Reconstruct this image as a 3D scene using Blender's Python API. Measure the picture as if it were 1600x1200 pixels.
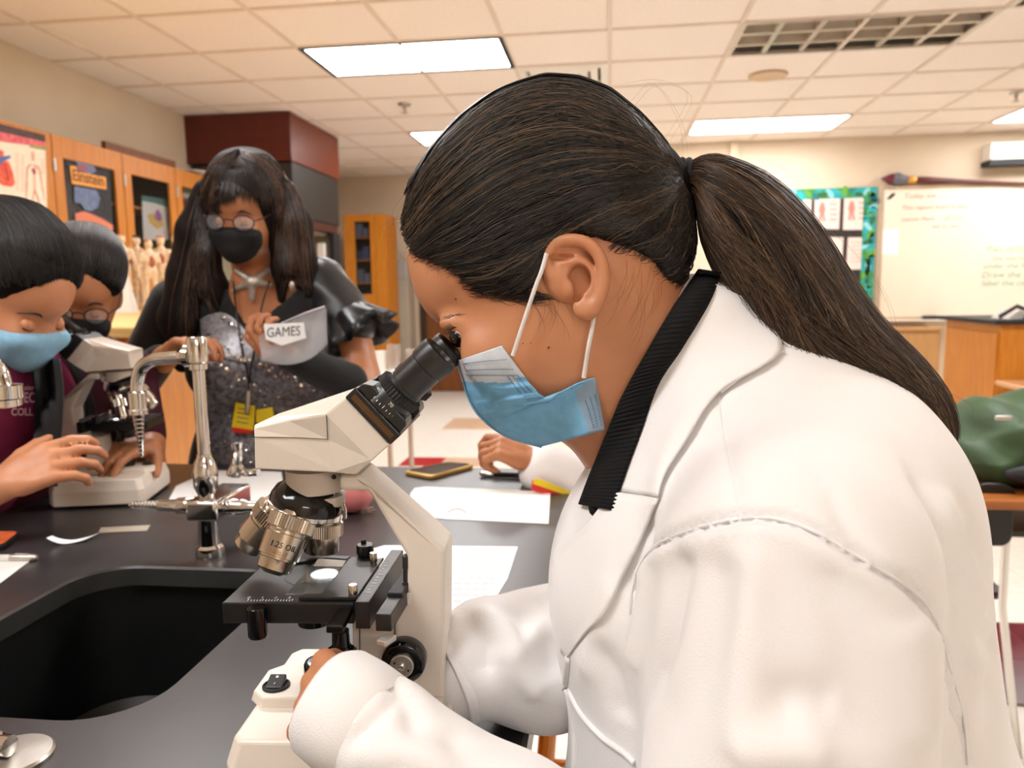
import bpy, math, random
import numpy as np
from mathutils import Matrix, Vector
from mathutils.bvhtree import BVHTree
for o in list(bpy.data.objects): bpy.data.objects.remove(o)
scene = bpy.context.scene
COL = scene.collection
rng = np.random.default_rng(7)
random.seed(7)
R = math.radians
# ---------------------------------------------------------------- camera
FPX = 1200.0
CAM = np.array([0, 0, 1.29])
_Y = np.array([.125, .125, -1.]); _Y /= np.linalg.norm(_Y)
_Z = np.array([0, 1., 0]) - _Y[1]*_Y; _Z /= np.linalg.norm(_Z)
_X = np.cross(_Y, _Z)
MC = np.array([_X, _Y, _Z])                      # camera axes -> room axes
cam_data = bpy.data.cameras.new('camera')
cam_data.sensor_width = 36; cam_data.lens = 36*FPX/1600
cam_data.clip_start = .02; cam_data.clip_end = 100
cam_data.dof.use_dof = True; cam_data.dof.focus_distance = .58; cam_data.dof.aperture_fstop = 9.0
cam_ob = bpy.data.objects.new('camera', cam_data); COL.objects.link(cam_ob)
m4 = np.eye(4); m4[:3, :3] = MC; m4[:3, 3] = CAM
cam_ob.matrix_world = Matrix(m4.tolist())
scene.camera = cam_ob
# ---------------------------------------------------------------- world, exposure
w = bpy.data.worlds.new('room_air'); scene.world = w; w.use_nodes = True
w.node_tree.nodes['Background'].inputs[0].default_value = (1, .93, .85, 1)
w.node_tree.nodes['Background'].inputs[1].default_value = .35
vs = scene.view_settings
vs.view_transform = 'Standard'; vs.look = 'None'; vs.gamma = 1; vs.use_curve_mapping = False
vs.exposure = 1.15
LAMP_STRENGTH = 9.0
LAMP_COLOR = (.97, .98, 1.0)
# ---------------------------------------------------------------- helpers
def ray(px, py): return MC @ np.array([(px-800)/FPX, (600-py)/FPX, -1.])
def oz(px, py, z): d = ray(px, py); return CAM + d*(z-CAM[2])/d[2]
def oy(px, py, y): d = ray(px, py); return CAM + d*y/d[1]
def ox(px, py, x): d = ray(px, py); return CAM + d*x/d[0]
def at(px, py, d): return CAM + ray(px, py)*d
def A(*p): return np.array(p, float)
def unit(v): v = np.asarray(v, float); return v/(np.linalg.norm(v)+1e-12)
def srgb(c):
    if isinstance(c, str): c = [int(c[i:i+2], 16)/255 for i in (0, 2, 4)]
    return tuple((x/12.92 if x <= .04045 else ((x+.055)/1.055)**2.4) for x in c)+(1,)

def mat(name, col, rough=.5, metal=0, col2=None, scale=8, bump=0, bscale=None, spec=.5, emit=0, alpha=1, trans=0, stretch=None, coat=0, sheen=0, sss=0, contrast=(.35, .65), detail=3):
    m = bpy.data.materials.new(name); m.use_nodes = True
    nt = m.node_tree; b = nt.nodes['Principled BSDF']
    b.inputs['Base Color'].default_value = srgb(col)
    b.inputs['Roughness'].default_value = rough; b.inputs['Metallic'].default_value = metal
    b.inputs['Specular IOR Level'].default_value = spec
    b.inputs['Alpha'].default_value = alpha; b.inputs['Transmission Weight'].default_value = trans
    b.inputs['Coat Weight'].default_value = coat
    b.inputs['Sheen Weight'].default_value = sheen
    if sss:
        b.inputs['Subsurface Weight'].default_value = sss
        b.inputs['Subsurface Radius'].default_value = (.010, .004, .002); b.inputs['Subsurface Scale'].default_value = 1
    if emit:
        b.inputs['Emission Color'].default_value = srgb(col); b.inputs['Emission Strength'].default_value = emit
    if col2 or bump:
        tc = nt.nodes.new('ShaderNodeTexCoord'); mp = nt.nodes.new('ShaderNodeMapping')
        nt.links.new(tc.outputs['Object'], mp.inputs[0])
        if stretch: mp.inputs['Scale'].default_value = stretch
        if col2:
            n = nt.nodes.new('ShaderNodeTexNoise'); n.inputs['Scale'].default_value = scale; n.inputs['Detail'].default_value = detail
            nt.links.new(mp.outputs[0], n.inputs[0])
            r = nt.nodes.new('ShaderNodeValToRGB')
            r.color_ramp.elements[0].color = srgb(col); r.color_ramp.elements[1].color = srgb(col2)
            r.color_ramp.elements[0].position, r.color_ramp.elements[1].position = contrast
            nt.links.new(n.outputs[0], r.inputs[0]); nt.links.new(r.outputs[0], b.inputs['Base Color'])
        if bump:
            n2 = nt.nodes.new('ShaderNodeTexNoise'); n2.inputs['Scale'].default_value = bscale or scale*4; n2.inputs['Detail'].default_value = 3
            nt.links.new(mp.outputs[0], n2.inputs[0])
            bp = nt.nodes.new('ShaderNodeBump'); bp.inputs['Strength'].default_value = bump; bp.inputs['Distance'].default_value = .002
            nt.links.new(n2.outputs[0], bp.inputs['Height']); nt.links.new(bp.outputs[0], b.inputs['Normal'])
    return m

class Geo:
    def __init__(s): s.v = []; s.f = []; s.n = 0
    def add(s, v, f):
        v = np.asarray(v, float).reshape(-1, 3)
        s.v.append(v); s.f += [tuple(int(i)+s.n for i in q) for q in f]; s.n += len(v); return s
    def geo(s, g):
        V = g.V(); return s.add(V, g.f)
    def V(s): return np.concatenate(s.v) if s.v else np.zeros((0, 3))
    def xf(s, M=None, t=None):
        V = s.V()
        if M is not None: V = V @ np.asarray(M, float).T
        if t is not None: V = V + np.asarray(t, float)
        s.v = [V]; return s
    def box(s, lo, hi, M=None, t=None):
        lo = np.asarray(lo, float); hi = np.asarray(hi, float)
        v = np.array([[(lo, hi)[i][0], (lo, hi)[j][1], (lo, hi)[k][2]] for i in (0, 1) for j in (0, 1) for k in (0, 1)])
        if M is not None: v = v @ np.asarray(M).T
        if t is not None: v = v+np.asarray(t)
        return s.add(v, [(0, 1, 3, 2), (4, 6, 7, 5), (0, 4, 5, 1), (2, 3, 7, 6), (0, 2, 6, 4), (1, 5, 7, 3)])
    def loft(s, rings, closed=True, cap=True):
        rings = np.asarray(rings, float); n, m = rings.shape[:2]
        f = []
        for i in range(n-1):
            for j in range(m if closed else m-1):
                k = (j+1) % m
                f.append((i*m+j, i*m+k, (i+1)*m+k, (i+1)*m+j))
        if cap and closed:
            f.append(tuple(range(m))[::-1]); f.append(tuple((n-1)*m+j for j in range(m)))
        return s.add(rings.reshape(-1, 3), f)
    def tube(s, pts, r, n=10, cap=True, up=None, squash=1.0):
        pts = np.asarray(pts, float); r = np.broadcast_to(np.asarray(r, float), (len(pts),))
        t = np.gradient(pts, axis=0); t /= np.linalg.norm(t, axis=1)[:, None]+1e-12
        if up is None: up = A(0, 0, 1) if abs(t[0][2]) < .9 else A(1, 0, 0)
        a = unit(up - t[0]*np.dot(up, t[0])); rings = []
        ang = np.arange(n)*2*np.pi/n
        for i in range(len(pts)):
            a = unit(a - t[i]*np.dot(a, t[i])); b = np.cross(t[i], a)
            rings.append(pts[i] + r[i]*(np.cos(ang)[:, None]*a*squash + np.sin(ang)[:, None]*b))
        return s.loft(rings, cap=cap)
    def cyl(s, a, b, ra, rb=None, n=20):
        return s.tube([a, b], [ra, ra if rb is None else rb], n)
    def lathe(s, o, ax, prof, n=24):
        o = np.asarray(o, float); ax = unit(ax)
        a = unit(np.cross(ax, A(0, 0, 1) if abs(ax[2]) < .9 else A(1, 0, 0))); b = np.cross(ax, a)
        ang = np.arange(n)*2*np.pi/n
        rings = [o+ax*h+max(r, 1e-5)*(np.cos(ang)[:, None]*a+np.sin(ang)[:, None]*b) for h, r in prof]
        return s.loft(rings)
    def ball(s, c, r, nu=14, nv=9, M=None):
        r = np.broadcast_to(np.asarray(r, float), (3,)); rings = []
        for i in range(nv+1):
            th = np.pi*(i+.02 if i == 0 else i-.02 if i == nv else i)/nv
            ph = np.arange(nu)*2*np.pi/nu
            p = np.stack([np.sin(th)*np.cos(ph), np.sin(th)*np.sin(ph), np.full(nu, -np.cos(th))], 1)*r
            if M is not None: p = p @ np.asarray(M).T
            rings.append(p+np.asarray(c, float))
        return s.loft(rings)
    def prism(s, poly, fn0, fn1):
        """extrude a polygon: fn0, fn1 map each 2-D point to the two end faces"""
        a = [fn0(*p) for p in poly]; b = [fn1(*p) for p in poly]; n = len(poly)
        f = [(i, (i+1) % n, n+(i+1) % n, n+i) for i in range(n)] + [tuple(range(n))[::-1], tuple(range(n, 2*n))]
        return s.add(a+b, f)

def wloc(o):
    p = np.zeros(3)
    while o is not None: p = p+np.array(o.location); o = o.parent
    return p
def mesh_from(name, V, f, mats, smooth=True, angle=35):
    me = bpy.data.meshes.new(name); me.from_pydata([tuple(p) for p in V], [], f)
    me.validate(); me.update()
    if smooth:
        me.polygons.foreach_set('use_smooth', [True]*len(me.polygons))
        if angle < 180: me.set_sharp_from_angle(angle=R(angle))
    for m in (mats if isinstance(mats, (list, tuple)) else [mats]): me.materials.append(m)
    return me
def fix_normals(me):
    import bmesh
    bm = bmesh.new(); bm.from_mesh(me); bmesh.ops.recalc_face_normals(bm, faces=bm.faces); bm.to_mesh(me); bm.free()
def mk(name, g, m, parent=None, smooth=True, angle=35, bevel=0, seg=2, sub=0, recalc=True, tag=None, kind=None):
    V = g.V()
    if parent is not None: off = wloc(parent)
    else:
        lo, hi = V.min(0), V.max(0); off = A((lo[0]+hi[0])/2, (lo[1]+hi[1])/2, lo[2])
    me = mesh_from(name, V-off, g.f, m, smooth, angle)
    if recalc: fix_normals(me)
    if smooth and angle < 180: me.set_sharp_from_angle(angle=R(angle))
    o = bpy.data.objects.new(name, me); COL.objects.link(o)
    if parent is None: o.location = off
    else: o.parent = parent
    if bevel:
        b = o.modifiers.new('bevel', 'BEVEL'); b.width = bevel; b.segments = seg; b.limit_method = 'ANGLE'; b.angle_limit = R(40); b.harden_normals = False
    if sub:
        b = o.modifiers.new('sub', 'SUBSURF'); b.levels = sub; b.render_levels = sub
    if tag: label(o, *tag)
    if kind: o['kind'] = kind
    return o
def label(o, text, cat, group=None):
    o['label'] = text; o['category'] = cat
    if group: o['group'] = group
    return o
def thing(name, text, cat, loc, group=None):
    o = bpy.data.objects.new(name, None); COL.objects.link(o); o.location = tuple(float(x) for x in loc)
    o.empty_display_size = .05
    return label(o, text, cat, group)
def piece(name, me, loc, parent):
    o = bpy.data.objects.new(name, me); COL.objects.link(o); o.parent = parent
    o.location = tuple(np.asarray(loc, float)-wloc(parent)); return o
def evalmesh(o):
    bpy.context.view_layer.update()
    return bpy.data.meshes.new_from_object(o.evaluated_get(bpy.context.evaluated_depsgraph_get()))
def text_geo(s, size, depth=.0005, align='CENTER', font_shear=0, bold=0):
    c = bpy.data.curves.new('t', 'FONT'); c.body = s; c.size = size; c.extrude = depth; c.align_x = align; c.align_y = 'CENTER'
    c.shear = font_shear; c.offset = bold; c.resolution_u = 3
    o = bpy.data.objects.new('t', c); COL.objects.link(o); me = evalmesh(o)
    V = np.array([v.co[:] for v in me.vertices]); f = [tuple(p.vertices) for p in me.polygons]
    bpy.data.objects.remove(o); bpy.data.curves.remove(c); bpy.data.meshes.remove(me)
    g = Geo(); g.add(V, f); return g
def smooth_curve(pts, n):
    """Catmull-Rom through points"""
    P = np.asarray(pts, float); P = np.concatenate([[2*P[0]-P[1]], P, [2*P[-1]-P[-2]]])
    out = []; k = len(P)-3
    for t in np.linspace(0, k-1e-9, n):
        i = int(t); u = t-i; a, b, c, d = P[i:i+4]
        out.append(.5*((2*b)+(c-a)*u+(2*a-5*b+4*c-d)*u*u+(3*b-a-3*c+d)*u**3))
    return np.array(out)
# ---- signed distance modelling (bodies, heads, hands): smooth union of rounded cones and ellipsoids, meshed by surface nets
def poly_sd(Q, poly):
    """signed distance to a polygon, positive inside"""
    Qu, inv = np.unique(np.round(Q, 6), axis=0, return_inverse=True)
    d = np.full(len(Qu), 1e9); ins = np.zeros(len(Qu), bool); n = len(poly)
    for i in range(n):
        a, b = poly[i], poly[(i+1) % n]; ab = b-a
        t = np.clip(((Qu-a)@ab)/(ab@ab+1e-15), 0, 1); d = np.minimum(d, np.linalg.norm(Qu-a-t[:, None]*ab, axis=1))
        c = (a[1] > Qu[:, 1]) != (b[1] > Qu[:, 1]); xx = a[0]+(Qu[:, 1]-a[1])*(b[0]-a[0])/((b[1]-a[1]) if abs(b[1]-a[1]) > 1e-12 else 1e-12)
        ins ^= c & (Qu[:, 0] < xx)
    return np.where(ins, d, -d)[inv.ravel()]
class SDF:
    def __init__(s, k=.01): s.p = []; s.k = k
    def cone(s, a, b, ra, rb=None, k=None, op='u'):
        s.p.append(('c', A(*a), A(*b), ra, ra if rb is None else rb, s.k if k is None else k, op)); return s
    def chain(s, pts, rs, k=None):
        for i in range(len(pts)-1): s.cone(pts[i], pts[i+1], rs[i], rs[i+1], k)
        return s
    def ell(s, c, r, M=None, k=None, op='u'):
        s.p.append(('e', A(*c), np.broadcast_to(A(*np.atleast_1d(r)), (3,)), np.eye(3) if M is None else np.asarray(M, float), 0, s.k if k is None else k, op)); return s
    def prof(s, poly, wfun, Rr, y0, k=None, op='u', wmax=.1):
        s.p.append(('p', np.asarray(poly, float), wfun, Rr, y0, s.k if k is None else k, op, wmax)); return s
    def bounds(s):
        lo = np.full(3, 1e9); hi = -lo
        for q in s.p:
            if q[6] != 'u': continue
            if q[0] == 'c':
                lo = np.minimum(lo, np.minimum(q[1]-q[3], q[2]-q[4])); hi = np.maximum(hi, np.maximum(q[1]+q[3], q[2]+q[4]))
            elif q[0] == 'p':
                a, b = q[1].min(0), q[1].max(0); lo = np.minimum(lo, [a[0], q[4]-q[7], a[1]]); hi = np.maximum(hi, [b[0], q[4]+q[7], b[1]])
            else:
                r = np.max(q[2]); lo = np.minimum(lo, q[1]-r); hi = np.maximum(hi, q[1]+r)
        return lo, hi
    def ev(s, P):
        d = None
        for q in s.p:
            if q[0] == 'c':
                ab = q[2]-q[1]; t = np.clip(((P-q[1])@ab)/(ab@ab+1e-12), 0, 1)
                e = np.linalg.norm(P-q[1]-t[:, None]*ab, axis=1)-(q[3]+(q[4]-q[3])*t)
            elif q[0] == 'p':
                d2 = poly_sd(P[:, [0, 2]], q[1]); h = 1-np.clip(d2/q[3], -3, 1); y = (P[:, 1]-q[4])/q[2](P[:, 0], P[:, 2])
                e = .5*q[3]*(np.sign(h)*h*h+y*y-1)
            else:
                L = (P-q[1]) @ q[3]; k0 = np.linalg.norm(L/q[2], axis=1); k1 = np.linalg.norm(L/(q[2]**2), axis=1)
                e = k0*(k0-1)/(k1+1e-9)
            if d is None: d = e; continue
            k = q[5]
            if q[6] == 'u':
                h = np.clip(.5+.5*(d-e)/k, 0, 1); d = d*(1-h)+e*h-k*h*(1-h)
            else:
                h = np.clip(.5-.5*(d+e)/k, 0, 1); d = d*(1-h)-e*h+k*h*(1-h)
        return d
    def mesh(s, res, pad=.01, post=None):
        lo, hi = s.bounds(); lo = lo-pad-res; hi = hi+pad+res
        n = np.ceil((hi-lo)/res).astype(int)+1
        ax = [lo[i]+res*np.arange(n[i]) for i in range(3)]
        D = np.empty(n)
        yz = np.stack(np.meshgrid(ax[1], ax[2], indexing='ij'), -1).reshape(-1, 2)
        for i in range(n[0]):
            P = np.concatenate([np.full((len(yz), 1), ax[0][i]), yz], 1)
            D[i] = s.ev(P).reshape(n[1], n[2])
        return surface_nets(D, lo, res)
def surface_nets(D, lo, res):
    S = D < 0; n = np.array(D.shape)
    c = np.zeros(n-1); pos = np.zeros(tuple(n-1)+(3,)); cnt = np.zeros(n-1)
    corners = [(i, j, k) for i in (0, 1) for j in (0, 1) for k in (0, 1)]
    def sl(a, o): return a[o[0]:n[0]-1+o[0], o[1]:n[1]-1+o[1], o[2]:n[2]-1+o[2]]
    for o in corners:
        for ax in range(3):
            if o[ax]: continue
            o2 = list(o); o2[ax] = 1
            a, b = sl(D, o), sl(D, o2); x = (a < 0) != (b < 0)
            t = np.where(x, a/np.where(x, a-b, 1), 0)
            for d in range(3): pos[..., d] += np.where(x, (o[d]+(t if d == ax else 0)), 0)
            cnt += x
    act = cnt > 0; idx = -np.ones(n-1, int); idx[act] = np.arange(act.sum())
    ijk = np.argwhere(act); V = lo+res*(ijk+pos[act]/cnt[act][:, None])
    F = []
    for ax in range(3):
        a = [slice(1, -1)]*3; a[ax] = slice(0, -1); b = [slice(1, -1)]*3; b[ax] = slice(1, None)
        s0, s1 = S[tuple(a)], S[tuple(b)]; e = np.argwhere(s0 != s1)
        if not len(e): continue
        off = np.ones(3, int); off[ax] = 0; e = e+off
        u, v = [(1, 2), (2, 0), (0, 1)][ax]
        du = np.zeros(3, int); du[u] = 1; dv = np.zeros(3, int); dv[v] = 1
        q = np.stack([idx[tuple((e-du-dv).T)], idx[tuple((e-dv).T)], idx[tuple(e.T)], idx[tuple((e-du).T)]], 1)
        ins = S[tuple((e).T)] if False else S[tuple(a)][tuple((e-off).T)]
        q = np.where(ins[:, None], q, q[:, ::-1]); F.append(q)
    F = np.concatenate(F); F = F[(F >= 0).all(1)]
    return V, F
def sdf_geo(s, res, smooth=1):
    V, F = s.mesh(res); g = Geo(); g.add(V, F.tolist()); return g
# ================================================================ ROOM
CEIL = 2.74; XL = -3.44; XR = 5.6; YB = -3.6; YF = 8.25; YF2 = 9.7; XJ = -.35
M_wall = mat('wall_paint', 'ddcbb3', .75, col2='d7c4ab', scale=1.5, bump=.1, bscale=120)
M_tile = mat('ceiling_tile', 'faefe5', .9, col2='f6e9dd', scale=60, bump=.35, bscale=220)
M_tbar = mat('grid_bar', 'e9d8c8', .55, col2='e1cfbe', scale=5)
M_floor = mat('floor_tile_white', 'f4efe6', .28, col2='eee8dd', scale=14)
M_floor_b = mat('floor_tile_tan', 'd8b89a', .3, col2='d0ae90', scale=14)
M_floor_r = mat('floor_tile_red', 'b8202a', .3, col2='a81a24', scale=14)
M_floor_m = mat('floor_tile_maroon', '6a1f30', .3, col2='5d1a29', scale=14)
M_oak = mat('honey_oak', 'cd8328', .38, col2='bd721d', scale=6, stretch=(14, 14, 1.2), bump=.1)
M_oak_d = mat('dark_oak', '7a4517', .45, col2='6b3a12', scale=6, stretch=(10, 10, 1.2))
M_door = mat('door_brown', '6e3d14', .45, col2='7d481a', scale=5, stretch=(10, 10, 1.))
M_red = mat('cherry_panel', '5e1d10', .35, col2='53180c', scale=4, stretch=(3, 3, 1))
M_darkmetal = mat('hood_grey', '2a2520', .45, col2='241f1b', scale=6)
M_black = mat('black_plastic', '0c0c0d', .32, col2='131314', scale=20)
M_blackm = mat('black_matte', '101012', .6, col2='17171a', scale=20)
M_white = mat('white_paint', 'f1ece4', .45, col2='ebe5db', scale=10)
M_paper = mat('paper', 'f7f6f4', .7, col2='f1efec', scale=5)
M_ink = mat('ink', '55565c', .7, col2='45464c', scale=30)
M_alu = mat('aluminium', 'c9c2b8', .35, .8, col2='bdb6ab', scale=10)
M_chrome = mat('chrome', 'd9d6d2', .09, 1, col2='cfccc8', scale=4)
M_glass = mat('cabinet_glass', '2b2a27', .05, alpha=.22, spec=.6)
M_whiteboard = mat('whiteboard_gloss', 'f1e6d3', .14, col2='ede1cc', scale=2, coat=.4)
M_lamp = mat('lamp_tube_glow', 'fffaf0', .5, emit=1)
b = M_lamp.node_tree.nodes['Principled BSDF']; b.inputs['Emission Color'].default_value = LAMP_COLOR+(1,); b.inputs['Emission Strength'].default_value = LAMP_STRENGTH

def S(name, g, m, parent=None, **k):
    o = mk(name, g, m, parent, **k); o['kind'] = 'structure'; return o
floor = S('floor', Geo().box((XL-.1, YB-.1, -.12), (XR+.1, YF2+.1, -.006)), M_floor, smooth=False)
wl = S('wall_left', Geo().box((XL-.1, YB, -.006), (XL, YF2, CEIL+.1)), M_wall, smooth=False)
S('wall_far_right', Geo().box((XJ, YF, -.006), (XR, YF+.1, CEIL+.1)), M_wall, smooth=False)
S('wall_jog', Geo().box((XJ, YF+.1, -.006), (XJ+.1, YF2, CEIL+.1)), M_wall, smooth=False)
S('wall_far_left', Geo().box((XL, YF2, -.006), (XJ+.1, YF2+.1, CEIL+.1)), M_wall, smooth=False)
S('wall_right', Geo().box((XR, YB, -.006), (XR+.1, YF, CEIL+.1)), M_wall, smooth=False)
S('wall_back', Geo().box((XL-.1, YB-.1, -.006), (XR+.1, YB, CEIL+.1)), M_wall, smooth=False)
S('baseboard_far', Geo().box((XJ, YF-.012, -.005), (XR, YF, .1)), M_blackm, smooth=False)
S('baseboard_far_left', Geo().box((XL, YF2-.012, -.005), (XJ, YF2, .1)), M_blackm, smooth=False)
# floor tiles that can be seen: beyond the bench and at the right edge
TS = .305
tm = {}
for k, m in (('w', M_floor), ('b', M_floor_b), ('r', M_floor_r), ('m', M_floor_m)):
    g = Geo().box((-TS/2+.0012, -TS/2+.0012, -.004), (TS/2-.0012, TS/2-.0012, 0)); tm[k] = mesh_from('floor_tile', g.V(), g.f, m, False)
def ftile(i, j, k): piece('floor_tile', tm[k], (-1.4+TS*i, 5.6+TS*j, 0), floor)
for i in range(-6, 6):
    for j in range(-2, 14):
        if XL+.2 < -1.4+TS*i < XJ+.6 and (5.6+TS*j < YF2-.2 if -1.4+TS*i < XJ-.2 else 5.6+TS*j < YF-.2):
            k = 'w'
            if (i, j) == (0, 0): k = 'r'
            elif (i, j) in ((1, 0), (0, 6), (0, 5), (1, 5), (1, 6), (-3, 8)): k = 'b'
            ftile(i, j, k)
for i in range(8, 14):
    for j in range(-10, -1):
        ftile(i, j, 'm' if j <= -9 else 'w')
# ---------------------------------------------------------------- ceiling: bars, tiles, troffers
ceil = S('ceiling', Geo().box((XL-.1, YB-.1, CEIL+.12), (XR+.1, YF2+.1, CEIL+.2)), M_tile, smooth=False)
XG = [-1.84+.617*k for k in range(-2, 4)] + [.06+.68*k for k in range(1, 9)]
XG = [XL]+[x for x in XG if x < XR-.1]+[XR]
YG = [3.33-.635*k for k in range(10, 0, -1)]+[3.33+.635*k for k in range(0, 8)]+[YF2-1.2, YF2-.6, YF2]
YG = sorted(y for y in YG if y > YB+.1); YG = [YB]+YG
g = Geo()
for x in XG[1:-1]: g.box((x-.012, YB, CEIL-.003), (x+.012, YF2, CEIL+.012))
for y in YG[1:-1]: g.box((XL, y-.012, CEIL-.0025), (XR, y+.012, CEIL+.0115))
mk('ceiling_grid_bar', g, M_tbar, ceil, smooth=False)
def cellx(x): return max(i for i in range(len(XG)-1) if XG[i] <= x+1e-6)
def celly(y): return max(i for i in range(len(YG)-1) if YG[i] <= y+1e-6)
lights = {}   # (ix, iy): on / off ; a troffer fills two cells along x
iy1 = celly(4.7); iy3 = celly(7.3)
xa = cellx(-1.83); xb = cellx(.75)
spec_l = [(xa, iy1, 'on'), (xb, iy1, 'off'), (xb+2, iy1-1, 'off'), (xa, iy3, 'on'), (xb, iy3, 'on2'), (xb+4, iy3, 'on')]
for dy, xs, st_ in ((4, (xa, xb, xb+4), 'on'), (8, (xa,), 'on'), (8, (xb, xb+4), 'off'), (12, (xb,), 'on')):
    for xx in xs: spec_l.append((xx, iy1-dy, st_))
occ = {}
for ix, iy, st in spec_l:
    occ[(ix, iy)] = 1; occ[(ix+1, iy)] = 1
vent_cell = (cellx(-.3), celly(5.4)); occ[vent_cell] = 1
tmesh = {}
for i in range(len(XG)-1):
    for j in range(len(YG)-1):
        if (i, j) in occ: continue
        wx, wy = XG[i+1]-XG[i], YG[j+1]-YG[j]; key = (round(wx, 3), round(wy, 3))
        if key not in tmesh:
            gg = Geo().box((-wx/2+.004, -wy/2+.004, .0), (wx/2-.004, wy/2-.004, .016)); tmesh[key] = mesh_from('ceiling_tile', gg.V(), gg.f, M_tile, False)
        piece('ceiling_tile', tmesh[key], ((XG[i]+XG[i+1])/2, (YG[j]+YG[j+1])/2, CEIL+.006), ceil)
M_lens = mat('troffer_lens_off', 'ddd2c4', .4, col2='d2c6b7', scale=8)
M_louver = mat('louver_blade', 'd0c4b4', .3, .35, col2='c6b9a8', scale=8)
LL = {(xa, iy1): 'lit ceiling troffer above the person with the black mask, largest and nearest', (xb, iy1): 'unlit ceiling troffer with silver louver grid above the ponytail',
      (xb+2, iy1-1): 'unlit louvered ceiling troffer cut by the top right corner', (xa, iy3): 'small lit far ceiling troffer partly hidden by the bowed head',
      (xb, iy3): 'lit ceiling troffer with two bright tubes near the far wall', (xb+4, iy3): 'lit ceiling troffer at right edge above the whiteboard'}
for ix, iy, st in spec_l:
    x0, x1, y0, y1 = XG[ix], XG[ix+2], YG[iy], YG[iy+1]
    lb = LL.get((ix, iy), ('lit' if st != 'off' else 'unlit')+' ceiling troffer overhead outside the frame, %s, %s row' % ({xa: 'left', xb: 'middle'}.get(ix, 'right'), 'nearest' if iy == iy1-4 else 'rear'))
    t = thing('ceiling_light', lb, 'ceiling light', ((x0+x1)/2, (y0+y1)/2, CEIL-.004), 'ceiling troffers')
    g = Geo()
    for lo, hi in (((x0, y0), (x1, y0+.03)), ((x0, y1-.03), (x1, y1)), ((x0, y0+.03), (x0+.03, y1-.03)), ((x1-.03, y0+.03), (x1, y1-.03))):
        g.box((*lo, CEIL-.006), (*hi, CEIL+.01))
    mk('frame', g, M_alu if st == 'off' else M_blackm if st == 'on' and iy == iy1 else M_alu, t, smooth=False)
    if st == 'off':
        mk('housing', Geo().box((x0+.02, y0+.02, CEIL+.085), (x1-.02, y1-.02, CEIL+.1)), M_lens, t, smooth=False)
        for k in range(1, 6):
            x = x0+(x1-x0)*k/6
            mk('louver_blade', Geo().prism([(-.03, .0), (.03, 0), (.006, .075), (-.006, .075)], lambda a, b: A(x+a*.5, y0+.03, CEIL+b), lambda a, b: A(x+a*.5, y1-.03, CEIL+b)), M_louver, t, smooth=False)
        for k in range(1, 3):
            y = y0+(y1-y0)*k/3
            mk('louver_blade', Geo().prism([(-.03, .0), (.03, 0), (.006, .075), (-.006, .075)], lambda a, b: A(x0+.03, y+a*.5, CEIL+b-.002), lambda a, b: A(x1-.03, y+a*.5, CEIL+b-.002)), M_louver, t, smooth=False)
        for k in range(3):
            y = y0+(y1-y0)*(k+.5)/3
            mk('lamp_tube', Geo().cyl((x0+.05, y, CEIL+.07), (x1-.05, y, CEIL+.07), .012, n=8), M_white, t)
    elif st == 'on2':
        mk('housing', Geo().box((x0+.02, y0+.02, CEIL+.03), (x1-.02, y1-.02, CEIL+.045)), M_lens, t, smooth=False)
        ym = (y0+y1)/2
        for a, bb in ((y0+.04, ym-.05), (ym+.05, y1-.04)):
            mk('diffuser', Geo().box((x0+.05, a, CEIL-.006), (x1-.05, bb, CEIL+.025)), M_lamp, t, smooth=False)
    else:
        mk('diffuser', Geo().box((x0+.031, y0+.031, CEIL-.002), (x1-.031, y1-.031, CEIL+.012)), M_lamp, t, smooth=False)
# vent, speaker, sprinklers
i, j = vent_cell; x0, x1, y0, y1 = XG[i], XG[i+1], YG[j], YG[j+1]; cx, cy = (x0+x1)/2, (y0+y1)/2
t = thing('ceiling_vent', 'square white ceiling air vent above the bowed head', 'vent', (cx, cy, CEIL-.02))
for k in range(4):
    a0 = (.5-.115*k)*(x1-x0-.02); a1 = a0-.05; z0 = CEIL-.002-.003*(k % 2); 
    ring = lambda a, z: [A(cx-a, cy-a, z), A(cx+a, cy-a, z), A(cx+a, cy+a, z), A(cx-a, cy+a, z)]
    mk('vane', Geo().loft([ring(a0, CEIL+.02 if k else CEIL), ring(a0, CEIL-.004), ring(a1, CEIL-.012), ring(a1, CEIL+.03)], cap=False), M_white, t, smooth=False)
mk('vent_box', Geo().box((x0+.02, y0+.02, CEIL+.05), (x1-.02, y1-.02, CEIL+.06)), M_blackm, t, smooth=False)
p = oz(1200, 118, CEIL)
t = thing('ceiling_speaker', 'round flush ceiling speaker below the unlit louvered troffer', 'speaker', (p[0], p[1], CEIL-.012))
M_grille = mat('speaker_grille', 'd9bb97', .5, col2='cfae88', scale=150)
mk('rim', Geo().lathe((p[0], p[1], CEIL-.012), (0, 0, 1), [(.002, .105), (0, .115), (.004, .13), (.012, .132), (.012, .1)], 32), M_grille, t)
mk('grille', Geo().lathe((p[0], p[1], CEIL-.01), (0, 0, 1), [(0, .001), (.001, .07), (.003, .104), (.008, .104)], 32), M_grille, t)
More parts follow.
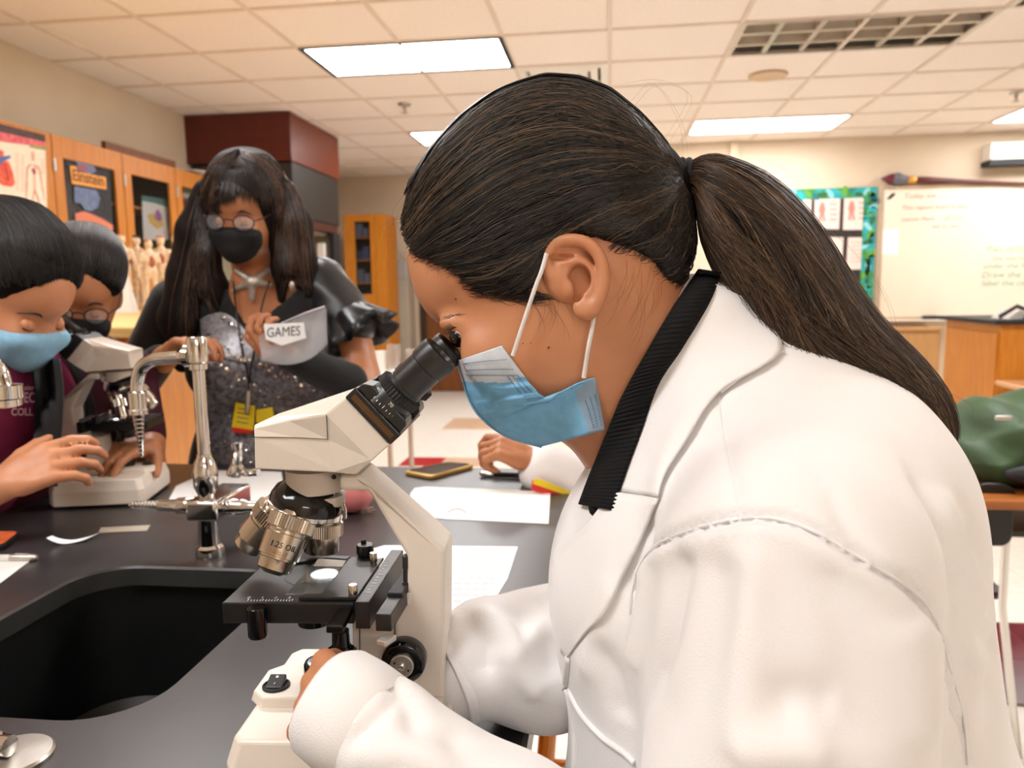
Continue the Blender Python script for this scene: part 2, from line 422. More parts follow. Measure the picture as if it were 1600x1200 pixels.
for (px, py, lb) in ((632, 167, 'ceiling sprinkler head between the two left troffers'), (1588, 149, 'ceiling sprinkler head near the right edge of the ceiling')):
    p = oz(px, py, CEIL-.02)
    t = thing('sprinkler_head', lb, 'sprinkler', (p[0], p[1], CEIL-.07), 'ceiling sprinklers')
    mk('escutcheon', Geo().lathe((p[0], p[1], CEIL-.012), (0, 0, 1), [(0, .02), (.003, .045), (.012, .05)], 20), M_alu, t)
    mk('nozzle', Geo().lathe((p[0], p[1], CEIL-.07), (0, 0, 1), [(0, .006), (.002, .03), (.006, .03), (.008, .008), (.03, .008), (.035, .016), (.058, .016)], 16), M_alu, t)
# ---------------------------------------------------------------- left wall: cabinets
XC = -3.1; ZT = ox(78, 208, XC)[2]; 
def yx(px, py): return ox(px, py, XC)[1]
M_pgl = M_glass
M_print = lambda n, c, c2=None: mat(n, c, .55, col2=c2 or c, scale=30)
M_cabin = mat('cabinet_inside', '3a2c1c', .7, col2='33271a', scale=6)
Ys = [yx(-70, 180), yx(79, 208), yx(190, 238), yx(273, 262), yx(330, 280)]
ZB = 1.32
labs = ['oak wall cabinet carrying the heart anatomy poster', 'oak glass-door wall cabinet with the orange lettered poster', 'oak glass-door wall cabinet with the white flower chart', 'oak glass-door wall cabinet beside the cherry bulkhead, stacked papers inside']
cabs = []
for k in range(4):
    y0, y1 = Ys[k], Ys[k+1]
    t = thing('wall_cabinet', labs[k], 'cabinet', (XC-.15, (y0+y1)/2, ZB), 'oak wall cabinets'); cabs.append(t)
    g = Geo().box((XL, y0+.002, ZB), (XL+.015, y1-.002, ZT)).box((XL, y0+.002, ZB), (XC-.02, y0+.018, ZT)).box((XL, y1-.018, ZB), (XC-.02, y1-.002, ZT)).box((XL, y0+.002, ZT-.02), (XC-.02, y1-.002, ZT)).box((XL, y0+.002, ZB), (XC-.02, y1-.002, ZB+.02))
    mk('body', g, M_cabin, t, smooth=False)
    for z in (ZB+.28, ZB+.55): mk('shelf', Geo().box((XL+.015, y0+.018, z), (XC-.06, y1-.018, z+.018)), M_oak, t, smooth=False)
    sw = .085
    g = Geo().box((XC-.02, y0+.004, ZB), (XC, y0+sw, ZT)).box((XC-.02, y1-sw, ZB), (XC, y1-.004, ZT)).box((XC-.02, y0+sw, ZT-.12), (XC, y1-sw, ZT)).box((XC-.02, y0+sw, ZB), (XC, y1-sw, ZB+.08))
    d = mk('door', g, M_oak, t, smooth=False, bevel=.002)
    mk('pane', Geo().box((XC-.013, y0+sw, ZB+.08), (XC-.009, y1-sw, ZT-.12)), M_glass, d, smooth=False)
    for z in (ZT-.17, ZB+.15): mk('hinge', Geo().cyl((XC+.006, y0+.004, z-.035), (XC+.006, y0+.004, z+.035), .008, n=10), M_alu, d)
    mk('handle', Geo().tube([(XC, y1-.045, ZB+.2), (XC+.03, y1-.045, ZB+.21), (XC+.03, y1-.045, ZB+.29), (XC, y1-.045, ZB+.3)], .005, 8), M_alu, d)
# board lying on the cabinets
y0, y1 = yx(172, 225), yx(280, 250); za = ox(172, 221, XC)[2]
mk('plank', Geo().box((XC-.06, y0, ZT+.001), (XC-.03, y1, za+.005)), M_oak_d, smooth=False, tag=('long dark wooden board lying on top of the wall cabinets', 'board'))
M_plate = mat('white_dish', 'eee6dc', .3, col2='e6ddd2', scale=5)
p = ox(291, 263, XC-.1)
mk('shallow_dish', Geo().lathe((XC-.12, p[1]+.1, ZT+.001), (0, 0, 1), [(0, .06), (.006, .07), (.03, .15), (.034, .15), (.01, .068)], 24), M_plate, tag=('shallow white dish resting on top of the last oak cabinet', 'dish'))
# heart poster on the first cabinet
def wallquad(name, m, parent, pxs, x, th=.002, **k):
    """flat print hanging in the plane X = x, corners as seen"""
    P = [ox(a, c, x) for a, c in pxs]
    return mk(name, Geo().prism(P, lambda *q: A(x, q[1], q[2]), lambda *q: A(x+th, q[1], q[2])), m, parent, smooth=False, **k)
xp = XC+.004
pb = ox(75, 340, xp); t = thing('anatomy_poster', 'large heart and circulation anatomy poster hung on oak cabinet', 'poster', (xp, pb[1]-.3, pb[2]))
M_cream = M_print('poster_cream', 'f6ead6', 'f1e3cc')
wallquad('sheet', M_cream, t, [(-70, 176), (70, 211), (75, 400), (-66, 400)], xp)
wallquad('headline_band', M_print('poster_black', '3a2c28', '5a3a34'), t, [(-70, 176), (70, 211), (70.5, 222), (-70, 190)], xp+.002)
wallquad('headline_band', M_print('poster_rose', 'd9485a', 'e27a7e'), t, [(-70, 190), (70.5, 222), (71, 229), (46, 227), (-69, 212)], xp+.002)
wallquad('headline_band', M_print('poster_olive', '9aa04f'), t, [(46, 227), (71, 229), (71, 235), (46, 230)], xp+.002)
M_heart = M_print('heart_red', 'd8402a', 'e96b45'); M_vein = M_print('vein_blue', '5466a8')
wallquad('heart_print', M_heart, t, [(-20, 250), (-5, 232), (5, 236), (6, 248), (14, 254), (20, 270), (23, 287), (18, 292), (5, 290), (-10, 282)], xp+.002)
wallquad('heart_print', M_vein, t, [(-12, 246), (4, 244), (16, 243), (16, 247), (5, 252), (-2, 260), (-10, 256)], xp+.003)
wallquad('heart_print', M_print('heart_dark', 'b52f22'), t, [(6, 256), (8, 256), (15, 282), (12, 282)], xp+.003)
M_body = M_print('body_print', 'e3b49a', 'd99f88')
wallquad('figure_print', M_body, t, [(48, 242), (49, 237), (52, 237), (54, 243), (53, 252), (50, 252)], xp+.002)
for q in ([(41, 262), (45, 257), (50, 256), (50, 258), (46, 260), (43, 268), (43, 290), (41, 310), (40, 310)], [(52, 256), (60, 259), (63, 266), (66, 285), (70, 312), (69, 312), (64, 287), (60, 266), (52, 259)],
          [(52, 270), (54, 270), (55, 295), (61, 312), (62, 326), (60, 326), (59, 312), (54, 300), (52, 312), (52, 326), (50, 326), (50, 312), (53, 294)]):
    wallquad('figure_print', M_body, t, q, xp+.002)
wallquad('figure_print', M_print('organ_red', 'b5444a'), t, [(49, 264), (53, 262), (56, 268), (55, 273), (52, 272)], xp+.003)
wallquad('leaf_print', M_print('leaf_green', '7fa64a'), t, [(-20, 304), (8, 304), (20, 309), (26, 313), (10, 315), (-20, 311)], xp+.002)
wallquad('leaf_print', M_print('leaf_yellow', 'f2d95a'), t, [(-20, 313), (12, 316), (34, 318), (36, 321), (4, 322), (-20, 325)], xp+.002)
for yy in range(242, 300, 5):
    for xx in (24, 33, 64):
        if xx == 64 and yy > 262: continue
        wallquad('caption_print', M_print('caption', 'cdb79c') if False else M_body, t, [(xx, yy+xx*.22-7), (xx+5, yy+xx*.22-6), (xx+5, yy+xx*.22-4.6), (xx, yy+xx*.22-5.6)], xp+.002)
# lettered poster behind second door glass
xg = XC-.0135
p = ox(140, 340, xg); t = thing('cabinet_poster', 'dark poster with orange lettering inside oak cabinet door', 'poster', (xg, p[1], p[2]-.2))
wallquad('sheet', M_print('poster_slate', '4a4a46', '525c6e'), t, [(101, 242), (172, 260), (178, 420), (108, 420)], xg-.006)
xg = XC-.008
wallquad('blue_print', M_print('poster_blue', '6f82a6', '5b6b8c'), t, [(116, 291), (150, 297), (156, 310), (152, 325), (142, 330), (132, 328), (126, 318), (116, 316)], xg)
wallquad('blue_print', M_print('poster_blue_b', '66799c'), t, [(118, 252), (132, 250), (146, 258), (150, 268), (140, 272), (124, 266)], xg)
wallquad('letter_band', M_print('poster_orange', 'eb9a3c', 'f3ab55'), t, [(109, 259), (119, 260), (121, 268), (165, 277), (166, 296), (112, 287)], xg+.0006)
wallquad('pink_print', M_print('poster_pink', 'a0546a'), t, [(120, 259), (128, 257), (138, 263), (138, 267), (121, 266)], xg+.001)
wallquad('pink_print', M_print('poster_coral', 'd97e5e'), t, [(117, 334), (130, 330), (142, 334), (160, 342), (176, 352), (176, 366), (118, 345)], xg)
tg = text_geo('Einstein', .16, .0004, bold=.004)
p = ox(138, 279, xg); c = tg.V(); ux = unit(ox(165, 287, xg)-ox(112, 274, xg)); 
wdt = np.linalg.norm(ox(163, 286, xg)-ox(114, 275, xg)); sc = wdt/(c[:, 0].max()-c[:, 0].min())
V = p+(c[:, :1]*sc)*A(0, 1, 0)+(c[:, 1:2]*sc*1.0)*A(0, 0, 1)+A(.0034, 0, 0)+c[:, 2:3]*A(1, 0, 0)
mk('lettering', Geo().add(V, tg.f), M_print('letter_brown', '7a4a22'), t, smooth=False)
# charts and papers in the third and fourth cabinet
xq = XC-.05
p = ox(240, 360, xq); t = thing('flower_chart', 'white chart with purple and yellow blossom inside cabinet', 'chart', (xq, p[1], ox(240, 372, xq)[2]))
wallquad('sheet', M_paper, t, [(221, 305), (262, 312), (265, 375), (224, 375)], xq)
wallquad('header_print', M_print('chart_teal', '4f7f80', '6b9a96'), t, [(221, 305), (262, 312), (262, 324), (240, 317), (222, 314)], xq+.002)
wallquad('flower_print', M_print('chart_yellow', 'edc14e', 'efd48a'), t, [(230, 336), (238, 333), (252, 340), (256, 352), (246, 358), (234, 348)], xq+.002)
wallquad('flower_print', M_print('chart_purple', 'a562b0', 'b57fbb'), t, [(243, 330), (247, 327), (252, 336), (253, 344), (247, 346), (241, 340)], xq+.003)
p = ox(212, 330, xq)
mk('red_binder', Geo().box((xq-.2, yx(206, 300)-.02, ZB+.57), (xq-.01, yx(213, 300), ZT-.2)), M_floor_r, smooth=False, bevel=.004, tag=('red binder standing at the left of the flower chart', 'binder'))
cols = ['c9bfa0', '8d7a4c', 'a02c3c', '5f5f86', 'd7cfc0', '6e6a58', '8b8475', 'b8b0a0']
yb = Ys[3]+.14
z = ZB+.571
for k in range(8):
    h = .018+.015*((k*7) % 3)
    mk('paper_stack', Geo().box((XC-.28, yb+.01*(k % 3), z), (XC-.03, yb+.2+.012*((k*5) % 3), z+h-.001)), M_print('stack_%d' % k, cols[k]), smooth=False, tag=('folded paper bundle in the stack inside the last cabinet, %s from the bottom' % ['first', 'second', 'third', 'fourth', 'fifth', 'sixth', 'seventh', 'eighth'][k], 'paper', 'bundles in the last cabinet'))
    z += h
# ---------------------------------------------------------------- fume hood and cherry bulkhead
t = thing('bulkhead', 'dark cherry wood bulkhead box hung under the ceiling', 'bulkhead', (-2.99, 6.65, 2.29))
x0, x1, y0, y1 = XL, -2.54, 6.12, 7.25
zb = oy(360, 254, y0)[2]
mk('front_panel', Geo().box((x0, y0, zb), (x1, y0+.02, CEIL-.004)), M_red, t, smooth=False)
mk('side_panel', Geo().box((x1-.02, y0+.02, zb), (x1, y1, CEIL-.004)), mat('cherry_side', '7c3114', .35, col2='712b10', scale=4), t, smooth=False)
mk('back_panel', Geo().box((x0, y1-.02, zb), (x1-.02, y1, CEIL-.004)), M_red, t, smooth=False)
t = thing('fume_hood', 'dark grey fume hood under the cherry bulkhead', 'fume hood', (-2.99, 6.7, 0))
zm = oy(500, 345, 6.6)[2]
mk('hood_body', Geo().box((x0+.02, y0+.03, zm), (x1-.01, y1-.02, zb-.002)), M_darkmetal, t, smooth=False, bevel=.01)
mk('trim_panel', Geo().box((x0+.02, y0+.1, zm-.07), (x1-.02, y1-.05, zm-.001)), mat('hood_trim', '4a1d12', .4, col2='421a10', scale=5), t, smooth=False)
mk('back_panel', Geo().box((x0+.02, y0+.1, .92), (x0+.05, y1-.05, zm-.07)), mat('hood_liner', 'b9b29a', .5, col2='aba58c', scale=6), t, smooth=False)
mk('post', Geo().box((x1-.06, y1-.2, .92), (x1-.01, y1-.03, zm-.07)), M_blackm, t, smooth=False)
mk('post', Geo().box((x0+.05, y1-.1, .92), (x1-.06, y1-.05, zm-.07)), mat('hood_rear', '9d9880', .5, col2='8a866e', scale=5), t, smooth=False)
mk('sash_light', Geo().box((-2.85, 6.75, zm-.1), (-2.62, 7.1, zm-.075)), M_alu, t, smooth=False)
p = oy(512, 393, 7.18); mk('control_panel', Geo().box((p[0]-.035, 7.0, p[2]-.07), (p[0]+.035, 7.045, p[2]+.07)), M_white, t, smooth=False, bevel=.004)
p = oy(513, 419, 7.1); mk('outlet', Geo().lathe((p[0], 7.05, p[2]), (0, -1, 0), [(0, .035), (.02, .035), (.025, .02)], 16), M_alu, t)
mk('base_cabinet', Geo().box((x0+.02, y0+.05, 0), (x1-.02, y1-.03, .9)), M_oak, t, smooth=False)
p = oy(485, 357, 6.6); mk('warning_lamp', Geo().ball(p, (.03, .03, .025)), mat('lamp_red', 'd9505a', .4), t)
# ---------------------------------------------------------------- far left: tall glass cabinet, grey door panel, brown door
yc = 8.7
a = oy(536, 333, yc); c = oy(602, 345, yc)
t = thing('tall_cabinet', 'tall oak cabinet with narrow glass door beyond the fume hood', 'cabinet', ((a[0]+c[0])/2, yc+.2, 0))
x0, x1, zt = a[0], c[0], a[2]-.02
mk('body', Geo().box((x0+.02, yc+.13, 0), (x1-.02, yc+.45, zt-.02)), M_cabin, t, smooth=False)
for xs_ in (x0, x1-.02): mk('side_panel', Geo().box((xs_, yc+.021, 0), (xs_+.02, yc+.45, zt)), M_oak, t, smooth=False)
mk('top_panel', Geo().box((x0+.02, yc+.021, zt-.02), (x1-.02, yc+.45, zt)), M_oak, t, smooth=False)
xm = oy(585, 345, yc)[0]
mk('side_stile', Geo().box((xm, yc, 0), (x1, yc+.02, zt)), M_oak, t, smooth=False)
g = Geo().box((x0, yc, 0), (oy(553, 340, yc)[0], yc+.02, zt)).box((oy(577, 340, yc)[0], yc, 0), (xm-.004, yc+.02, zt)).box((oy(553, 340, yc)[0], yc, zt-.08), (oy(577, 340, yc)[0], yc+.02, zt)).box((oy(553, 340, yc)[0], yc, 0), (oy(577, 340, yc)[0], yc+.02, oy(560, 460, yc)[2]))
d = mk('door', g, M_oak, t, smooth=False)
mk('pane', Geo().box((oy(553, 340, yc)[0], yc+.008, oy(560, 460, yc)[2]), (oy(577, 340, yc)[0], yc+.012, zt-.08)), M_glass, d, smooth=False)
mk('handle', Geo().box((xm-.05, yc-.02, .86), (xm-.03, yc, 1.02)), M_blackm, d, smooth=False)
for k in range(4):
    z = 1.12+.26*k
    mk('shelf', Geo().box((oy(553, 340, yc)[0]-.02, yc+.021, z), (oy(577, 340, yc)[0]+.02, yc+.1, z+.015)), M_oak, t, smooth=False)
    for j in range(2):
        mk('stored_box', Geo().box((oy(554, 340, yc)[0]+.08*j, yc+.022, z+.016), (oy(554, 340, yc)[0]+.08*j+.07, yc+.09, z+.12+.05*((k+j) % 2))), M_print('stored_%d%d' % (k, j), ['5a6488', '6f7488', '4d4f6a', '7c7f92'][(k+2*j) % 4]), smooth=False, tag=('blue grey box on the %s shelf of the tall cabinet, %s' % (['lowest', 'second', 'third', 'top'][k], ['left', 'right'][j]), 'box', 'boxes in the tall cabinet'))
M_greypanel = mat('grey_panel', 'b9ab97', .6, col2='b0a28e', scale=4)
a = oy(603, 407, YF2); c = oy(655, 600, YF2)
t = thing('grey_locker', 'pale grey metal locker between tall cabinet and brown door', 'locker', ((a[0]+c[0])/2, YF2-.2, 0))
mk('locker_body', Geo().box((a[0], YF2-.3, 0), (c[0]-.02, YF2-.014, a[2])), M_greypanel, t, smooth=False)
mk('locker_door', Geo().box((a[0]+.02, YF2-.32, .05), (c[0]-.04, YF2-.3, oy(620, 438, YF2)[2])), M_greypanel, t, smooth=False, bevel=.004)
mk('locker_door', Geo().box((a[0]+.02, YF2-.32, oy(620, 436, YF2)[2]), (c[0]-.04, YF2-.3, a[2]-.03)), mat('grey_panel_b', 'b4aaa2', .6, col2='aaa098', scale=4), t, smooth=False, bevel=.004)
a = oy(655, 400, YF2); c = oy(790, 600, YF2)
t = S('door_1', Geo().box((a[0]+.08, YF2-.03, 0), (a[0]+1.0, YF2-.005, 2.08)), M_door, smooth=False)
mk('frame', Geo().box((a[0], YF2-.06, 0), (a[0]+.08, YF2-.004, 2.14)).box((a[0]+1.0, YF2-.06, 0), (a[0]+1.08, YF2-.004, 2.14)).box((a[0]+.08, YF2-.06, 2.08), (a[0]+1, YF2-.004, 2.14)), mat('door_frame', '3b2413', .5, col2='33200f', scale=5), t, smooth=False)
mk('door_handle', Geo().tube([(a[0]+.9, YF2-.03, 1.0), (a[0]+.9, YF2-.08, 1.0), (a[0]+.78, YF2-.08, 1.0)], .01, 8), M_alu, t)
# counter along left wall with figures
z = 1.205
t = thing('display_counter', 'pale wooden counter top with the row of anatomy figures', 'counter', (-2.2, 3.7, 0))
M_maple = mat('maple_top', 'e3bd7c', .4, col2='d9b06c', scale=5, stretch=(2, 12, 12))
cpoly = [(XL+.01, 1.95), (-1.22, 1.95), (-1.75, 4.6), (XL+.01, 4.6)]
mk('counter_top', Geo().prism(cpoly, lambda x, y: A(x, y, z-.03), lambda x, y: A(x, y, z)), M_maple, t, smooth=False, bevel=.006)
mk('cabinet_body', Geo().prism([(XL+.02, 2.05), (-1.34, 2.05), (-1.85, 4.55), (XL+.02, 4.55)], lambda x, y: A(x, y, 0), lambda x, y: A(x, y, z-.031)), M_oak, t, smooth=False)
mk('cabinet_door', Geo().box((-2.05, 2.03, .1), (-1.4, 2.05, z-.08)), M_oak, t, smooth=False, bevel=.004)
mk('cabinet_door', Geo().box((-2.75, 2.03, .1), (-2.1, 2.05, z-.08)), M_oak, t, smooth=False, bevel=.004)
# ================================================================ FAR WALL: boards, brush, pipe; desks at right
yb = YF-.02
def py_(px, py): return oy(px, py, yb)
def facequad(name, m, parent, pxs, y, th=.003, **k):
    P = [oy(a, c, y) for a, c in pxs]
    return mk(name, Geo().prism(P, lambda *q: A(q[0], y, q[2]), lambda *q: A(q[0], y-th, q[2])), m, parent, smooth=False, **k)
a = oy(1379, 292, yb); c = oy(1366, 500, yb)
x0 = (a[0]+c[0])/2; zt, zb_ = a[2], c[2]
t = thing('whiteboard', 'wide whiteboard with red and green handwriting on the far wall', 'whiteboard', (x0+1.2, yb, zb_))
mk('panel', Geo().box((x0, yb-.012, zb_), (x0+2.44, yb+.018, zt)), M_whiteboard, t, smooth=False)
M_trim = mat('board_trim', 'cbb59a', .4, .4, col2='c0a98e', scale=5)
for lo, hi in (((x0, zt-.03), (x0+2.44, zt)), ((x0, zb_), (x0+2.44, zb_+.03)), ((x0, zb_+.03), (x0+.025, zt-.03)), ((x0+2.415, zb_+.03), (x0+2.44, zt-.03))):
    mk('frame_rail', Geo().box((lo[0], yb-.022, lo[1]), (hi[0], yb-.0125, hi[1])), M_trim, t, smooth=False)
mk('marker_tray', Geo().box((x0+.02, yb-.09, zb_-.012), (x0+2.42, yb-.013, zb_+.004)), M_white, t, smooth=False)
M_redink = M_print('red_marker', 'e0897c', 'e59a8c'); M_grnink = M_print('green_marker', '86b79c', '7fae92'); M_blkink = M_print('black_marker', '4a4640')
def handwriting(txts, m, y):
    for (px, py, wpx, s) in txts:
        tg = text_geo(s, 1, 0, 'LEFT', .2); c = tg.V(); sx = (oy(px+wpx, py, y)[0]-oy(px, py, y)[0])/(c[:, 0].max()+1e-6); p = oy(px, py, y)
        V = np.stack([p[0]+c[:, 0]*sx, np.full(len(c), y-.0015), p[2]+c[:, 1]*sx*.9], 1)
        mk('handwriting', Geo().add(V, tg.f), m, t, smooth=False, recalc=False)
handwriting([(1412, 307, 50, 'Today we'), (1408, 325, 105, 'This report from Friday'), (1408, 343, 52, 'Lesson Plans'), (1475, 341, 28, 'of Unit'), (1455, 354, 44, 'due on class')], M_redink, yb-.0125)
handwriting([(1540, 390, 70, 'Plan of the'), (1550, 404, 80, 'the microscope'), (1535, 416, 90, 'under the focus'), (1533, 430, 95, 'Draw the slide'), (1533, 443, 100, 'label the cells by')], M_grnink, yb-.0125)
facequad('magnet', M_black, t, [(1385, 311), (1394, 302), (1399, 303), (1391, 311)], yb-.0125, .012)
facequad('taped_note', M_paper, t, [(1379, 358), (1404, 359), (1403, 398), (1377, 397)], yb-.0125, .001)
p = oy(1454, 494, yb-.05)
mk('board_eraser', Geo().box((p[0]-.075, yb-.085, zb_+.005), (p[0]+.075, yb-.035, zb_+.04)), M_blackm, smooth=False, bevel=.005, tag=('black felt eraser on the whiteboard tray', 'eraser'))
# bulletin board
bx0, bx1, bz1, bz0 = oy(1190, 293, yb)[0], x0-.035, oy(1300, 294, yb)[2], oy(1365, 478, yb)[2]-.1
t = thing('bulletin_board', 'bulletin board with teal leafy border and pinned sheets', 'bulletin board', ((bx0+bx1)/2, yb, bz0))
mk('backing', Geo().box((bx0, yb, bz0), (bx1, yb+.018, bz1)), mat('black_backing', '2a2522', .8, col2='332d29', scale=9), t, smooth=False)
M_teal = mat('border_teal', '1fa3a6', .6, col2='3f8f3a', scale=9, contrast=(.48, .55)); 
bw = .13
for lo, hi in (((bx0, bz1-bw*.8), (bx1, bz1)), ((bx1-bw, bz0+bw), (bx1, bz1-bw*.8)), ((bx0, bz0), (bx1, bz0+bw)), ((bx0, bz0+bw), (bx0+bw, bz1-bw*.8))):
    mk('border_strip', Geo().box((lo[0], yb-.004, lo[1]), (hi[0], yb-.0005, hi[1])), M_teal, t, smooth=False)
M_leafs = [M_print('leaf_a', '2fb3b8'), M_print('leaf_b', '6aa83a'), M_print('leaf_c', '157a86'), M_print('leaf_d', '2f6a3a'), M_print('leaf_e', '8fd8dc')]
lr = random.Random(3)
for k in range(46):
    if k < 16: cx_, cz_ = bx0+(bx1-bx0)*(k+.5)/16, bz1-bw*.4+lr.uniform(-.03, .03)
    else: cx_, cz_ = bx1-bw/2+lr.uniform(-.035, .035), bz1-.05-(bz1-bz0-.1)*(k-15.5)/30
    an = lr.uniform(0, 3.1); L = lr.uniform(.035, .06)
    pts = [(math.cos(u)*L, math.sin(u)*L*.5) for u in np.linspace(0, 2*np.pi, 9)[:-1]]
    pts = [(x*math.cos(an)-z*math.sin(an), x*math.sin(an)+z*math.cos(an)) for x, z in pts]
    mk('border_leaf', Geo().prism(pts, lambda x, z: A(cx_+x, yb-.0045, cz_+z), lambda x, z: A(cx_+x, yb-.008, cz_+z)), M_leafs[k % 5], t, smooth=False)
M_sheet = M_print('pinned_white', 'f4ddd4', 'efd5cb'); M_skel = M_print('skeleton_red', 'c9877a')
for n_, q in enumerate(([(1319, 308), (1360, 308), (1357, 359), (1317, 359)], [(1273, 310), (1313, 309), (1311, 358), (1272, 358)], [(1325, 371), (1357, 371), (1353, 421), (1322, 421)], [(1272, 370), (1318, 371), (1315, 420), (1270, 420)], [(1225, 310), (1268, 310), (1266, 358), (1224, 358)])):
    o = facequad('pinned_sheet', M_sheet, t, q, yb-.001, .002)
    x_, z_ = q[0]
    if n_ < 2:
        facequad('figure_print', M_skel, o, [(x_+9, z_+8), (x_+12, z_+5), (x_+15, z_+8), (x_+17, z_+18), (x_+15, z_+24), (x_+17, z_+36), (x_+13, z_+36), (x_+12, z_+26), (x_+10, z_+36), (x_+6, z_+36), (x_+8, z_+24), (x_+6, z_+18)], yb-.0032, .0008)
        for r_ in range(4): facequad('text_print', M_skel, o, [(x_+23, z_+8+r_*8), (x_+35, z_+8+r_*8), (x_+35, z_+10+r_*8), (x_+23, z_+10+r_*8)], yb-.0032, .0008)
    else:
        for r_ in range(6): facequad('text_print', M_skel, o, [(x_+4, z_+7+r_*6), (x_+28, z_+7+r_*6), (x_+28, z_+8+r_*6), (x_+4, z_+8+r_*6)], yb-.0032, .0006)
# giant paint brush resting on the whiteboard's top rail
p0, p1 = oy(1377, 279, yb-.04), oy(1620, 289, yb-.04)
yy = yb-.045
def bp(px, py): return oy(px, py, yy)
rb = (oy(1400, 290, yy)-oy(1400, 268, yy))
t = thing('giant_brush', 'oversized paint brush with maroon handle lying above the whiteboard', 'brush', bp(1500, 294))
ax = unit(bp(1600, 287)-bp(1378, 279)); sc = np.linalg.norm(bp(1600, 287)-bp(1378, 279))/222
dz = bp(1400, 276)[2]-(zt+.001)
o = bp(1377, 279)
mk('bristle_tip', Geo().lathe(o, ax, [(0, .006), (6*sc, 5*sc), (13*sc, 8*sc), (19*sc, 9*sc)], 16), M_floor_m, t)
mk('bristles', Geo().lathe(o, ax, [(18*sc, 9*sc), (26*sc, 11*sc), (34*sc, 8*sc), (42*sc, 6*sc)], 16), M_print('brush_grey', '6f7078', '5d5f68'), t)
mk('ferrule', Geo().lathe(o, ax, [(42*sc, 6*sc), (46*sc, 6.5*sc), (52*sc, 6.5*sc), (55*sc, 5*sc)], 16), mat('brush_brass', 'd9a050', .35, .6), t)
mk('handle', Geo().lathe(o, ax, [(55*sc, 5*sc), (65*sc, 6*sc), (80*sc, 5.5*sc), (130*sc, 3.8*sc), (190*sc, 2.8*sc), (300*sc, 2.2*sc), (320*sc, .5*sc)], 16), mat('brush_maroon', '4d1718', .35, col2='5c1f1c', scale=8), t)
# pipe cover on the wall, wall box with screen reflection
a = oy(1141, 222, yb); c = oy(1154, 222, yb)
M_pipe = mat('pipe_cover', 'e2cdb0', .5, col2='dac4a6', scale=4)
mk('wall_raceway', Geo().box((a[0], YF-.05, .1), (c[0], YF-.001, CEIL-.004)), M_pipe, smooth=False, bevel=.008, tag=('beige vertical cable raceway on the far wall', 'raceway'))
YS = 8.06; a = oy(1549, 222, YS); c = oy(1549, 258, YS)
t = thing('screen_housing', 'white projection screen housing mounted high at right', 'projector screen', (a[0]+1, YS+.1, c[2]))
mk('case', Geo().box((a[0], YS, c[2]+.05), (a[0]+2.2, YF-.002, a[2]-.005)), M_white, t, smooth=False, bevel=.01)
mk('slot', Geo().box((a[0], YS, c[2]), (a[0]+2.2, YF-.002, c[2]+.049)), M_blackm, t, smooth=False)
mk('face_panel', Geo().box((a[0]+.06, YS-.012, c[2]+.1), (a[0]+2.1, YS-.0005, a[2]-.03)), mat('gloss_white', 'fbf8f2', .2, col2='f5f1ea', scale=3, coat=.5), t, smooth=False)
# low cupboard on the far wall
a = oy(1425, 513, YF-.35); c = oy(1470, 513, YF-.35)
t = thing('low_cupboard', 'low tan cupboard under the whiteboard', 'cupboard', ((a[0]+c[0])/2-.4, YF-.2, 0))
M_tan = mat('tan_laminate', 'c49560', .5, col2='ba8b56', scale=5, stretch=(8, 8, 1))
mk('body', Geo().box((c[0]-1.1, YF-.35, 0), (c[0], YF-.02, a[2]-.02)), M_tan, t, smooth=False)
mk('top', Geo().box((c[0]-1.12, YF-.37, a[2]-.02), (c[0]+.01, YF-.02, a[2])), M_tan, t, smooth=False)
for k in range(2): 
    d = mk('cupboard_door', Geo().box((c[0]-1.08+.54*k, YF-.366, .08), (c[0]-.56+.54*k, YF-.351, a[2]-.05)), M_tan, t, smooth=False, bevel=.003)
    mk('knob', Geo().ball((c[0]-.6+.1*k, YF-.375, .7), .014), M_alu, d)
# teacher's podium at the right edge
yp = 4.6
a = oy(1565, 507, yp); zpod = a[2]
t = thing('demonstration_desk', 'tall orange oak demonstration desk at right edge with black top', 'desk', (a[0]+.6, yp+.35, 0))
mk('body', Geo().box((a[0], yp, 0), (a[0]+1.4, yp+.7, zpod)), M_oak, t, smooth=False)
mk('side_panel', Geo().box((a[0]-.012, yp+.02, .1), (a[0]-.0005, yp+.68, zpod-.05)), M_oak, t, smooth=False)
mk('desk_top', Geo().box((a[0]-.05, yp-.04, zpod+.0005), (a[0]+1.45, yp+.74, zpod+.025)), M_blackm, t, smooth=False, bevel=.004)
t = thing('cable_heap', 'black folded lamp arm and papers lying on the demonstration desk', 'clutter', (a[0]+.2, yp+.1, zpod+.026))
mk('folded_arm', Geo().tube([(a[0]+.01, yp+.05, zpod+.04), (a[0]+.1, yp+.05, zpod+.1), (a[0]+.22, yp+.05, zpod+.05), (a[0]+.3, yp+.06, zpod+.045)], .012, 8), M_black, t)
mk('base', Geo().lathe((a[0]+.24, yp+.06, zpod+.026), (0, 0, 1), [(0, .09), (.015, .09), (.025, .04), (.03, .02)], 20), M_black, t)
mk('paper_fold', Geo().prism([(0, 0), (.16, 0), (.15, .03), (.06, .05)], lambda x, z: A(a[0]+.08+x, yp+.1, zpod+.026+z), lambda x, z: A(a[0]+.08+x, yp+.3, zpod+.026+z)), M_paper, t, smooth=False)
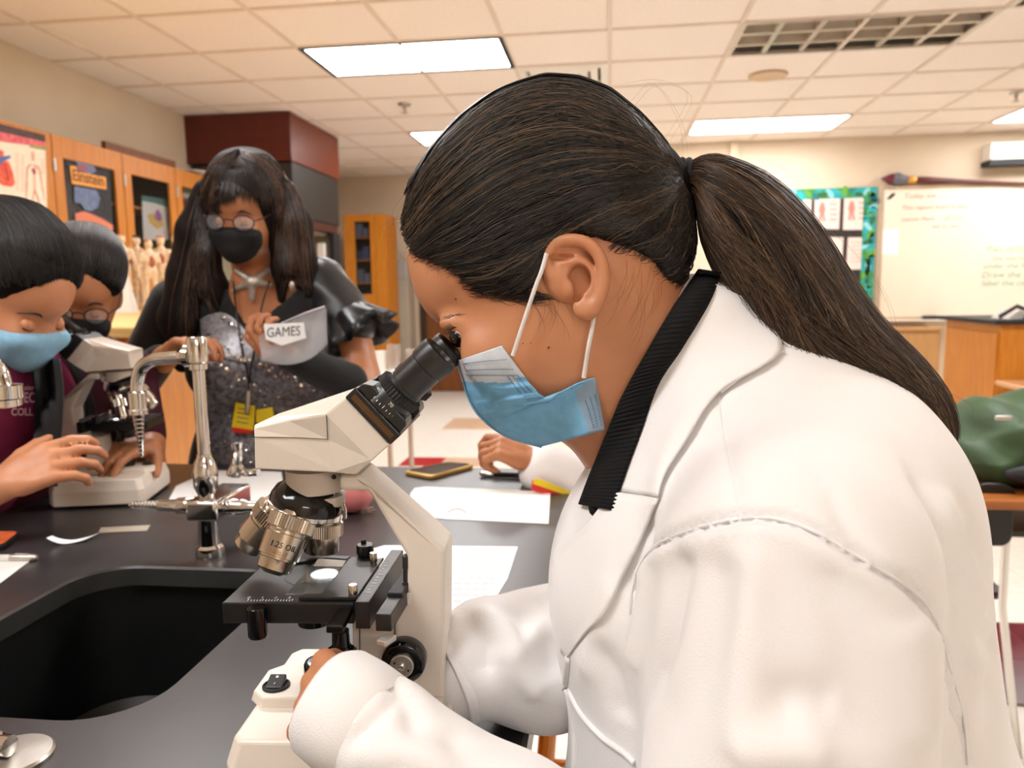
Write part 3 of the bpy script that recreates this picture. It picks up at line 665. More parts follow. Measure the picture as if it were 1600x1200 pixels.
# student desks
M_desk = mat('desk_laminate', 'dca878', .35, col2='d29c6b', scale=5, stretch=(3, 12, 12))
def student_desk(name, lab, x0, y0, w_, d_, z, mtop, th=.028, ins=.09):
    t = thing(name, lab, 'desk', (x0+w_/2, y0+d_/2, 0), 'student desks')
    mk('desk_top', Geo().box((x0, y0, z-th), (x0+w_, y0+d_, z)), mtop, t, smooth=False, bevel=.009, seg=3)
    for i in (0, 1):
        for j in (0, 1):
            x, y = x0+ins+(w_-ins-.09)*i, y0+.07+(d_-.14)*j
            mk('leg', Geo().tube(smooth_curve([(x+.1-.2*i, y, z-th-.02), (x+.03-.06*i, y, z-th-.035), (x, y, z-th-.1), (x-.015+.03*i, y, .02)], 16), .014, 10), M_chrome, t)
            mk('foot_cap', Geo().cyl((x-.015+.03*i, y, .001), (x-.015+.03*i, y, .025), .018, n=10), M_black, t)
    mk('tray', Geo().box((x0+.12, y0+.1, z-th-.1), (x0+w_-.12, y0+d_-.05, z-th-.085)), M_darkmetal, t, smooth=False)
    return t
p = oz(1547, 592, .75)
student_desk('student_desk', 'light wood student desk with chrome legs before the demonstration desk', p[0], p[1]-.55, 1.1, .5, .75, M_desk)
M_desk2 = mat('desk_wood_edge', 'a8622c', .35, col2='99571f', scale=5, stretch=(3, 12, 12))
p = oz(1512, 768, .74)
dkx, dky = p[0], p[1]-.08
student_desk('student_desk', 'brown student desk under the green bag behind the white coat', dkx, dky, 1.2, .55, .74, M_desk2, ins=.45)
# chair with rounded black back under the desk
_p = at(1553, 805, 2.02); cx_, cy_ = _p[0], _p[1]; czb = _p[2]
t = thing('student_chair', 'narrow black chair back under the brown desk edge', 'chair', (cx_, cy_, 0))
M_maroonp = mat('maroon_shell', '3a0d18', .4, col2='310a14', scale=6)
def rrect(w, h, r, n=5):
    out = []
    for cx0, cz0, a0 in ((w-r, h-r, 0), (-w+r, h-r, 90), (-w+r, -h+r, 180), (w-r, -h+r, 270)):
        for k in range(n+1): u = R(a0+90*k/n); out.append((cx0+r*math.cos(u), cz0+r*math.sin(u)))
    return out
mk('backrest', Geo().prism(rrect(.05, .085, .03), lambda x, z: A(cx_+x, cy_, czb+z), lambda x, z: A(cx_+x, cy_+.012, czb+z)), M_black, t, bevel=.004)
mk('seat', Geo().prism(rrect(.09, .17, .05), lambda x, y: A(cx_+x, cy_+.24+y, .42), lambda x, y: A(cx_+x, cy_+.24+y, .44)), M_maroonp, t, bevel=.006)
for i in (-1, 1):
    mk('leg', Geo().tube([(cx_+.04*i, cy_+.016, czb), (cx_+.05*i, cy_+.03, .42), (cx_+.1*i, cy_, .005)], .011, 8), M_chrome, t)
    mk('leg', Geo().tube([(cx_+.06*i, cy_+.36, .42), (cx_+.1*i, cy_+.42, .005)], .011, 8), M_chrome, t)
# green bag on the desk
M_green = mat('green_nylon', '2c4429', .55, col2='38532f', scale=10, bump=.3, bscale=30)
gx, gy = dkx+.24, dky+.27
s = SDF(.05)
s.ell((gx+.05, gy, .86), (.30, .19, .115)).ell((gx+.22, gy-.05, .82), (.22, .17, .09)).ell((gx-.06, gy-.05, .82), (.2, .15, .08)).cone((gx-.12, gy-.12, .795), (gx+.4, gy-.14, .79), .045, .04)
V, F = s.mesh(.012)
V[:, 2] += .014*np.sin(V[:, 0]*38+V[:, 1]*12+4*V[:, 2])*np.clip((V[:, 2]-.76)*12, 0, 1)+.008*np.sin(V[:, 0]*23-V[:, 2]*90)
V[:, 1] += .012*np.sin(V[:, 0]*31+V[:, 2]*45)
V[:, 2] = np.maximum(V[:, 2], .742)
t = thing('green_bag', 'dark green nylon bag slumped on the brown desk', 'bag', (gx, gy, .741))
mk('bag_body', Geo().add(V, F.tolist()), M_green, t, angle=180)
mk('strap', Geo().tube(smooth_curve([(gx-.1, gy-.16, .9), (gx+.05, gy-.17, .93), (gx+.2, gy-.18, .92), (gx+.33, gy-.17, .89)], 20), .007, 8, squash=.5), M_blackm, t)
p = at(1568, 653, 1.95)
mk('zip_pull', Geo().box(p-A(.02, .004, .006), p+A(.02, .004, .006)), M_alu, t, bevel=.003)
mk('dark_lining', Geo().ball((gx-.02, gy-.2, .79), (.14, .035, .035)), M_blackm, t)
# ================================================================ LAB BENCH, SINK, FAUCETS
BZ = .91
M_epoxy = mat('black_epoxy', '2a2728', .30, col2='3a3637', scale=3.5, bump=.06, bscale=60, spec=.5, detail=6)
M_sink = mat('sink_black', '060606', .5, col2='0a0a0a', scale=12)
M_rim = mat('sink_rim', '363736', .45, col2='2a2b2a', scale=10)
bx0, bx1, by0, by1 = -1.08, -.068, .05, 1.6
sx0, sx1, sy0, sy1 = -.72, -.425, .598, .972
def rr(x0, x1, y0, y1, r, n=8):
    out = []
    for cx0, cy0, a0 in ((x1-r, y1-r, 0), (x0+r, y1-r, 90), (x0+r, y0+r, 180), (x1-r, y0+r, 270)):
        for k in range(n+1): u = R(a0+90*k/n); out.append(A(cx0+r*math.cos(u), cy0+r*math.sin(u)))
    return out
def zz(l, z): return [A(p[0], p[1], z) for p in l]
hole = rr(sx0, sx1, sy0, sy1, .07); 
outer = rr(bx0, bx1, by0, by1, .004)
t = thing('lab_bench', 'black epoxy lab bench with built-in sink', 'lab bench', ((bx0+bx1)/2, (by0+by1)/2, 0))
hole2 = rr(sx0-.0, sx1+.0, sy0-.0, sy1, .07)
rings = [zz(hole, BZ-.028), zz(hole, BZ-.003), zz(rr(sx0-.003, sx1+.003, sy0-.003, sy1+.003, .073), BZ), zz(rr(bx0+.004, bx1-.004, by0+.004, by1-.004, .004), BZ), zz(outer, BZ-.004), zz(outer, BZ-.03), zz(rr(bx0+.03, bx1-.03, by0+.03, by1-.03, .004), BZ-.03)]
mk('bench_top', Geo().loft(rings, cap=False), M_epoxy, t, angle=30)
bas = [zz(rr(sx0-.012, sx1+.012, sy0-.012, sy1+.012, .08), BZ-.0285), zz(rr(sx0-.012, sx1+.012, sy0-.012, sy1+.012, .08), BZ-.2), zz(rr(sx0+.03, sx1-.03, sy0+.03, sy1-.03, .05), BZ-.24)]
g = Geo().loft(bas, cap=False); n_ = len(hole); g.f.append(tuple(range(2*n_, 3*n_)))
bo = mk('sink_basin', g, M_sink, t, recalc=False)
mk('sink_rim', Geo().loft([zz(rr(sx0+.0005, sx1-.0005, sy0+.0005, sy1-.0005, .0695), BZ-.0275), zz(rr(sx0+.0005, sx1-.0005, sy0+.0005, sy1-.0005, .0695), BZ-.004)], cap=False), M_rim, bo, recalc=False)
mk('drain', Geo().lathe(((sx0+sx1)/2, .78, BZ-.239), (0, 0, 1), [(0, .04), (.003, .04), (.003, .03), (.001, .01)], 20), M_blackm, bo)
mk('cabinet_body', Geo().box((bx0+.2, by0+.06, .0), (bx1-.12, sy0-.05, BZ-.031)).box((bx0+.2, sy1+.05, 0), (bx1-.12, by1-.1, BZ-.031)).box((bx0+.2, sy0-.05, 0), (bx1-.12, sy1+.05, BZ-.3)), M_oak, t, smooth=False)
# faucet
M_chr2 = M_chrome
def curve_tube(g, pts, r, n=24, k=12): return g.tube(smooth_curve(pts, n), r, k)
fb = oz(329, 868, BZ); fy = fb[1]
def fp(px, py): return oy(px, py, fy)
fx = fp(329, 868)[0]
t = thing('lab_faucet', 'chrome gooseneck lab faucet with serrated hose nozzle beside the sink', 'faucet', (fx, fy, BZ))
s1 = np.linalg.norm(fp(339, 800)-fp(329, 800))/10
zf = lambda py: fp(329, py)[2]
g = Geo().lathe((fx, fy, BZ), (0, 0, 1), [(0, 20*s1), (3*s1, 21*s1), (14*s1, 20*s1), (18*s1, 16*s1), (60*s1, 14.5*s1), (66*s1, 18*s1), (74*s1, 18*s1)], 24)
mk('base_column', g, M_chr2, t)
zv = zf(795)
mk('valve_block', Geo().box((fx-.024, fy-.02, zv-.014), (fx+.024, fy+.09, zv+.016)), M_chr2, t, bevel=.005, seg=3)
mk('valve_neck', Geo().lathe((fx, fy, zv+.012), (0, 0, 1), [(0, 11*s1), (10*s1, 12*s1), (22*s1, 17*s1), (42*s1, 18*s1), (58*s1, 15*s1), (66*s1, 10.5*s1), (70*s1, 10.5*s1)], 24), M_chr2, t)
for sgn, e0, e1 in ((-1, 230, 8), (1, 430, 8)):
    h = mk('valve_arm', Geo().lathe((fx+sgn*.022, fy+.012, zv), (sgn, 0, 0), [(0, .012), (.004, .014), (.03, .012), (.036, .009), (.06, .009)], 18), M_chr2, t)
    if sgn < 0:
        for k in range(9):
            mk('serration', Geo().lathe((fx-.08-.0055*k, fy+.012, zv), (-1, 0, 0), [(0, .0085-.0004*k), (.0045, .0055-.0003*k), (.0055, .0055-.0003*k)], 14), M_chr2, h)
    else:
        mk('lever', Geo().tube([(fx+.08, fy+.012, zv), (fx+.1, fy, zv+.01), (fx+.13, fy-.01, zv+.014)], [.009, .007, .005], 10), M_chr2, h)
zt_ = zf(530)
mk('riser_pipe', Geo().cyl((fx, fy, zv+.06), (fx, fy, zf(560)), 9*s1, n=20), M_chr2, t)
mk('tee_head', Geo().lathe((fx, fy, zf(578)), (0, 0, 1), [(0, 11*s1), (1*s1, 13*s1), (9*s1, 13*s1), (10*s1, 11.5*s1), (12*s1, 14*s1), (44*s1, 14*s1), (48*s1, 12*s1), (49*s1, 4*s1)], 24), M_chr2, t)
mk('union_nut', Geo().lathe((fx-10*s1, fy, zf(556)), (-1, 0, 0), [(0, 15*s1), (8*s1, 16*s1), (12*s1, 13*s1), (16*s1, 12*s1), (18*s1, 10*s1)], 20), M_chr2, t)
zsp = zf(557)
P = [(fx-14*s1, fy, zsp), (fx-45*s1, fy, zsp-2*s1), (fx-70*s1, fy, zsp-5*s1), (fx-88*s1, fy, zsp-16*s1), (fx-96*s1, fy, zsp-36*s1), (fx-98*s1, fy, zsp-55*s1)]
mk('spout', curve_tube(Geo(), P, [9.5*s1]*28, 28, 16), M_chr2, t)
o = A(fx-98*s1, fy, zsp-50*s1)
n1 = mk('nozzle_collar', Geo().lathe(o, (0, 0, -1), [(0, 10*s1), (2*s1, 13*s1), (26*s1, 12.5*s1), (28*s1, 14*s1), (34*s1, 14*s1), (36*s1, 9*s1)], 22), M_chr2, t)
pr = []
for k in range(10): pr += [(36*s1+6.3*k*s1, (8.6-.55*k)*s1), (36*s1+(6.3*k+4.4)*s1, (7.4-.55*k)*s1), (36*s1+(6.3*k+4.5)*s1, (5.6-.45*k)*s1), (36*s1+(6.3*k+6.2)*s1, (5.6-.45*k)*s1)]
mk('hose_barb', Geo().lathe(o, (0, 0, -1), pr, 16), M_chr2, n1)
# lever tap behind the column
q = fp(358, 735)
mk('lever_handle', Geo().tube(smooth_curve([q+A(-.02, .05, -.02), q+A(-.012, .05, .01), q+A(-.012, .05, .03)], 10), [.011, .011, .009, .008, .008, .007, .007, .007, .008, .009], 10).tube(smooth_curve([q+A(-.012, .05, -.005), q+A(.0, .045, -.014), q+A(.025, .04, -.012)], 8), .006, 8), M_chr2, t)
# second faucet, cut by the left edge
d2 = .93
c_ = at(-8, 636, d2); 
t = thing('lab_faucet', 'chrome gooseneck faucet spout cut by the left edge', 'faucet', (c_[0]-.2, c_[1], BZ))
s2 = d2/FPX
def f2(px, py): return oy(px, py, c_[1])
P = [f2(-200, 560), f2(-150, 490), f2(-70, 500), f2(-20, 545), f2(2, 570), f2(8, 605)]
mk('spout', curve_tube(Geo(), [f2(-150, 900), f2(-150, 700), f2(-140, 600), f2(-95, 552), f2(-45, 552), f2(-8, 575), f2(4, 605)], [15*s2]*36, 36, 16), M_chr2, t)
mk('aerator', Geo().lathe(f2(4, 600), (0, 0, -1), [(0, 17*s2), (2*s2, 28*s2), (22*s2, 28*s2), (24*s2, 25*s2), (34*s2, 25*s2), (36*s2, 20*s2)], 24), M_chr2, t)
mk('base', Geo().lathe((f2(-150, 900)[0], c_[1], BZ), (0, 0, 1), [(0, .028), (.004, .03), (.02, .026), (.03, .016), (.06, .015)], 22), M_chr2, t)
# round flange plate with stub at lower left
p = oz(20, 1186, BZ)
t = thing('deck_flange', 'round brushed steel flange with a stub valve at the lower left', 'valve', (p[0], p[1], BZ))
mk('flange_plate', Geo().lathe((p[0], p[1], BZ), (0, 0, 1), [(0, .031), (.003, .031), (.005, .029), (.006, .01)], 36), mat('brushed_steel', 'b8b2aa', .35, .9, col2='a8a29a', scale=40), t)
mk('stub', Geo().lathe((p[0]-.03, p[1]-.003, BZ+.013), (1, -.05, .05), [(0, .011), (.02, .011), (.021, .008), (.026, .009), (.033, .0085), (.034, .004)], 18), M_chr2, t)
# ---------------------------------------------------------------- papers, pens, phones on the bench
def on(px, py, h=0): return oz(px, py, BZ+h)
def sheet(lab, pxs, name='paper_sheet', m=None, th=.0006, h=.0004, cat='paper', grp='papers on the bench'):
    P = [on(a, b_) for a, b_ in pxs]
    t = thing(name, lab, cat, (*np.mean(P, 0)[:2], BZ), grp)
    o = mk('sheet', Geo().prism(P, lambda x, y, z: A(x, y, BZ+h), lambda x, y, z: A(x, y, BZ+h+th)), m or M_paper, t, smooth=False)
    return t
t1 = sheet('blank white worksheet behind the main microscope arm', [(641, 772), (648, 763), (665, 761), (860, 769), (857, 819), (700, 812), (640, 806)])
P = [on(700, 802), on(710, 797), on(722, 798), on(728, 803)]
mk('pencil_mark', Geo().tube(smooth_curve([p+A(0, 0, .0018) for p in P], 12), .0006, 5), M_ink, t1)
t2 = sheet('printed worksheet under the stage of the main microscope', [(560, 865), (600, 853), (809, 855), (793, 905), (760, 960), (640, 960)])
u0, u1, v1 = on(705, 862), on(795, 862), on(660, 950)
for r_ in range(11):
    f0 = (r_+.5)/11
    a_ = u0+(on(620, 955)-u0)*f0; b_ = u1+(on(755, 955)-u1)*f0
    g = Geo(); x = 0
    while x < .96:
        wl_ = rng.uniform(.05, .12); p, q = a_+(b_-a_)*x, a_+(b_-a_)*min(1, x+wl_); dv = (on(620, 955)-u0)*.018
        g.add([p+A(0, 0, .0013), q+A(0, 0, .0013), q+dv+A(0, 0, .0013), p+dv+A(0, 0, .0013)], [(0, 1, 2, 3)]); x += wl_+.03
    mk('text_line', g, mat('faint_ink', 'c9bdb6', .7) if r_ == 0 else bpy.data.materials['faint_ink'], t2, smooth=False)
sheet('white paper sheet beside the faucet column', [(275, 760), (330, 735), (440, 738), (445, 775), (400, 790), (262, 785)])
sheet('white notebook page at the left edge of the bench', [(-60, 872), (55, 871), (0, 912), (-60, 940)])
M_tape = mat('masking_tape', 'b9ab98', .6, col2='b0a18d', scale=10)
sheet('strip of beige masking tape stuck to the bench', [(158, 825), (235, 821), (229, 830), (154, 833)], 'tape_strip', M_tape, cat='tape', grp='scraps on the bench')
tb = thing('paper_scrap', 'curled white paper scrap lying before the left microscope', 'paper', (*on(110, 850)[:2], BZ), 'scraps on the bench')
pa, pb_ = on(78, 852), on(145, 843); n_ = 8; rows = []
for k in range(n_+1):
    f0 = k/n_; c0 = pa+(pb_-pa)*f0; z_ = BZ+.001+.012*(2*f0-1)**2*(.35 if f0 > .5 else 1); w_ = .006+.007*f0
    rows.append([A(c0[0], c0[1]-w_, z_), A(c0[0], c0[1]+w_, z_), A(c0[0], c0[1]+w_, z_+.0006), A(c0[0], c0[1]-w_, z_+.0006)])
mk('scrap', Geo().loft(rows), M_paper, tb)
M_penw = mat('pen_white', 'e9e5de', .3)
def pen(lab, a, b, r, mats):
    t = thing('pen', lab, 'pen', (*((a+b)/2)[:2], BZ), 'pens on the bench'); d = b-a; L = np.linalg.norm(d); ax_ = d/L
    mk('barrel', Geo().lathe(a, ax_, [(.12*L, r*.5), (.16*L, r), (.72*L, r)], 14), mats[0], t)
    mk('tip', Geo().lathe(a, ax_, [(0, r*.2), (.05*L, r*.4), (.12*L, r*.95), (.16*L, r*.95)], 14), mats[1], t)
    mk('grip', Geo().lathe(a, ax_, [(.72*L, r*1.04), (.76*L, r*1.08), (.96*L, r*1.02), (L, r*.6)], 14), mats[2], t)
    mk('clip', Geo().box(a+ax_*.78*L+A(-.001, -.001, r), a+ax_*.78*L+A(.02, .001, r+.002)), mats[1], t)
pen('white pen lying on the notebook page', on(-90, 873, .005), on(58, 871, .005), .005, (M_penw, M_alu, M_alu))
pen('black and silver pen beside the phone at far end', on(830, 744, .006), on(750, 740, .006), .0055, (M_black, M_black, M_chrome))
M_gold = mat('gold_case', 'd3a85c', .35, .25, col2='c99c50', scale=8)
M_screen = mat('phone_screen', '120d0b', .08, col2='171110', scale=4)
def phone(lab, q, mcase, mscreen, th=.009):
    P = [on(a, b_) for a, b_ in q]; c0 = np.mean(P, 0)
    def rnd(P, sc, r=.18, n=5):
        P = [c0+(p-c0)*sc for p in P]; out = []
        for i in range(4):
            a_, b_, c_ = P[i-1], P[i], P[(i+1) % 4]
            for k in range(n+1):
                f0 = k/n; la = min(.013/np.linalg.norm(a_-b_), .4); lc = min(.013/np.linalg.norm(c_-b_), .4)
                p0, p1 = b_+(a_-b_)*la, b_+(c_-b_)*lc
                out.append((1-f0)**2*p0+2*f0*(1-f0)*b_+f0*f0*p1)
        return out
    t = thing('smartphone', lab, 'phone', (*c0[:2], BZ), 'phones on the bench')
    o1 = rnd(P, 1); o2 = rnd(P, .95)
    mk('case', Geo().loft([zz(o2, BZ+.0005), zz(o1, BZ+.002), zz(o1, BZ+th-.002), zz(o2, BZ+th)]), mcase, t)
    mk('screen', Geo().loft([zz(rnd(P, .9), BZ+th), zz(rnd(P, .9), BZ+th+.0004)]), mscreen, t, smooth=False)
    return t
phone('smartphone in a gold case lying at the far end of the bench', [(630, 742), (700, 727), (743, 731), (675, 750)], M_gold, M_screen)
phone('smartphone with glowing orange screen at the left edge', [(-40, 850), (-20, 838), (34, 838), (4, 862)], M_black, mat('screen_orange', 'd8663a', .2, col2='8a3c22', scale=30, emit=.3))
# pink pouch with keys behind the turret
p = on(548, 806)
s = SDF(.02); s.ell((p[0], p[1]+.02, BZ+.035), (.035, .03, .032)).ell((p[0]-.03, p[1]+.03, BZ+.03), (.04, .035, .028))
V, F = s.mesh(.005); V[:, 2] = np.maximum(V[:, 2], BZ+.0005)
t = thing('pink_pouch', 'small pink pouch behind the revolving nosepiece', 'pouch', (p[0], p[1], BZ))
mk('pouch_body', Geo().add(V, F.tolist()), mat('pink_vinyl', 'e58c8c', .4, col2='dd8080', scale=8), t, angle=180)
mk('zip', Geo().tube([(p[0]-.05, p[1]+.0, BZ+.045), (p[0], p[1]-.008, BZ+.055), (p[0]+.03, p[1], BZ+.045)], .0015, 6), M_alu, t)
p = on(568, 803)
t = thing('key_ring', 'small bunch of silver keys beside the pink pouch', 'keys', (p[0], p[1], BZ))
for k in range(3):
    a_ = R(40*k-30); d = A(math.cos(a_), math.sin(a_)*.6, 0)
    mk('key', Geo().lathe(p+A(0, 0, .003+.003*k), (0, 0, 1), [(0, .006), (.0015, .006), (.0015, .002)], 12).tube([p+A(0, 0, .004+.003*k), p+d*.022+A(0, 0, .004+.002*k)], .0018, 6), M_chrome, t)
# water bottle / lab glass far behind the microscope
# ================================================================ MAIN MICROSCOPE (seen from its side, arm towards the person in white)
mey = unit(A(*ray(850, 450)[:2], 0)); mex = np.cross(mey, A(0, 0, 1)); mez = A(0, 0, 1.)
DM = .60
def mp(px, py, yl=0.):
    d = ray(px, py); return CAM + d*((DM+yl)/np.dot(d, mey))
def ml(x, y, z): return A(CAM[0], CAM[1], BZ)+mex*x+mey*(DM+y)+mez*z      # local metres -> room
def lx(px, py, yl=0.): p = mp(px, py, yl)-A(CAM[0], CAM[1], BZ); return p@mex, p[2]
KM = DM/FPX
M_cream = mat('microscope_enamel', 'e9ddcf', .38, col2='e5d8c9', scale=3, bump=.04, bscale=300)
M_cream2 = mat('microscope_grey_enamel', 'cdbfb0', .4, col2='c6b7a7', scale=3)
M_anod = mat('black_anodised', '151414', .35, col2='1c1b1a', scale=15, bump=.04, bscale=400)
M_gloss = mat('black_gloss', '070707', .12, col2='0b0b0b', scale=15)
M_steel = mat('objective_steel', 'c4b9ab', .22, 1, col2='b8ad9f', scale=6)
M_whitemark = mat('white_marking', 'f4f2ee', .5)
mroot = thing('microscope', 'cream and black binocular microscope used by the person in the white coat', 'microscope', ml(-.14, 0, 0), 'lab microscopes')
def mprism(poly, y0, y1, ref=None):
    pts = [lx(a, b_, y0 if ref is None else ref) for a, b_ in poly]
    return Geo().prism(pts, lambda x, z: ml(x, y0, z), lambda x, z: ml(x, y1, z))
def mbox(x0, x1, y0, y1, z0, z1): return Geo().prism([(x0, z0), (x1, z0), (x1, z1), (x0, z1)], lambda x, z: ml(x, y0, z), lambda x, z: ml(x, y1, z))
# base
xl = lx(384, 1127, -.029)[0]; xr = lx(712, 1100, 0)[0]+.004
outl = [(xl+.008, -.080), (xr-.015, -.080), (xr, -.06), (xr, .06), (xr-.015, .080), (xl+.008, .080), (xl+.001, .07), (xl+.001, -.07)]
mk('base', Geo().loft([[ml(x, y, .004) for x, y in outl], [ml(x, y, .03) for x, y in outl], [ml(x+(.006 if x < -.1 else -.004), y*.93, .05) for x, y in outl]]), M_cream, mroot, smooth=False, bevel=.003, seg=3)
sp = [(xl+.012, -.029), (xr-.01, -.03), (xr-.01, .03), (xl+.012, .03), (xl, .018), (xl, -.017)]
bs = mk('base_block', Geo().loft([[ml(x, y, .049) for x, y in sp], [ml(x+(.003 if x < -.1 else 0), y*.97, .058) for x, y in sp]]), M_cream, mroot, smooth=False, bevel=.0015)
for i in (-1, 1):
    for j in (-1, 1): mk('foot', Geo().cyl(ml(-.14+.06*i, .06*j, .0005), ml(-.14+.06*i, .06*j, .0055), .01, n=14), M_black, mroot)
# rocker switch
c_ = lx(432, 1103, -.012); sx_, sy_ = c_[0], -.010
sw = mk('power_switch', Geo().lathe(ml(sx_, sy_, .0575), mez, [(0, .0112), (.002, .0112), (.003, .0095), (.0015, .0092)], 28), M_blackm, mroot)
rk = Geo().loft([[ml(sx_+a*.007, sy_+b_*.0085, z_) for a, b_, z_ in ring] for ring in ([(-1, -.7, .058), (1, -.7, .058), (1, .7, .058), (-1, .7, .058)], [(-1, -.8, .0605), (1, -.8, .0605), (1, .8, .0655), (-1, .8, .0655)])])
mk('rocker', rk, mat('rocker_grey', '2b2a2a', .4, col2='333232', scale=20), sw, smooth=False, bevel=.001)
mk('on_mark', Geo().lathe(ml(sx_, sy_+.0035, .0634+.0009), unit(mez*.93-mey*.36), [(0, .0012), (.0004, .0012), (.0004, .0008)], 14), M_whitemark, sw)
mk('off_mark', Geo().box((-.0003, -.0014, 0), (.0003, .0014, .0004), np.stack([mex, mey, mez], 1), ml(sx_, sy_-.0035, .0622)), M_whitemark, sw, smooth=False)
# arm
arm_poly = [(530, 744), (560, 742), (696, 861), (696, 1145), (617, 1145), (617, 928), (634, 926), (634, 868), (575, 767), (530, 767)]
pts = [lx(a, b_, -.024) for a, b_ in arm_poly]
cxy = np.mean(pts, 0)
def shrink(p, q=.006): return p
g = Geo().prism(pts, lambda x, z: ml(x, -.024, max(z, .055)), lambda x, z: ml(x, .024, max(z, .055)))
mk('arm', g, M_cream, mroot, smooth=False, bevel=.0035, seg=3)
mk('stage_bracket', mprism([(550, 972), (615, 966), (615, 1046), (550, 1080)], -.022, .022), M_cream, mroot, smooth=False, bevel=.0015)
mk('bracket_seam', mprism([(561.4, 976), (562.6, 976), (562.6, 1046), (561.4, 1046)], -.0226, -.0215), M_blackm, mroot, smooth=False)
mk('rack_block', mprism([(617.5, 929), (641, 927), (641, 944), (617.5, 945)], -.0265, -.0235), M_white, mroot, smooth=False, bevel=.0006)
p0, p1 = mp(634, 915, -.022), mp(634, 862, -.022)
mk('stage_stop_pin', Geo().lathe(p0, p1-p0, [(-.001, .0028), (.003, .0028), (.0031, .002), (.014, .002), (.0145, .0026), (.024, .0026), (.026, .001)], 14), M_darkmetal, mroot)
# focus knob (both sides)
def knob(sgn):
    c0 = lx(628, 1040, -.040); o = ml(c0[0], sgn*.0235, c0[1]); ax_ = mey*sgn; k = .56/FPX
    kn = mk('focus_knob', Geo().lathe(o, ax_, [(0, 30*k), (.001, 36*k), (.002, 37.5*k), (.011, 37.5*k), (.0135, 35.5*k), (.015, 31*k), (.0152, 24*k)], 44), M_gloss, mroot)
    mk('fine_focus_cap', Geo().lathe(o+ax_*.0150, ax_, [(-.001, 20*k), (.003, 20*k), (.0036, 18.5*k), (.0037, .001)], 36), M_alu, kn)
    mk('cap_screw', Geo().lathe(o+ax_*.0185, ax_, [(0, 5.5*k), (.0012, 5.5*k), (.0016, 4*k), (.001, .0005)], 18), M_chrome, kn)
    for u in (R(30), R(210)):
        c1 = o+ax_*.0187+(mex*math.cos(u)*-13*k+mez*math.sin(u)*13*k)
        mk('spanner_hole', Geo().lathe(c1, ax_, [(-.001, 1.8*k), (.0003, 1.8*k)], 10), M_black, kn)
knob(-1); knob(1)
# head: faceted housing
hv = dict(a=(396, 668, -.034), b=(398, 733, -.034), c=(527, 739, -.036), d=(465, 684, -.036), e=(397, 683, -.036), f=(451, 656, -.036), g=(440, 650, -.026), h=(510, 648, -.0425), i=(512, 686, -.037), j=(541, 621, -.0425), k=(609, 695, -.0425), l=(581, 720, -.0425), m=(556, 742, -.036), a2=(397, 664, -.026), g2=(541, 618, -.036))
names = list(hv); near = {n: lx(hv[n][0], hv[n][1], hv[n][2]) for n in names}
V = []; ix = {}
for sg in (1, -1):
    for n in names:
        ix[(n, sg)] = len(V); x, z = near[n]; V.append(ml(x, hv[n][2]*sg, z))
F = []
for sg in (1, -1):
    for poly in ('e b c d', 'a e d f', 'f d i h', 'h i d c m l', 'h l k j', 'a f g a2', 'f h j g2 g'):
        q = [ix[(n, sg)] for n in poly.split()]; F.append(q if sg == 1 else q[::-1])
for a_, b_ in (('a2', 'g'), ('g', 'g2'), ('g2', 'j'), ('j', 'k'), ('k', 'l'), ('l', 'm'), ('m', 'c'), ('c', 'b'), ('b', 'e'), ('e', 'a'), ('a', 'a2')):
    F.append([ix[(a_, 1)], ix[(b_, 1)], ix[(b_, -1)], ix[(a_, -1)]])
hd = mk('head_housing', Geo().add(V, F), M_cream, mroot, smooth=False, bevel=.0012, seg=2)
# panel groove lines
def groove(pts, r=.00028):
    P = [mp(a, b_, y-.0004) for a, b_, y in pts]; mk('panel_seam', Geo().tube(P, r, 5), M_cream2 if False else M_darkmetal, hd)
groove([(397, 683, -.036), (465, 684, -.036), (512, 686.5, -.0372)]); groove([(510, 648.5, -.0425), (512, 686, -.0372)])
# neck under head
c0 = lx(491, 742, 0); r0 = 45*KM
zt0 = c0[1]+.006
nk = mk('neck_collar', Geo().lathe(ml(c0[0], 0, zt0), -mez, [(0, r0), (36*KM, r0), (37*KM, r0*.97), (37.5*KM, r0*.8)], 48), M_cream2, mroot)
mk('lock_screw', Geo().lathe(mp(521, 745, -r0*.74), unit(-mey+mex*.66), [(0, .0019), (.0012, .0019), (.0014, .001)], 12), M_black, nk)
mk('neck_ring', Geo().lathe(ml(lx(505, 770, 0)[0], 0, lx(505, 772, 0)[1]), -mez, [(0, 35*KM), (14*KM, 35*KM), (18*KM, 32*KM), (20*KM, 28*KM)], 40), M_cream2, mroot)
# revolving nosepiece: axis tilted so that the short objective points straight down
tc = mp(480, 783, 0); tax = unit(-mez-.30*mex)
tu = mk('nosepiece', Geo().lathe(tc-tax*.006, tax, [(-.014, 30*KM), (-.006, 44*KM), (-.002, 54*KM), (.004, 59*KM), (.0085, 60*KM)], 48), M_gloss, mroot)
mk('nosepiece_rim', Geo().lathe(tc-tax*.006, tax, [(.0085, 60*KM), (.009, 62*KM), (.0125, 62*KM), (.0135, 60*KM), (.0165, 50*KM), (.018, 30*KM)], 48), M_chrome, tu)
mk('click_stop', Geo().tube([mp(536, 786, -.004), mp(538, 797, -.006), mp(539, 810, -.006)], [.002, .0035, .003], 10, squash=.5), M_chrome, tu)
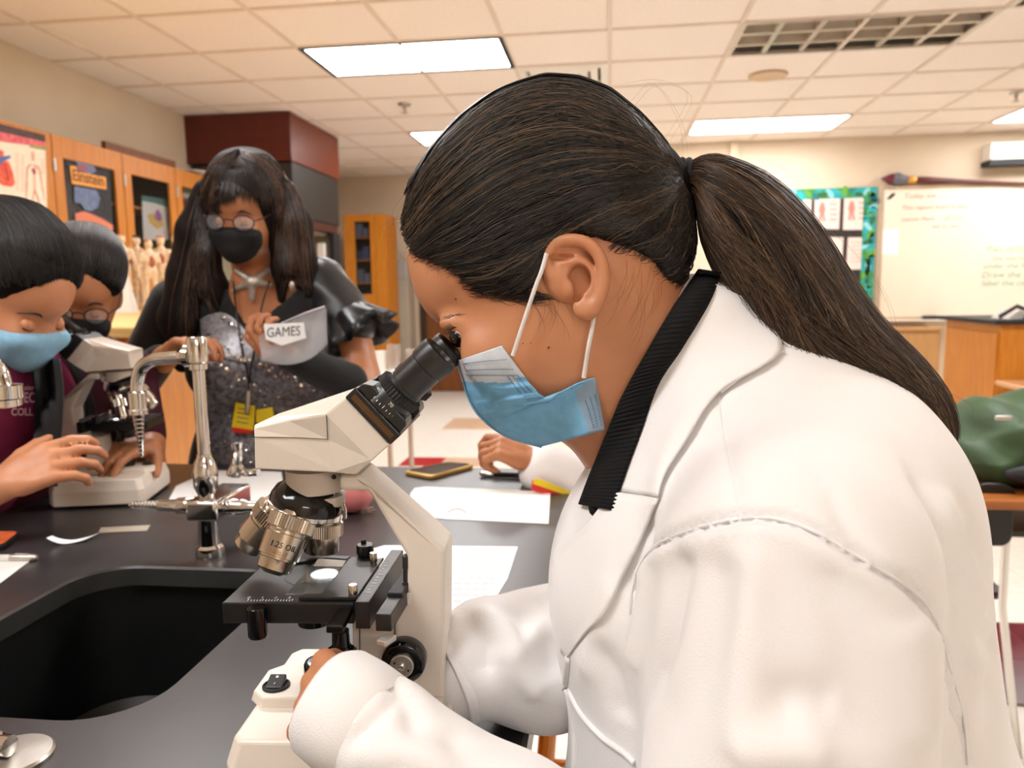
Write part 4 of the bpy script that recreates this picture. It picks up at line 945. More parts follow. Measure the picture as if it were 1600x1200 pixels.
# objectives
def objective(top, bot, spec, lab=None, yt=0, yb_=0):
    a_ = mp(*top, yt); b_ = mp(*bot, yb_); ax_ = unit(b_-a_); L = np.linalg.norm(b_-a_)
    r = spec['r']*KM
    ob = mk('objective', Geo().lathe(a_, ax_, [(f0*L, q*r) for f0, q in spec['prof']], 36), M_steel, tu)
    f0, f1, q = spec['kn']; g = Geo(); n_ = 48
    u_ = unit(np.cross(ax_, mex)); v_ = np.cross(ax_, u_); rings = []
    for ff in (f0, f0+.01, f1-.01, f1):
        rad = np.where(np.arange(2*n_) % 2 == 0, 1.0, .955)*q*r*(1 if ff not in (f0, f1) else .96)
        an = np.arange(2*n_)*np.pi/n_
        rings.append(a_+ax_*ff*L+rad[:, None]*(np.cos(an)[:, None]*u_+np.sin(an)[:, None]*v_))
    mk('knurled_ring', g.loft(rings), M_steel, ob, angle=20)
    mk('front_lens', Geo().lathe(b_, ax_, [(-.002, .35*r), (.0002, .3*r), (.0006, .05*r)], 20), M_gloss, ob)
    return ob, a_, b_, ax_, r
long_ = dict(r=33, prof=[(0, .7), (.06, .7), (.07, .9), (.3, .9), (.31, .86), (.36, .86), (.37, .93), (.72, .9), (.73, .8), (.76, .8), (.77, .78), (.93, .74), (.96, .62), (.97, .5), (1, .4)], kn=(.07, .29, 1.02))
shrt = dict(r=28, prof=[(0, .8), (.12, .8), (.13, .93), (.48, .93), (.5, .75), (.9, .74), (.94, .68), (.96, .5), (1, .3)], kn=(.14, .47, 1.0))
ob_c = objective((509, 808), (509, 866), shrt)
ob_a = objective((436, 792), (384, 857), long_, yt=.004, yb_=.006)
ob_d = objective((500, 800), (488, 862), dict(shrt, r=24), yt=.028, yb_=.044)
ob_b, a_, b_, ax_, r_ = objective((462, 800), (425, 896), dict(long_, r=36), yt=-.018, yb_=-.036)
def wrap_text(s, f0, size, m, ang0):
    tg = text_geo(s, size, 0); c = tg.V(); rad = r_*.925+.0002; e_ = unit(CAM-(a_+b_)/2); e_ = unit(e_-ax_*np.dot(e_, ax_)); f_ = np.cross(ax_, e_)
    if np.dot(f_, mex) < 0: f_ = -f_
    th = c[:, 0]/rad+ang0; L = np.linalg.norm(b_-a_)
    V = a_+ax_*(f0*L)-np.outer(c[:, 1], ax_)+rad*(np.cos(th)[:, None]*e_+np.sin(th)[:, None]*f_)
    mk('engraving', Geo().add(V, tg.f), m, ob_b, smooth=False, recalc=False)
wrap_text('1.25 OIL', .55, .0062, M_black, .05)
wrap_text('160/0.17', .67, .0044, mat('engraving_copper', 'a4713e', .4), -.1)
# eyepieces
o1 = mp(592, 641, -.031); o2 = mp(686, 552, -.031); eax = unit(o2-o1); ke = .57/FPX
epn = np.cross(eax, mey)        # in-plane normal to the axis
pc = mp(575, 658, -.0425); pc = pc-mey*np.dot(pc-ml(0, 0, 0), mey)     # plate foot on the centre plane
hw = 50*ke
def eblock(s0, s1, w0, w1, y0, inset=0): return Geo().prism([(s0, w0), (s1, w0+inset), (s1, w1-inset), (s0, w1)], lambda s, w: pc+eax*s*ke+epn*w*ke-mey*y0, lambda s, w: pc+eax*s*ke+epn*w*ke+mey*y0)
ep = mk('eyepiece_plate', eblock(1, 25, -51, 51, .046), M_anod, mroot, smooth=False, bevel=.0012)
mk('slot_strip', Geo().prism([(8, -44), (17, -44), (17, 44), (8, 44)], lambda s, w: pc+eax*s*ke+epn*w*ke-mey*.0462, lambda s, w: pc+eax*s*ke+epn*w*ke-mey*.0458), mat('brass_brown', '6b4d2c', .4, .5, col2='5c4124', scale=20), ep, smooth=False)
for sg in (-1, 1):
    yo = mey*(.031*sg); o = pc+eax*25*ke+yo
    mk('eyepiece_mount', Geo().prism([(25, -48), (40, -46), (46, -38), (46, 34), (36, 48), (25, 48)], lambda s, w: pc+eax*s*ke+epn*w*ke+yo-mey*.014*1, lambda s, w: pc+eax*s*ke+epn*w*ke+yo+mey*.012), M_anod, ep, smooth=False, bevel=.0012)
    bar = mk('diopter_barrel', Geo().lathe(o, eax, [(0, 34*ke), (2*ke, 36*ke), (30*ke, 34*ke), (32*ke, 33*ke)], 44), M_anod, ep)
    n_ = 40; rings = []
    u_ = unit(epn); v_ = np.cross(eax, u_)
    for ff in (30, 31, 45, 46):
        rad = np.where(np.arange(2*n_) % 2 == 0, 1.0, .95)*39*ke*(1 if ff in (31, 45) else .94); an = np.arange(2*n_)*np.pi/n_
        rings.append(o+eax*ff*ke+rad[:, None]*(np.cos(an)[:, None]*u_+np.sin(an)[:, None]*v_))
    mk('diopter_ring', Geo().loft(rings), M_blackm, ep, angle=20)
    tu_ = mk('eyepiece', Geo().lathe(o, eax, [(44*ke, 31*ke), (52*ke, 31*ke), (53*ke, 30*ke), (96*ke, 30*ke), (98*ke, 32*ke), (122*ke, 33*ke), (129*ke, 32*ke), (131*ke, 29*ke), (130*ke, 26*ke), (124*ke, 24*ke), (123*ke, 20*ke)], 48), M_anod, mroot)
    mk('eye_lens', Geo().lathe(o, eax, [(122*ke, 23*ke), (124*ke, 15*ke), (125*ke, .0005)], 32), mat('lens_glass', '0a0c10', .03, spec=.9, coat=1) if sg < 0 else bpy.data.materials['lens_glass'], tu_)
    if sg < 0:
        vis = unit(CAM-o); vis = unit(vis-eax*np.dot(vis, eax)); sd = np.cross(eax, vis)
        for k in range(11):
            th = R(-58+11.5*k); nrm = vis*math.cos(th)+sd*math.sin(th); tg_ = np.cross(eax, nrm)
            ln = 6 if k % 5 == 0 else 3.6
            c0 = o+eax*(9*ke)+nrm*(35.8*ke)
            mk('scale_tick', Geo().box((-.5*ln*ke, -.5*ke, -.1*ke), (.5*ln*ke, .5*ke, .3*ke), np.stack([eax, tg_, nrm], 1), c0+eax*ln*.4*ke), M_whitemark, bar, smooth=False)
        for s_, th in (('70', R(8)), ('60', R(-46))):
            nrm = vis*math.cos(th)+sd*math.sin(th); tg_ = np.cross(eax, nrm); t3 = text_geo(s_, 9*ke, 0); c = t3.V()
            sg_ = 1 if np.dot(tg_, mex) > 0 else -1
            V = o+eax*22*ke+nrm*35.6*ke+np.outer(c[:, 0]*sg_, tg_)+np.outer(c[:, 1], eax)
            mk('scale_number', Geo().add(V, t3.f), M_whitemark, bar, smooth=False, recalc=False)
# stage
YN = -.055
x0, zs = lx(346, 942, YN); x1 = lx(577, 945, YN)[0]; YFS = .036
zb0 = zs-.0165
xa_ = x0+.004
st = mk('stage', Geo().loft([[ml(x, y, z_) for x, y in ((x0, YN), (x1-.012, YN), (x1-.012, YFS), (x0+.002, YFS))] for z_ in (zb0, zs)]), M_anod, mroot, smooth=False, bevel=.0012)
hc = lx(497, 897, -.01); hcx = hc[0]; dd = (zs+BZ-CAM[2])
def stp(px, py, h=0):  # a point on the stage top seen at this pixel
    d = ray(px, py); k = (BZ+zs+h-CAM[2])/d[2]; return CAM+d*k
hcp = stp(495, 897)
mk('stage_opening', Geo().lathe(hcp, mez, [(-.001, .026), (.0003, .026), (.0004, .0255), (.0002, .001)], 40), M_sink, st)
M_slide = mat('slide_glass', 'f2f4f0', .02, trans=.92, spec=.5, alpha=.55)
sl = thing('glass_slide', 'clear glass specimen slide clipped on the main microscope stage', 'slide', stp(497, 905))
P = [stp(447, 931), stp(501, 931), stp(541, 879), stp(497, 876)]
mk('slide_plate', Geo().prism(P, lambda *q: A(*q)+mez*.0008, lambda *q: A(*q)+mez*.0018), M_slide, sl, smooth=False)
P = [stp(470, 914), stp(512, 914), stp(528, 893), stp(489, 891)]
mk('cover_slip', Geo().prism(P, lambda *q: A(*q)+mez*.0019, lambda *q: A(*q)+mez*.0022), M_slide, sl, smooth=False)
P = [stp(490, 888), stp(535, 889), stp(541, 879), stp(497, 876)]
mk('frosted_end', Geo().prism(P, lambda *q: A(*q)+mez*.0019, lambda *q: A(*q)+mez*.002), mat('frosted', 'e8e2d6', .8, alpha=.7), sl, smooth=False)
c0 = stp(507, 899)
mk('light_spot_lens', Geo().lathe(c0+mez*.00045, mez, [(0, .011), (.0002, .0108), (.0003, .001)], 28), mat('condenser_glow', 'eef4ff', .3, emit=1.6), st)
# slide holder plate and pins
def splate(name, pxs, h0, h1, m, par=st, **k): 
    P = [stp(a, b_) for a, b_ in pxs]; return mk(name, Geo().prism(P, lambda *q: A(*q)+mez*h0, lambda *q: A(*q)+mez*h1), m, par, smooth=False, **k)
hp = splate('slide_holder', [(466, 939), (474, 933), (503, 933), (545, 878), (551, 875), (590, 878), (600, 876), (557, 939)], .0004, .003, M_anod, bevel=.0006)
splate('spring_clip', [(500, 873), (512, 871), (548, 873), (541, 877), (510, 875), (486, 879), (452, 884), (450, 882)], .0006, .0022, M_black)
def pin(px, py, r, h, m, nm='pin', par=hp):
    p = stp(px, py); return mk(nm, Geo().lathe(p, mez, [(0, r*.85), (h*.35, r*.85), (h*.36, r), (h*.95, r), (h, r*.9), (h, .0003)], 22), m, par)
pin(552, 934, 7*KM, .0105, M_steel, 'thumb_screw'); pin(584, 884, 6.5*KM, .0115, M_steel, 'thumb_screw')
kb = pin(571, 872, 15*KM, .0125, M_black, 'clamp_knob')
mk('knob_pin', Geo().lathe(stp(571, 872)+mez*.012-mex*.002+mey*.004, mez, [(0, .0025), (.003, .0025), (.004, .001)], 12), M_black, kb)
# rail with scale
a0, a1 = stp(568, 946), stp(621, 866)
rd = unit(a1-a0); rs = np.cross(rd, mez)
def rail(c0, c1, w_, h0, h1, m, nm, par=mroot):
    d = unit(c1-c0); s_ = np.cross(d, mez)*w_
    return mk(nm, Geo().prism([(0, 0)]*4, lambda *q: None, lambda *q: None) if False else Geo().add([c0-s_+mez*h0, c0+s_+mez*h0, c1+s_+mez*h0, c1-s_+mez*h0, c0-s_+mez*h1, c0+s_+mez*h1, c1+s_+mez*h1, c1-s_+mez*h1], [(0, 3, 2, 1), (4, 5, 6, 7), (0, 1, 5, 4), (1, 2, 6, 5), (2, 3, 7, 6), (3, 0, 4, 7)]), m, par, smooth=False, bevel=.0008)
rl = rail(a0-rd*.004, a1, .0055, -.0165, .0042, M_anod, 'guide_rail')
for k in range(12):
    c0 = a0+rd*(.014+.0062*k)+mez*.0043-rs*(.001 if k % 3 else 0)
    mk('rail_tick', Geo().box((-.0022 if k % 3 == 0 else -.0013, -.0003, 0), (.0022 if k % 3 == 0 else .0013, .0003, .0002), np.stack([rs, rd, mez], 1), c0), M_whitemark, rl, smooth=False)
rail(stp(592, 958)+rs*.003, stp(629, 903)+rs*.003, .006, -.014, -.001, M_anod, 'carriage')
rail(stp(601, 930)+rs*.008, stp(632, 897)+rs*.004, .006, -.004, .002, M_blackm, 'carriage')
rail(stp(585, 976)+rs*.004, stp(612, 965)+rs*.0, .004, -.016, -.012, M_alu, 'rack_gear')
# near edge parts
p = mp(401, 948, YN-.006)
mk('stage_clip_post', Geo().lathe(p, -mez, [(0, 13*KM), (.0006, 14.5*KM), (.022, 14.5*KM), (.0235, 13*KM), (.0238, .001)], 28), M_gloss, mroot)
mk('cross_bar', Geo().add([mp(528, 946, YN-.001), mp(552, 946, YN-.001), mp(536, 979, YN-.02), mp(509, 978, YN-.02), mp(528, 958, YN-.001), mp(552, 958, YN-.001), mp(536, 991, YN-.02), mp(509, 990, YN-.02)], [(0, 1, 2, 3), (7, 6, 5, 4), (0, 4, 5, 1), (1, 5, 6, 2), (2, 6, 7, 3), (3, 7, 4, 0)]), M_gloss, mroot, smooth=False, bevel=.001)
for k in range(16):
    px = 388+4.6*k
    p = stp(px, 938.5 if k % 5 else 937.5)
    mk('stage_tick', Geo().box((-.00022, -.0012 if k % 5 else -.0019, .0001), (.00022, .0012, .00035), np.stack([mex, mey, mez], 1), p), M_whitemark, st, smooth=False)
for k, px in enumerate((389, 410, 431, 452)):
    t3 = text_geo('0123'[k], .0045, 0); c = t3.V(); p = stp(px, 934.5)+mez*.0003
    mk('stage_number', Geo().add(p+np.outer(c[:, 0], mex)+np.outer(c[:, 1]*1.2, mey), t3.f), M_whitemark, st, smooth=False, recalc=False)
# drive shaft and knobs below
c0 = lx(532, 985, -.042)
mk('drive_shaft', Geo().lathe(ml(c0[0], -.042, c0[1]), -mez, [(0, 13*KM), (.012, 14*KM), (.0122, 15.5*KM), (.0155, 15.5*KM), (.0157, 13*KM)], 24), M_gloss, mroot)
mk('drive_knob', Geo().lathe(ml(c0[0]-.0005, -.042, c0[1]-.0155), -mez, [(0, 22*KM), (.0015, 25*KM), (.018, 25*KM), (.02, 23*KM), (.021, 18*KM), (.036, 18*KM), (.037, 12*KM)], 30), M_gloss, mroot)
# condenser, field lens on base
c0 = lx(497, 985, 0)
mk('condenser', Geo().lathe(ml(c0[0], -.008, zb0), -mez, [(0, 34*KM), (.006, 36*KM), (.009, 34*KM), (.012, 28*KM), (.02, 26*KM), (.021, 18*KM)], 36), M_gloss, mroot)
c0 = lx(497, 1060, -.012)
fl = mk('field_lens_housing', Geo().lathe(ml(c0[0], -.005, .056), mez, [(0, 26*KM), (.004, 27*KM), (.02, 26*KM), (.022, 24*KM), (.022, 20*KM), (.018, 19*KM)], 36), M_gloss, mroot)
mk('field_lens', Geo().lathe(ml(c0[0], -.005, .0735), mez, [(0, 20*KM), (.001, 19.5*KM), (.002, 12*KM), (.0022, .001)], 32), mat('field_lens_glow', 'dcecff', .2, emit=3), fl)
# ---------------------------------------------------------------- second microscope: same model turned about, by the two students
def copy_tree(o, parent=None):
    c = o.copy(); COL.objects.link(c); c.parent = parent
    for ch in list(o.children): copy_tree(ch, c)
    return c
m2 = copy_tree(mroot)
m2.name = 'microscope'
m2['label'] = 'cream and black microscope shared by the two students at left'
ang = math.pi+R(9)
p = oz(177, 790, BZ)
m2.location = (p[0]-.060, p[1]+.055, BZ)
m2.rotation_euler = (0, 0, ang)
# ================================================================ PEOPLE: shared pieces
er, eu, ef = MC @ A(1, 0, 0), MC @ A(0, 1, 0), MC @ A(0, 0, -1)
BASIS = np.stack([er, ef, eu], 0)
def c3(px, py, d): return A((px-800)/FPX*d, d, (600-py)/FPX*d)          # x right, y away, z up, metres, in the viewer-aligned frame
def wd(V): return CAM + np.asarray(V, float) @ BASIS                     # that frame -> room
def lc(P): return (np.asarray(P, float)-CAM) @ BASIS.T                   # room -> that frame
def c2(pxs, d): return [((a-800)/FPX*d, (600-b_)/FPX*d) for a, b_ in pxs]
M_skin = mat('skin_light', 'c98a62', .45, col2='c2815a', scale=25, bump=.05, bscale=400, sss=.12)
M_skin2 = mat('skin_tan', 'bd7d55', .45, col2='b4744d', scale=25, sss=.1)
M_skin3 = mat('skin_peach', 'cf8f68', .45, col2='c7855e', scale=25, sss=.1)
M_hairblack = mat('hair_black', '120f0e', .38, col2='1d1714', scale=40, spec=.6)
M_blackcloth = mat('black_cloth', '0d0d0f', .85, col2='141416', scale=60, bump=.2, bscale=300, sheen=.1)
M_navy = mat('eye_brown', '1a0f0a', .15)
M_eyew = mat('eye_white', 'e9e2dc', .2)
def smooth_mesh(V, F, it=2, lam=.5):
    F = np.asarray(F); n = len(V); e = np.concatenate([F[:, [0, 1]], F[:, [1, 2]], F[:, [2, 3]], F[:, [3, 0]]])
    for _ in range(it):
        S_ = np.zeros_like(V); c = np.zeros(n)
        for d in range(3): S_[:, d] = np.bincount(e[:, 0], V[e[:, 1], d], n)+np.bincount(e[:, 1], V[e[:, 0], d], n)
        c = np.bincount(e[:, 0], minlength=n)+np.bincount(e[:, 1], minlength=n)
        V = V+lam*(S_/np.maximum(c, 1)[:, None]-V)
    return V
def vnormals(V, F):
    F = np.asarray(F); a = np.cross(V[F[:, 2]]-V[F[:, 0]], V[F[:, 3]]-V[F[:, 1]]); N = np.zeros_like(V)
    for k in range(4):
        for d in range(3): N[:, d] += np.bincount(F[:, k], a[:, d], len(V))
    return N/(np.linalg.norm(N, axis=1)[:, None]+1e-12)
def hand_sdf(s, w, d, n, size=1., curl=(.5, .6, .65, .7, .5), side=1, k=.006, thumb_dir=None, spread=.08):
    """five-fingered hand rooted at wrist w; d towards the knuckles, n out of the palm; side=+1 puts the thumb at +cross(d,n)"""
    w = A(*w); d = unit(d); n = unit(n-np.dot(n, d)*d); sv = np.cross(d, n)*side; z = size
    s.cone(w-d*.01*z, w+d*.04*z+sv*.016*z, .021*z, .018*z, k).cone(w-d*.01*z, w+d*.04*z-sv*.016*z, .021*z, .017*z, k)
    L = [(.040, .026, .021), (.044, .029, .023), (.041, .027, .022), (.032, .021, .019)]
    for i in range(4):
        o = .030-.0195*i; base = w+d*(.082-.004*abs(i-1))*z+sv*o*z
        s.cone(w+d*.03*z+sv*o*.7*z, base, .0145*z, .0115*z, k)
        dir_ = unit(d+sv*spread*(1.2-i)); p = base; a = 0; rr_ = [.0098, .0088, .0080, .0068]
        for j in range(3):
            a += curl[i+1]*(.75 if j == 0 else 1.0)
            dd_ = unit(dir_*math.cos(a)+n*math.sin(a)); q = p+dd_*L[i][j]*z
            s.cone(p, q, rr_[j]*z, rr_[j+1]*z, .003); p = q
    td = unit(d*.55+sv*.75+n*.35) if thumb_dir is None else unit(thumb_dir)
    p = w+d*.012*z+sv*.018*z; q = p+td*.042*z; s.cone(p, q, .0155*z, .0115*z, k)
    td2 = unit(td*math.cos(curl[0])+unit(d*.8+n*.4)*math.sin(curl[0])); p2 = q+td2*.030*z; s.cone(q, p2, .0110*z, .0095*z, .003)
    td3 = unit(td2*math.cos(curl[0]*.7)+unit(d*.6+n*.8)*math.sin(curl[0]*.7)); s.cone(p2, p2+td3*.024*z, .0095*z, .0075*z, .003)
    return s
def strands_geo(paths, r0, col_fn=None, sides=3, rmin=.25):
    """thin tapered tubes; all paths have the same number of points -> vectorised; returns verts, faces"""
    P = np.asarray(paths, float); n, m = P.shape[:2]
    T = np.gradient(P, axis=1); T /= np.linalg.norm(T, axis=2, keepdims=True)+1e-12
    up = np.where(np.abs(T[..., 2:3]) < .9, A(0, 0, 1), A(1, 0, 0)); a = np.cross(T, up); a /= np.linalg.norm(a, axis=2, keepdims=True)+1e-12; b_ = np.cross(T, a)
    r = np.broadcast_to(np.asarray(r0, float).reshape(-1, 1), (n, m))*np.interp(np.linspace(0, 1, m), [0, .12, .8, 1], [.7, 1, .9, rmin])
    an = np.arange(sides)*2*np.pi/sides
    V = P[:, :, None, :]+r[:, :, None, None]*(np.cos(an)[None, None, :, None]*a[:, :, None, :]+np.sin(an)[None, None, :, None]*b_[:, :, None, :])
    i = np.arange(n)[:, None, None]*m*sides; j = np.arange(m-1)[None, :, None]*sides; k = np.arange(sides)[None, None, :]; k2 = (k+1) % sides
    F = np.stack([i+j+k, i+j+k2, i+j+sides+k2, i+j+sides+k], -1).reshape(-1, 4)
    return V.reshape(-1, 3), F
def strand_object(name, paths, r0, m, parent, cols=None, sides=3, rmin=.25):
    V, F = strands_geo(paths, r0, sides=sides, rmin=rmin); off = wloc(parent)
    me = bpy.data.meshes.new(name); nv, nf = len(V), len(F)
    me.vertices.add(nv); me.vertices.foreach_set('co', (V-off).ravel().astype(np.float32))
    me.loops.add(nf*4); me.loops.foreach_set('vertex_index', F.ravel().astype(np.int32))
    me.polygons.add(nf); me.polygons.foreach_set('loop_start', (np.arange(nf)*4).astype(np.int32)); me.polygons.foreach_set('loop_total', np.full(nf, 4, np.int32))
    me.update(calc_edges=True); me.polygons.foreach_set('use_smooth', [True]*nf)
    if cols is not None:
        at_ = me.color_attributes.new('strand', 'FLOAT_COLOR', 'POINT')
        C = np.repeat(np.asarray(cols, float), nv//len(cols), axis=0); at_.data.foreach_set('color', np.concatenate([C, np.ones((nv, 1))], 1).ravel().astype(np.float32))
    me.materials.append(m); o = bpy.data.objects.new(name, me); COL.objects.link(o); o.parent = parent; o['kind'] = 'stuff'
    return o
def hair_mat(name, rough=.42, spec=.45):
    m = bpy.data.materials.new(name); m.use_nodes = True; nt = m.node_tree; b = nt.nodes['Principled BSDF']
    a = nt.nodes.new('ShaderNodeVertexColor'); a.layer_name = 'strand'; nt.links.new(a.outputs[0], b.inputs['Base Color'])
    b.inputs['Roughness'].default_value = rough; b.inputs['Specular IOR Level'].default_value = spec
    return m
M_strand = hair_mat('hair_strands')
def bvh_of(V, F): return BVHTree.FromPolygons([tuple(p) for p in V], [tuple(int(i) for i in f) for f in F])
def cast(bvh, px, py, dflt):
    """surface point (viewer frame) under a pixel, or the nearest surface point when the ray misses"""
    d = Vector(c3(px, py, 1.)).normalized(); h = bvh.ray_cast(Vector((0, 0, 0)), d)
    if h[0] is not None: return np.array(h[0]), np.array(h[1])
    h = bvh.find_nearest(Vector(c3(px, py, dflt))); return np.array(h[0]), np.array(h[1])
def wgeo(V, F): return Geo().add(wd(V), F.tolist() if hasattr(F, 'tolist') else F)
def strip(bvh, left, right, n, m, raise_, thick, dflt, fan=None, relax=3, wave=None):
    """cloth strip between two image polylines, laid on a surface with its own thickness (viewer frame)"""
    Lc, Rc = smooth_curve(A(*left).reshape(-1, 2), n), smooth_curve(A(*right).reshape(-1, 2), n)
    P = np.zeros((n, m, 3))
    for i in range(n):
        for j in range(m):
            f = j/(m-1); q = Lc[i]*(1-f)+Rc[i]*f; p, nn = cast(bvh, q[0], q[1], dflt); P[i, j] = p
    dep = P[..., 1].copy()
    for _ in range(relax):
        e = np.pad(dep, 1, mode='edge'); sm = (e[:-2, 1:-1]+e[2:, 1:-1]+e[1:-1, :-2]+e[1:-1, 2:])/4; dep = np.minimum(dep, .4*dep+.6*sm)
    for i in range(n):
        for j in range(m):
            f = j/(m-1); q = Lc[i]*(1-f)+Rc[i]*f; rz = raise_(i/(n-1), f) if callable(raise_) else raise_
            P[i, j] = c3(q[0], q[1], dep[i, j]-rz)
    Q = P.copy(); Q[..., 1] += thick
    g = Geo(); idx = lambda i, j, s_: s_*n*m+i*m+j; f_ = []
    for i in range(n-1):
        for j in range(m-1):
            f_.append((idx(i, j, 0), idx(i, j+1, 0), idx(i+1, j+1, 0), idx(i+1, j, 0))); f_.append((idx(i, j, 1), idx(i+1, j, 1), idx(i+1, j+1, 1), idx(i, j+1, 1)))
    for i in range(n-1):
        for j in (0, m-1): f_.append((idx(i, j, 0), idx(i+1, j, 0), idx(i+1, j, 1), idx(i, j, 1)))
    for j in range(m-1):
        for i in (0, n-1): f_.append((idx(i, j, 0), idx(i, j+1, 0), idx(i, j+1, 1), idx(i, j, 1)))
    g.add(wd(np.concatenate([P.reshape(-1, 3), Q.reshape(-1, 3)])), f_); return g
def crease(V, N, curve, amp, sig, side=None):
    """push vertices along their normals near a 3-D polyline: amp<0 digs a groove, amp>0 raises a fold"""
    C = np.asarray(curve); d = np.full(len(V), 1e9); lo, hi = C.min(0)-4*sig, C.max(0)+4*sig
    sel = np.where(((V > lo) & (V < hi)).all(1))[0]
    if not len(sel): return V
    Q = V[sel]; dm = np.full(len(Q), 1e9); tt = np.zeros(len(Q)); n = len(C)-1
    for i in range(n):
        a, b_ = C[i], C[i+1]; ab = b_-a; t = np.clip(((Q-a)@ab)/(ab@ab+1e-12), 0, 1); dd_ = np.linalg.norm(Q-a-t[:, None]*ab, axis=1)
        u = dd_ < dm; dm[u] = dd_[u]; tt[u] = (i+t[u])/n
    wgt = np.exp(-.5*(dm/sig)**2)*np.clip(np.minimum(tt, 1-tt)*6+.25, 0, 1)
    V = V.copy(); V[sel] += N[sel]*(amp*wgt)[:, None]; return V
# ================================================================ WOMAN IN THE WHITE COAT (foreground)
DH = .635
wroot = thing('person', 'person in white lab coat and blue mask with long ponytail looking into the microscope', 'person', (*wd(c3(1200, 1200, .62))[:2], 0))
def hx(px, py, d=DH): return c3(px, py, d)
skin_prof = [(640, 380), (637, 405), (641, 432), (650, 462), (664, 486), (677, 500), (692, 509), (704, 520), (711, 533), (716, 546), (722, 560), (729, 580), (733, 596), (740, 610), (748, 622), (752, 640), (765, 655), (790, 668), (830, 676), (880, 668), (930, 640), (985, 590), (1030, 520), (1058, 450), (1066, 380), (1060, 320), (1045, 270), (1010, 220), (960, 172), (900, 147), (840, 142), (780, 160), (725, 200), (680, 250), (652, 310)]
def shift_prof(P, d=DH): return np.array(c2(P, d))
def wfun(x, z):      # widest at the skull, narrower towards mouth and chin
    a = np.array(c2([(880, 360)], DH)[0]); b_ = np.array(c2([(780, 660)], DH)[0]); t = ((x-a[0])*(b_-a)[0]+(z-a[1])*(b_-a)[1])/((b_-a)@(b_-a))
    return .075-.022*np.clip(t, 0, 1)
s = SDF(.012)
s.prof(shift_prof(skin_prof), wfun, .085, DH, wmax=.09)
# brow ridge, cheekbones, eye sockets on both sides (mirror about the middle plane)
def mir(px, py, dy):   # a point dy in front of (towards the viewer) and behind the middle plane
    a = c3(px, py, DH-dy); b_ = a.copy(); b_[1] = DH+dy; return a, b_
for a in mir(695, 528, .038): s.ell(a, (.014, .013, .009), k=.010, op='s')
for a in mir(716, 506, .030): s.ell(a, (.016, .010, .007), k=.012)
for a in mir(770, 560, .040): s.ell(a, (.024, .014, .020), k=.025)
s.cone(hx(940, 480), hx(1095, 640, .64), .058, .066, .03)
s.cone(hx(900, 560, .63), hx(1000, 690, .64), .045, .05, .03)
Vh, Fh = s.mesh(.0034); Vh = smooth_mesh(Vh, Fh, 1, .4)
# ear: plate, helix, antihelix, lobe, concha
DE = .5635
e = SDF(.004)
tilt = lambda px: DE-.010*np.clip((px-860)/85, 0, 1.2)      # the rear edge stands off the head
def ep_(px, py, o=0): return c3(px, py, tilt(px)+o)
hel = [(859, 432), (855, 412), (858, 394), (868, 380), (888, 375), (912, 378), (931, 392), (941, 414), (943, 440), (938, 462), (929, 480), (915, 488)]
Pp = [ep_(*q) for q in smooth_curve(hel, 26)]
e.ell(ep_(896, 424, .006), (.0185, .006, .0235)); e.ell(ep_(918, 462, .004), (.010, .0055, .016)); e.cone(ep_(880, 440, .014), ep_(880, 440, .03), .016, .02, .008)
e.chain(Pp, [.0042]*26, .0025)
e.ell(ep_(916, 481, .001), (.0098, .0055, .0085), k=.004)
ant = [(878, 412), (900, 408), (917, 416), (925, 434), (922, 452), (914, 464)]
Pa = [ep_(*q, .001) for q in smooth_curve(ant, 14)]; e.chain(Pa, [.0030]*14, .003)
e.ell(ep_(906, 438, .002), (.0085, .0105, .0110), k=.003, op='s'); e.ell(ep_(903, 458, .0015), (.0035, .006, .008), k=.003, op='s')
e.ell(ep_(878, 402, -.001), (.0095, .0045, .0028), k=.002, op='s')
e.ell(ep_(889, 452, .001), (.004, .005, .007), k=.003)
Ve, Fe = e.mesh(.00125); Ve = smooth_mesh(Ve, Fe, 2, .5)
# hands
hs = SDF(.006)
W1 = c3(560, 1128, .497); K1 = c3(494, 1092, .537)
hand_sdf(hs, W1, K1-W1, A(.70, .55, -.45), .80, (.3, 1.0, 1.0, 1.0, 1.05), side=-1, thumb_dir=unit(K1-W1)*.8+A(-.1, .45, -.5))
hs.cone(W1, c3(600, 1150, .485), .022, .024, .01)
Vk, Fk = hs.mesh(.0028); Vk = smooth_mesh(Vk, Fk, 1, .4)
h2 = SDF(.006)
W2 = c3(752, 1058, .672); K2 = c3(690, 1062, .676)
hand_sdf(h2, W2, K2-W2, A(-.3, -.9, -.1), .95, (.4, .5, .7, .75, .8), side=-1)
h2.cone(W2, W2+unit(W2-K2)*.06, .026, .03, .01)
V2, F2 = h2.mesh(.0035)
# torso and arms of the body under the coat
tb = SDF(.03)
tb.ell(A(.19, .63, -.2), (.11, .13, .2)).cone(A(.16, .63, .02), A(.19, .63, -.12), .055, .09).cone(A(.17, .48, -.12), A(.12, .43, -.36), .045, .036).cone(A(.12, .43, -.38), c3(800, 1320, .455), .036, .030).cone(c3(800, 1320, .455), c3(600, 1150, .485), .030, .024)
tb.cone(A(.15, .78, -.12), A(.10, .76, -.25), .045, .036).cone(A(.10, .76, -.25), W2, .036, .024).ell(A(.20, .63, -.45), (.12, .14, .2)).cone(A(.2, .57, -.6), A(-.02, .55, -.62), .075, .06).cone(A(.2, .70, -.6), A(-.0, .72, -.62), .075, .06)
Vt, Ft = tb.mesh(.014)
g = wgeo(Vh, Fh); g.geo(wgeo(Ve, Fe)); g.geo(wgeo(Vk, Fk)); g.geo(wgeo(V2, F2)); g.geo(wgeo(Vt, Ft))
mk('body', g, M_skin, wroot, angle=180, recalc=False)
bvh_head = bvh_of(Vh, Fh)
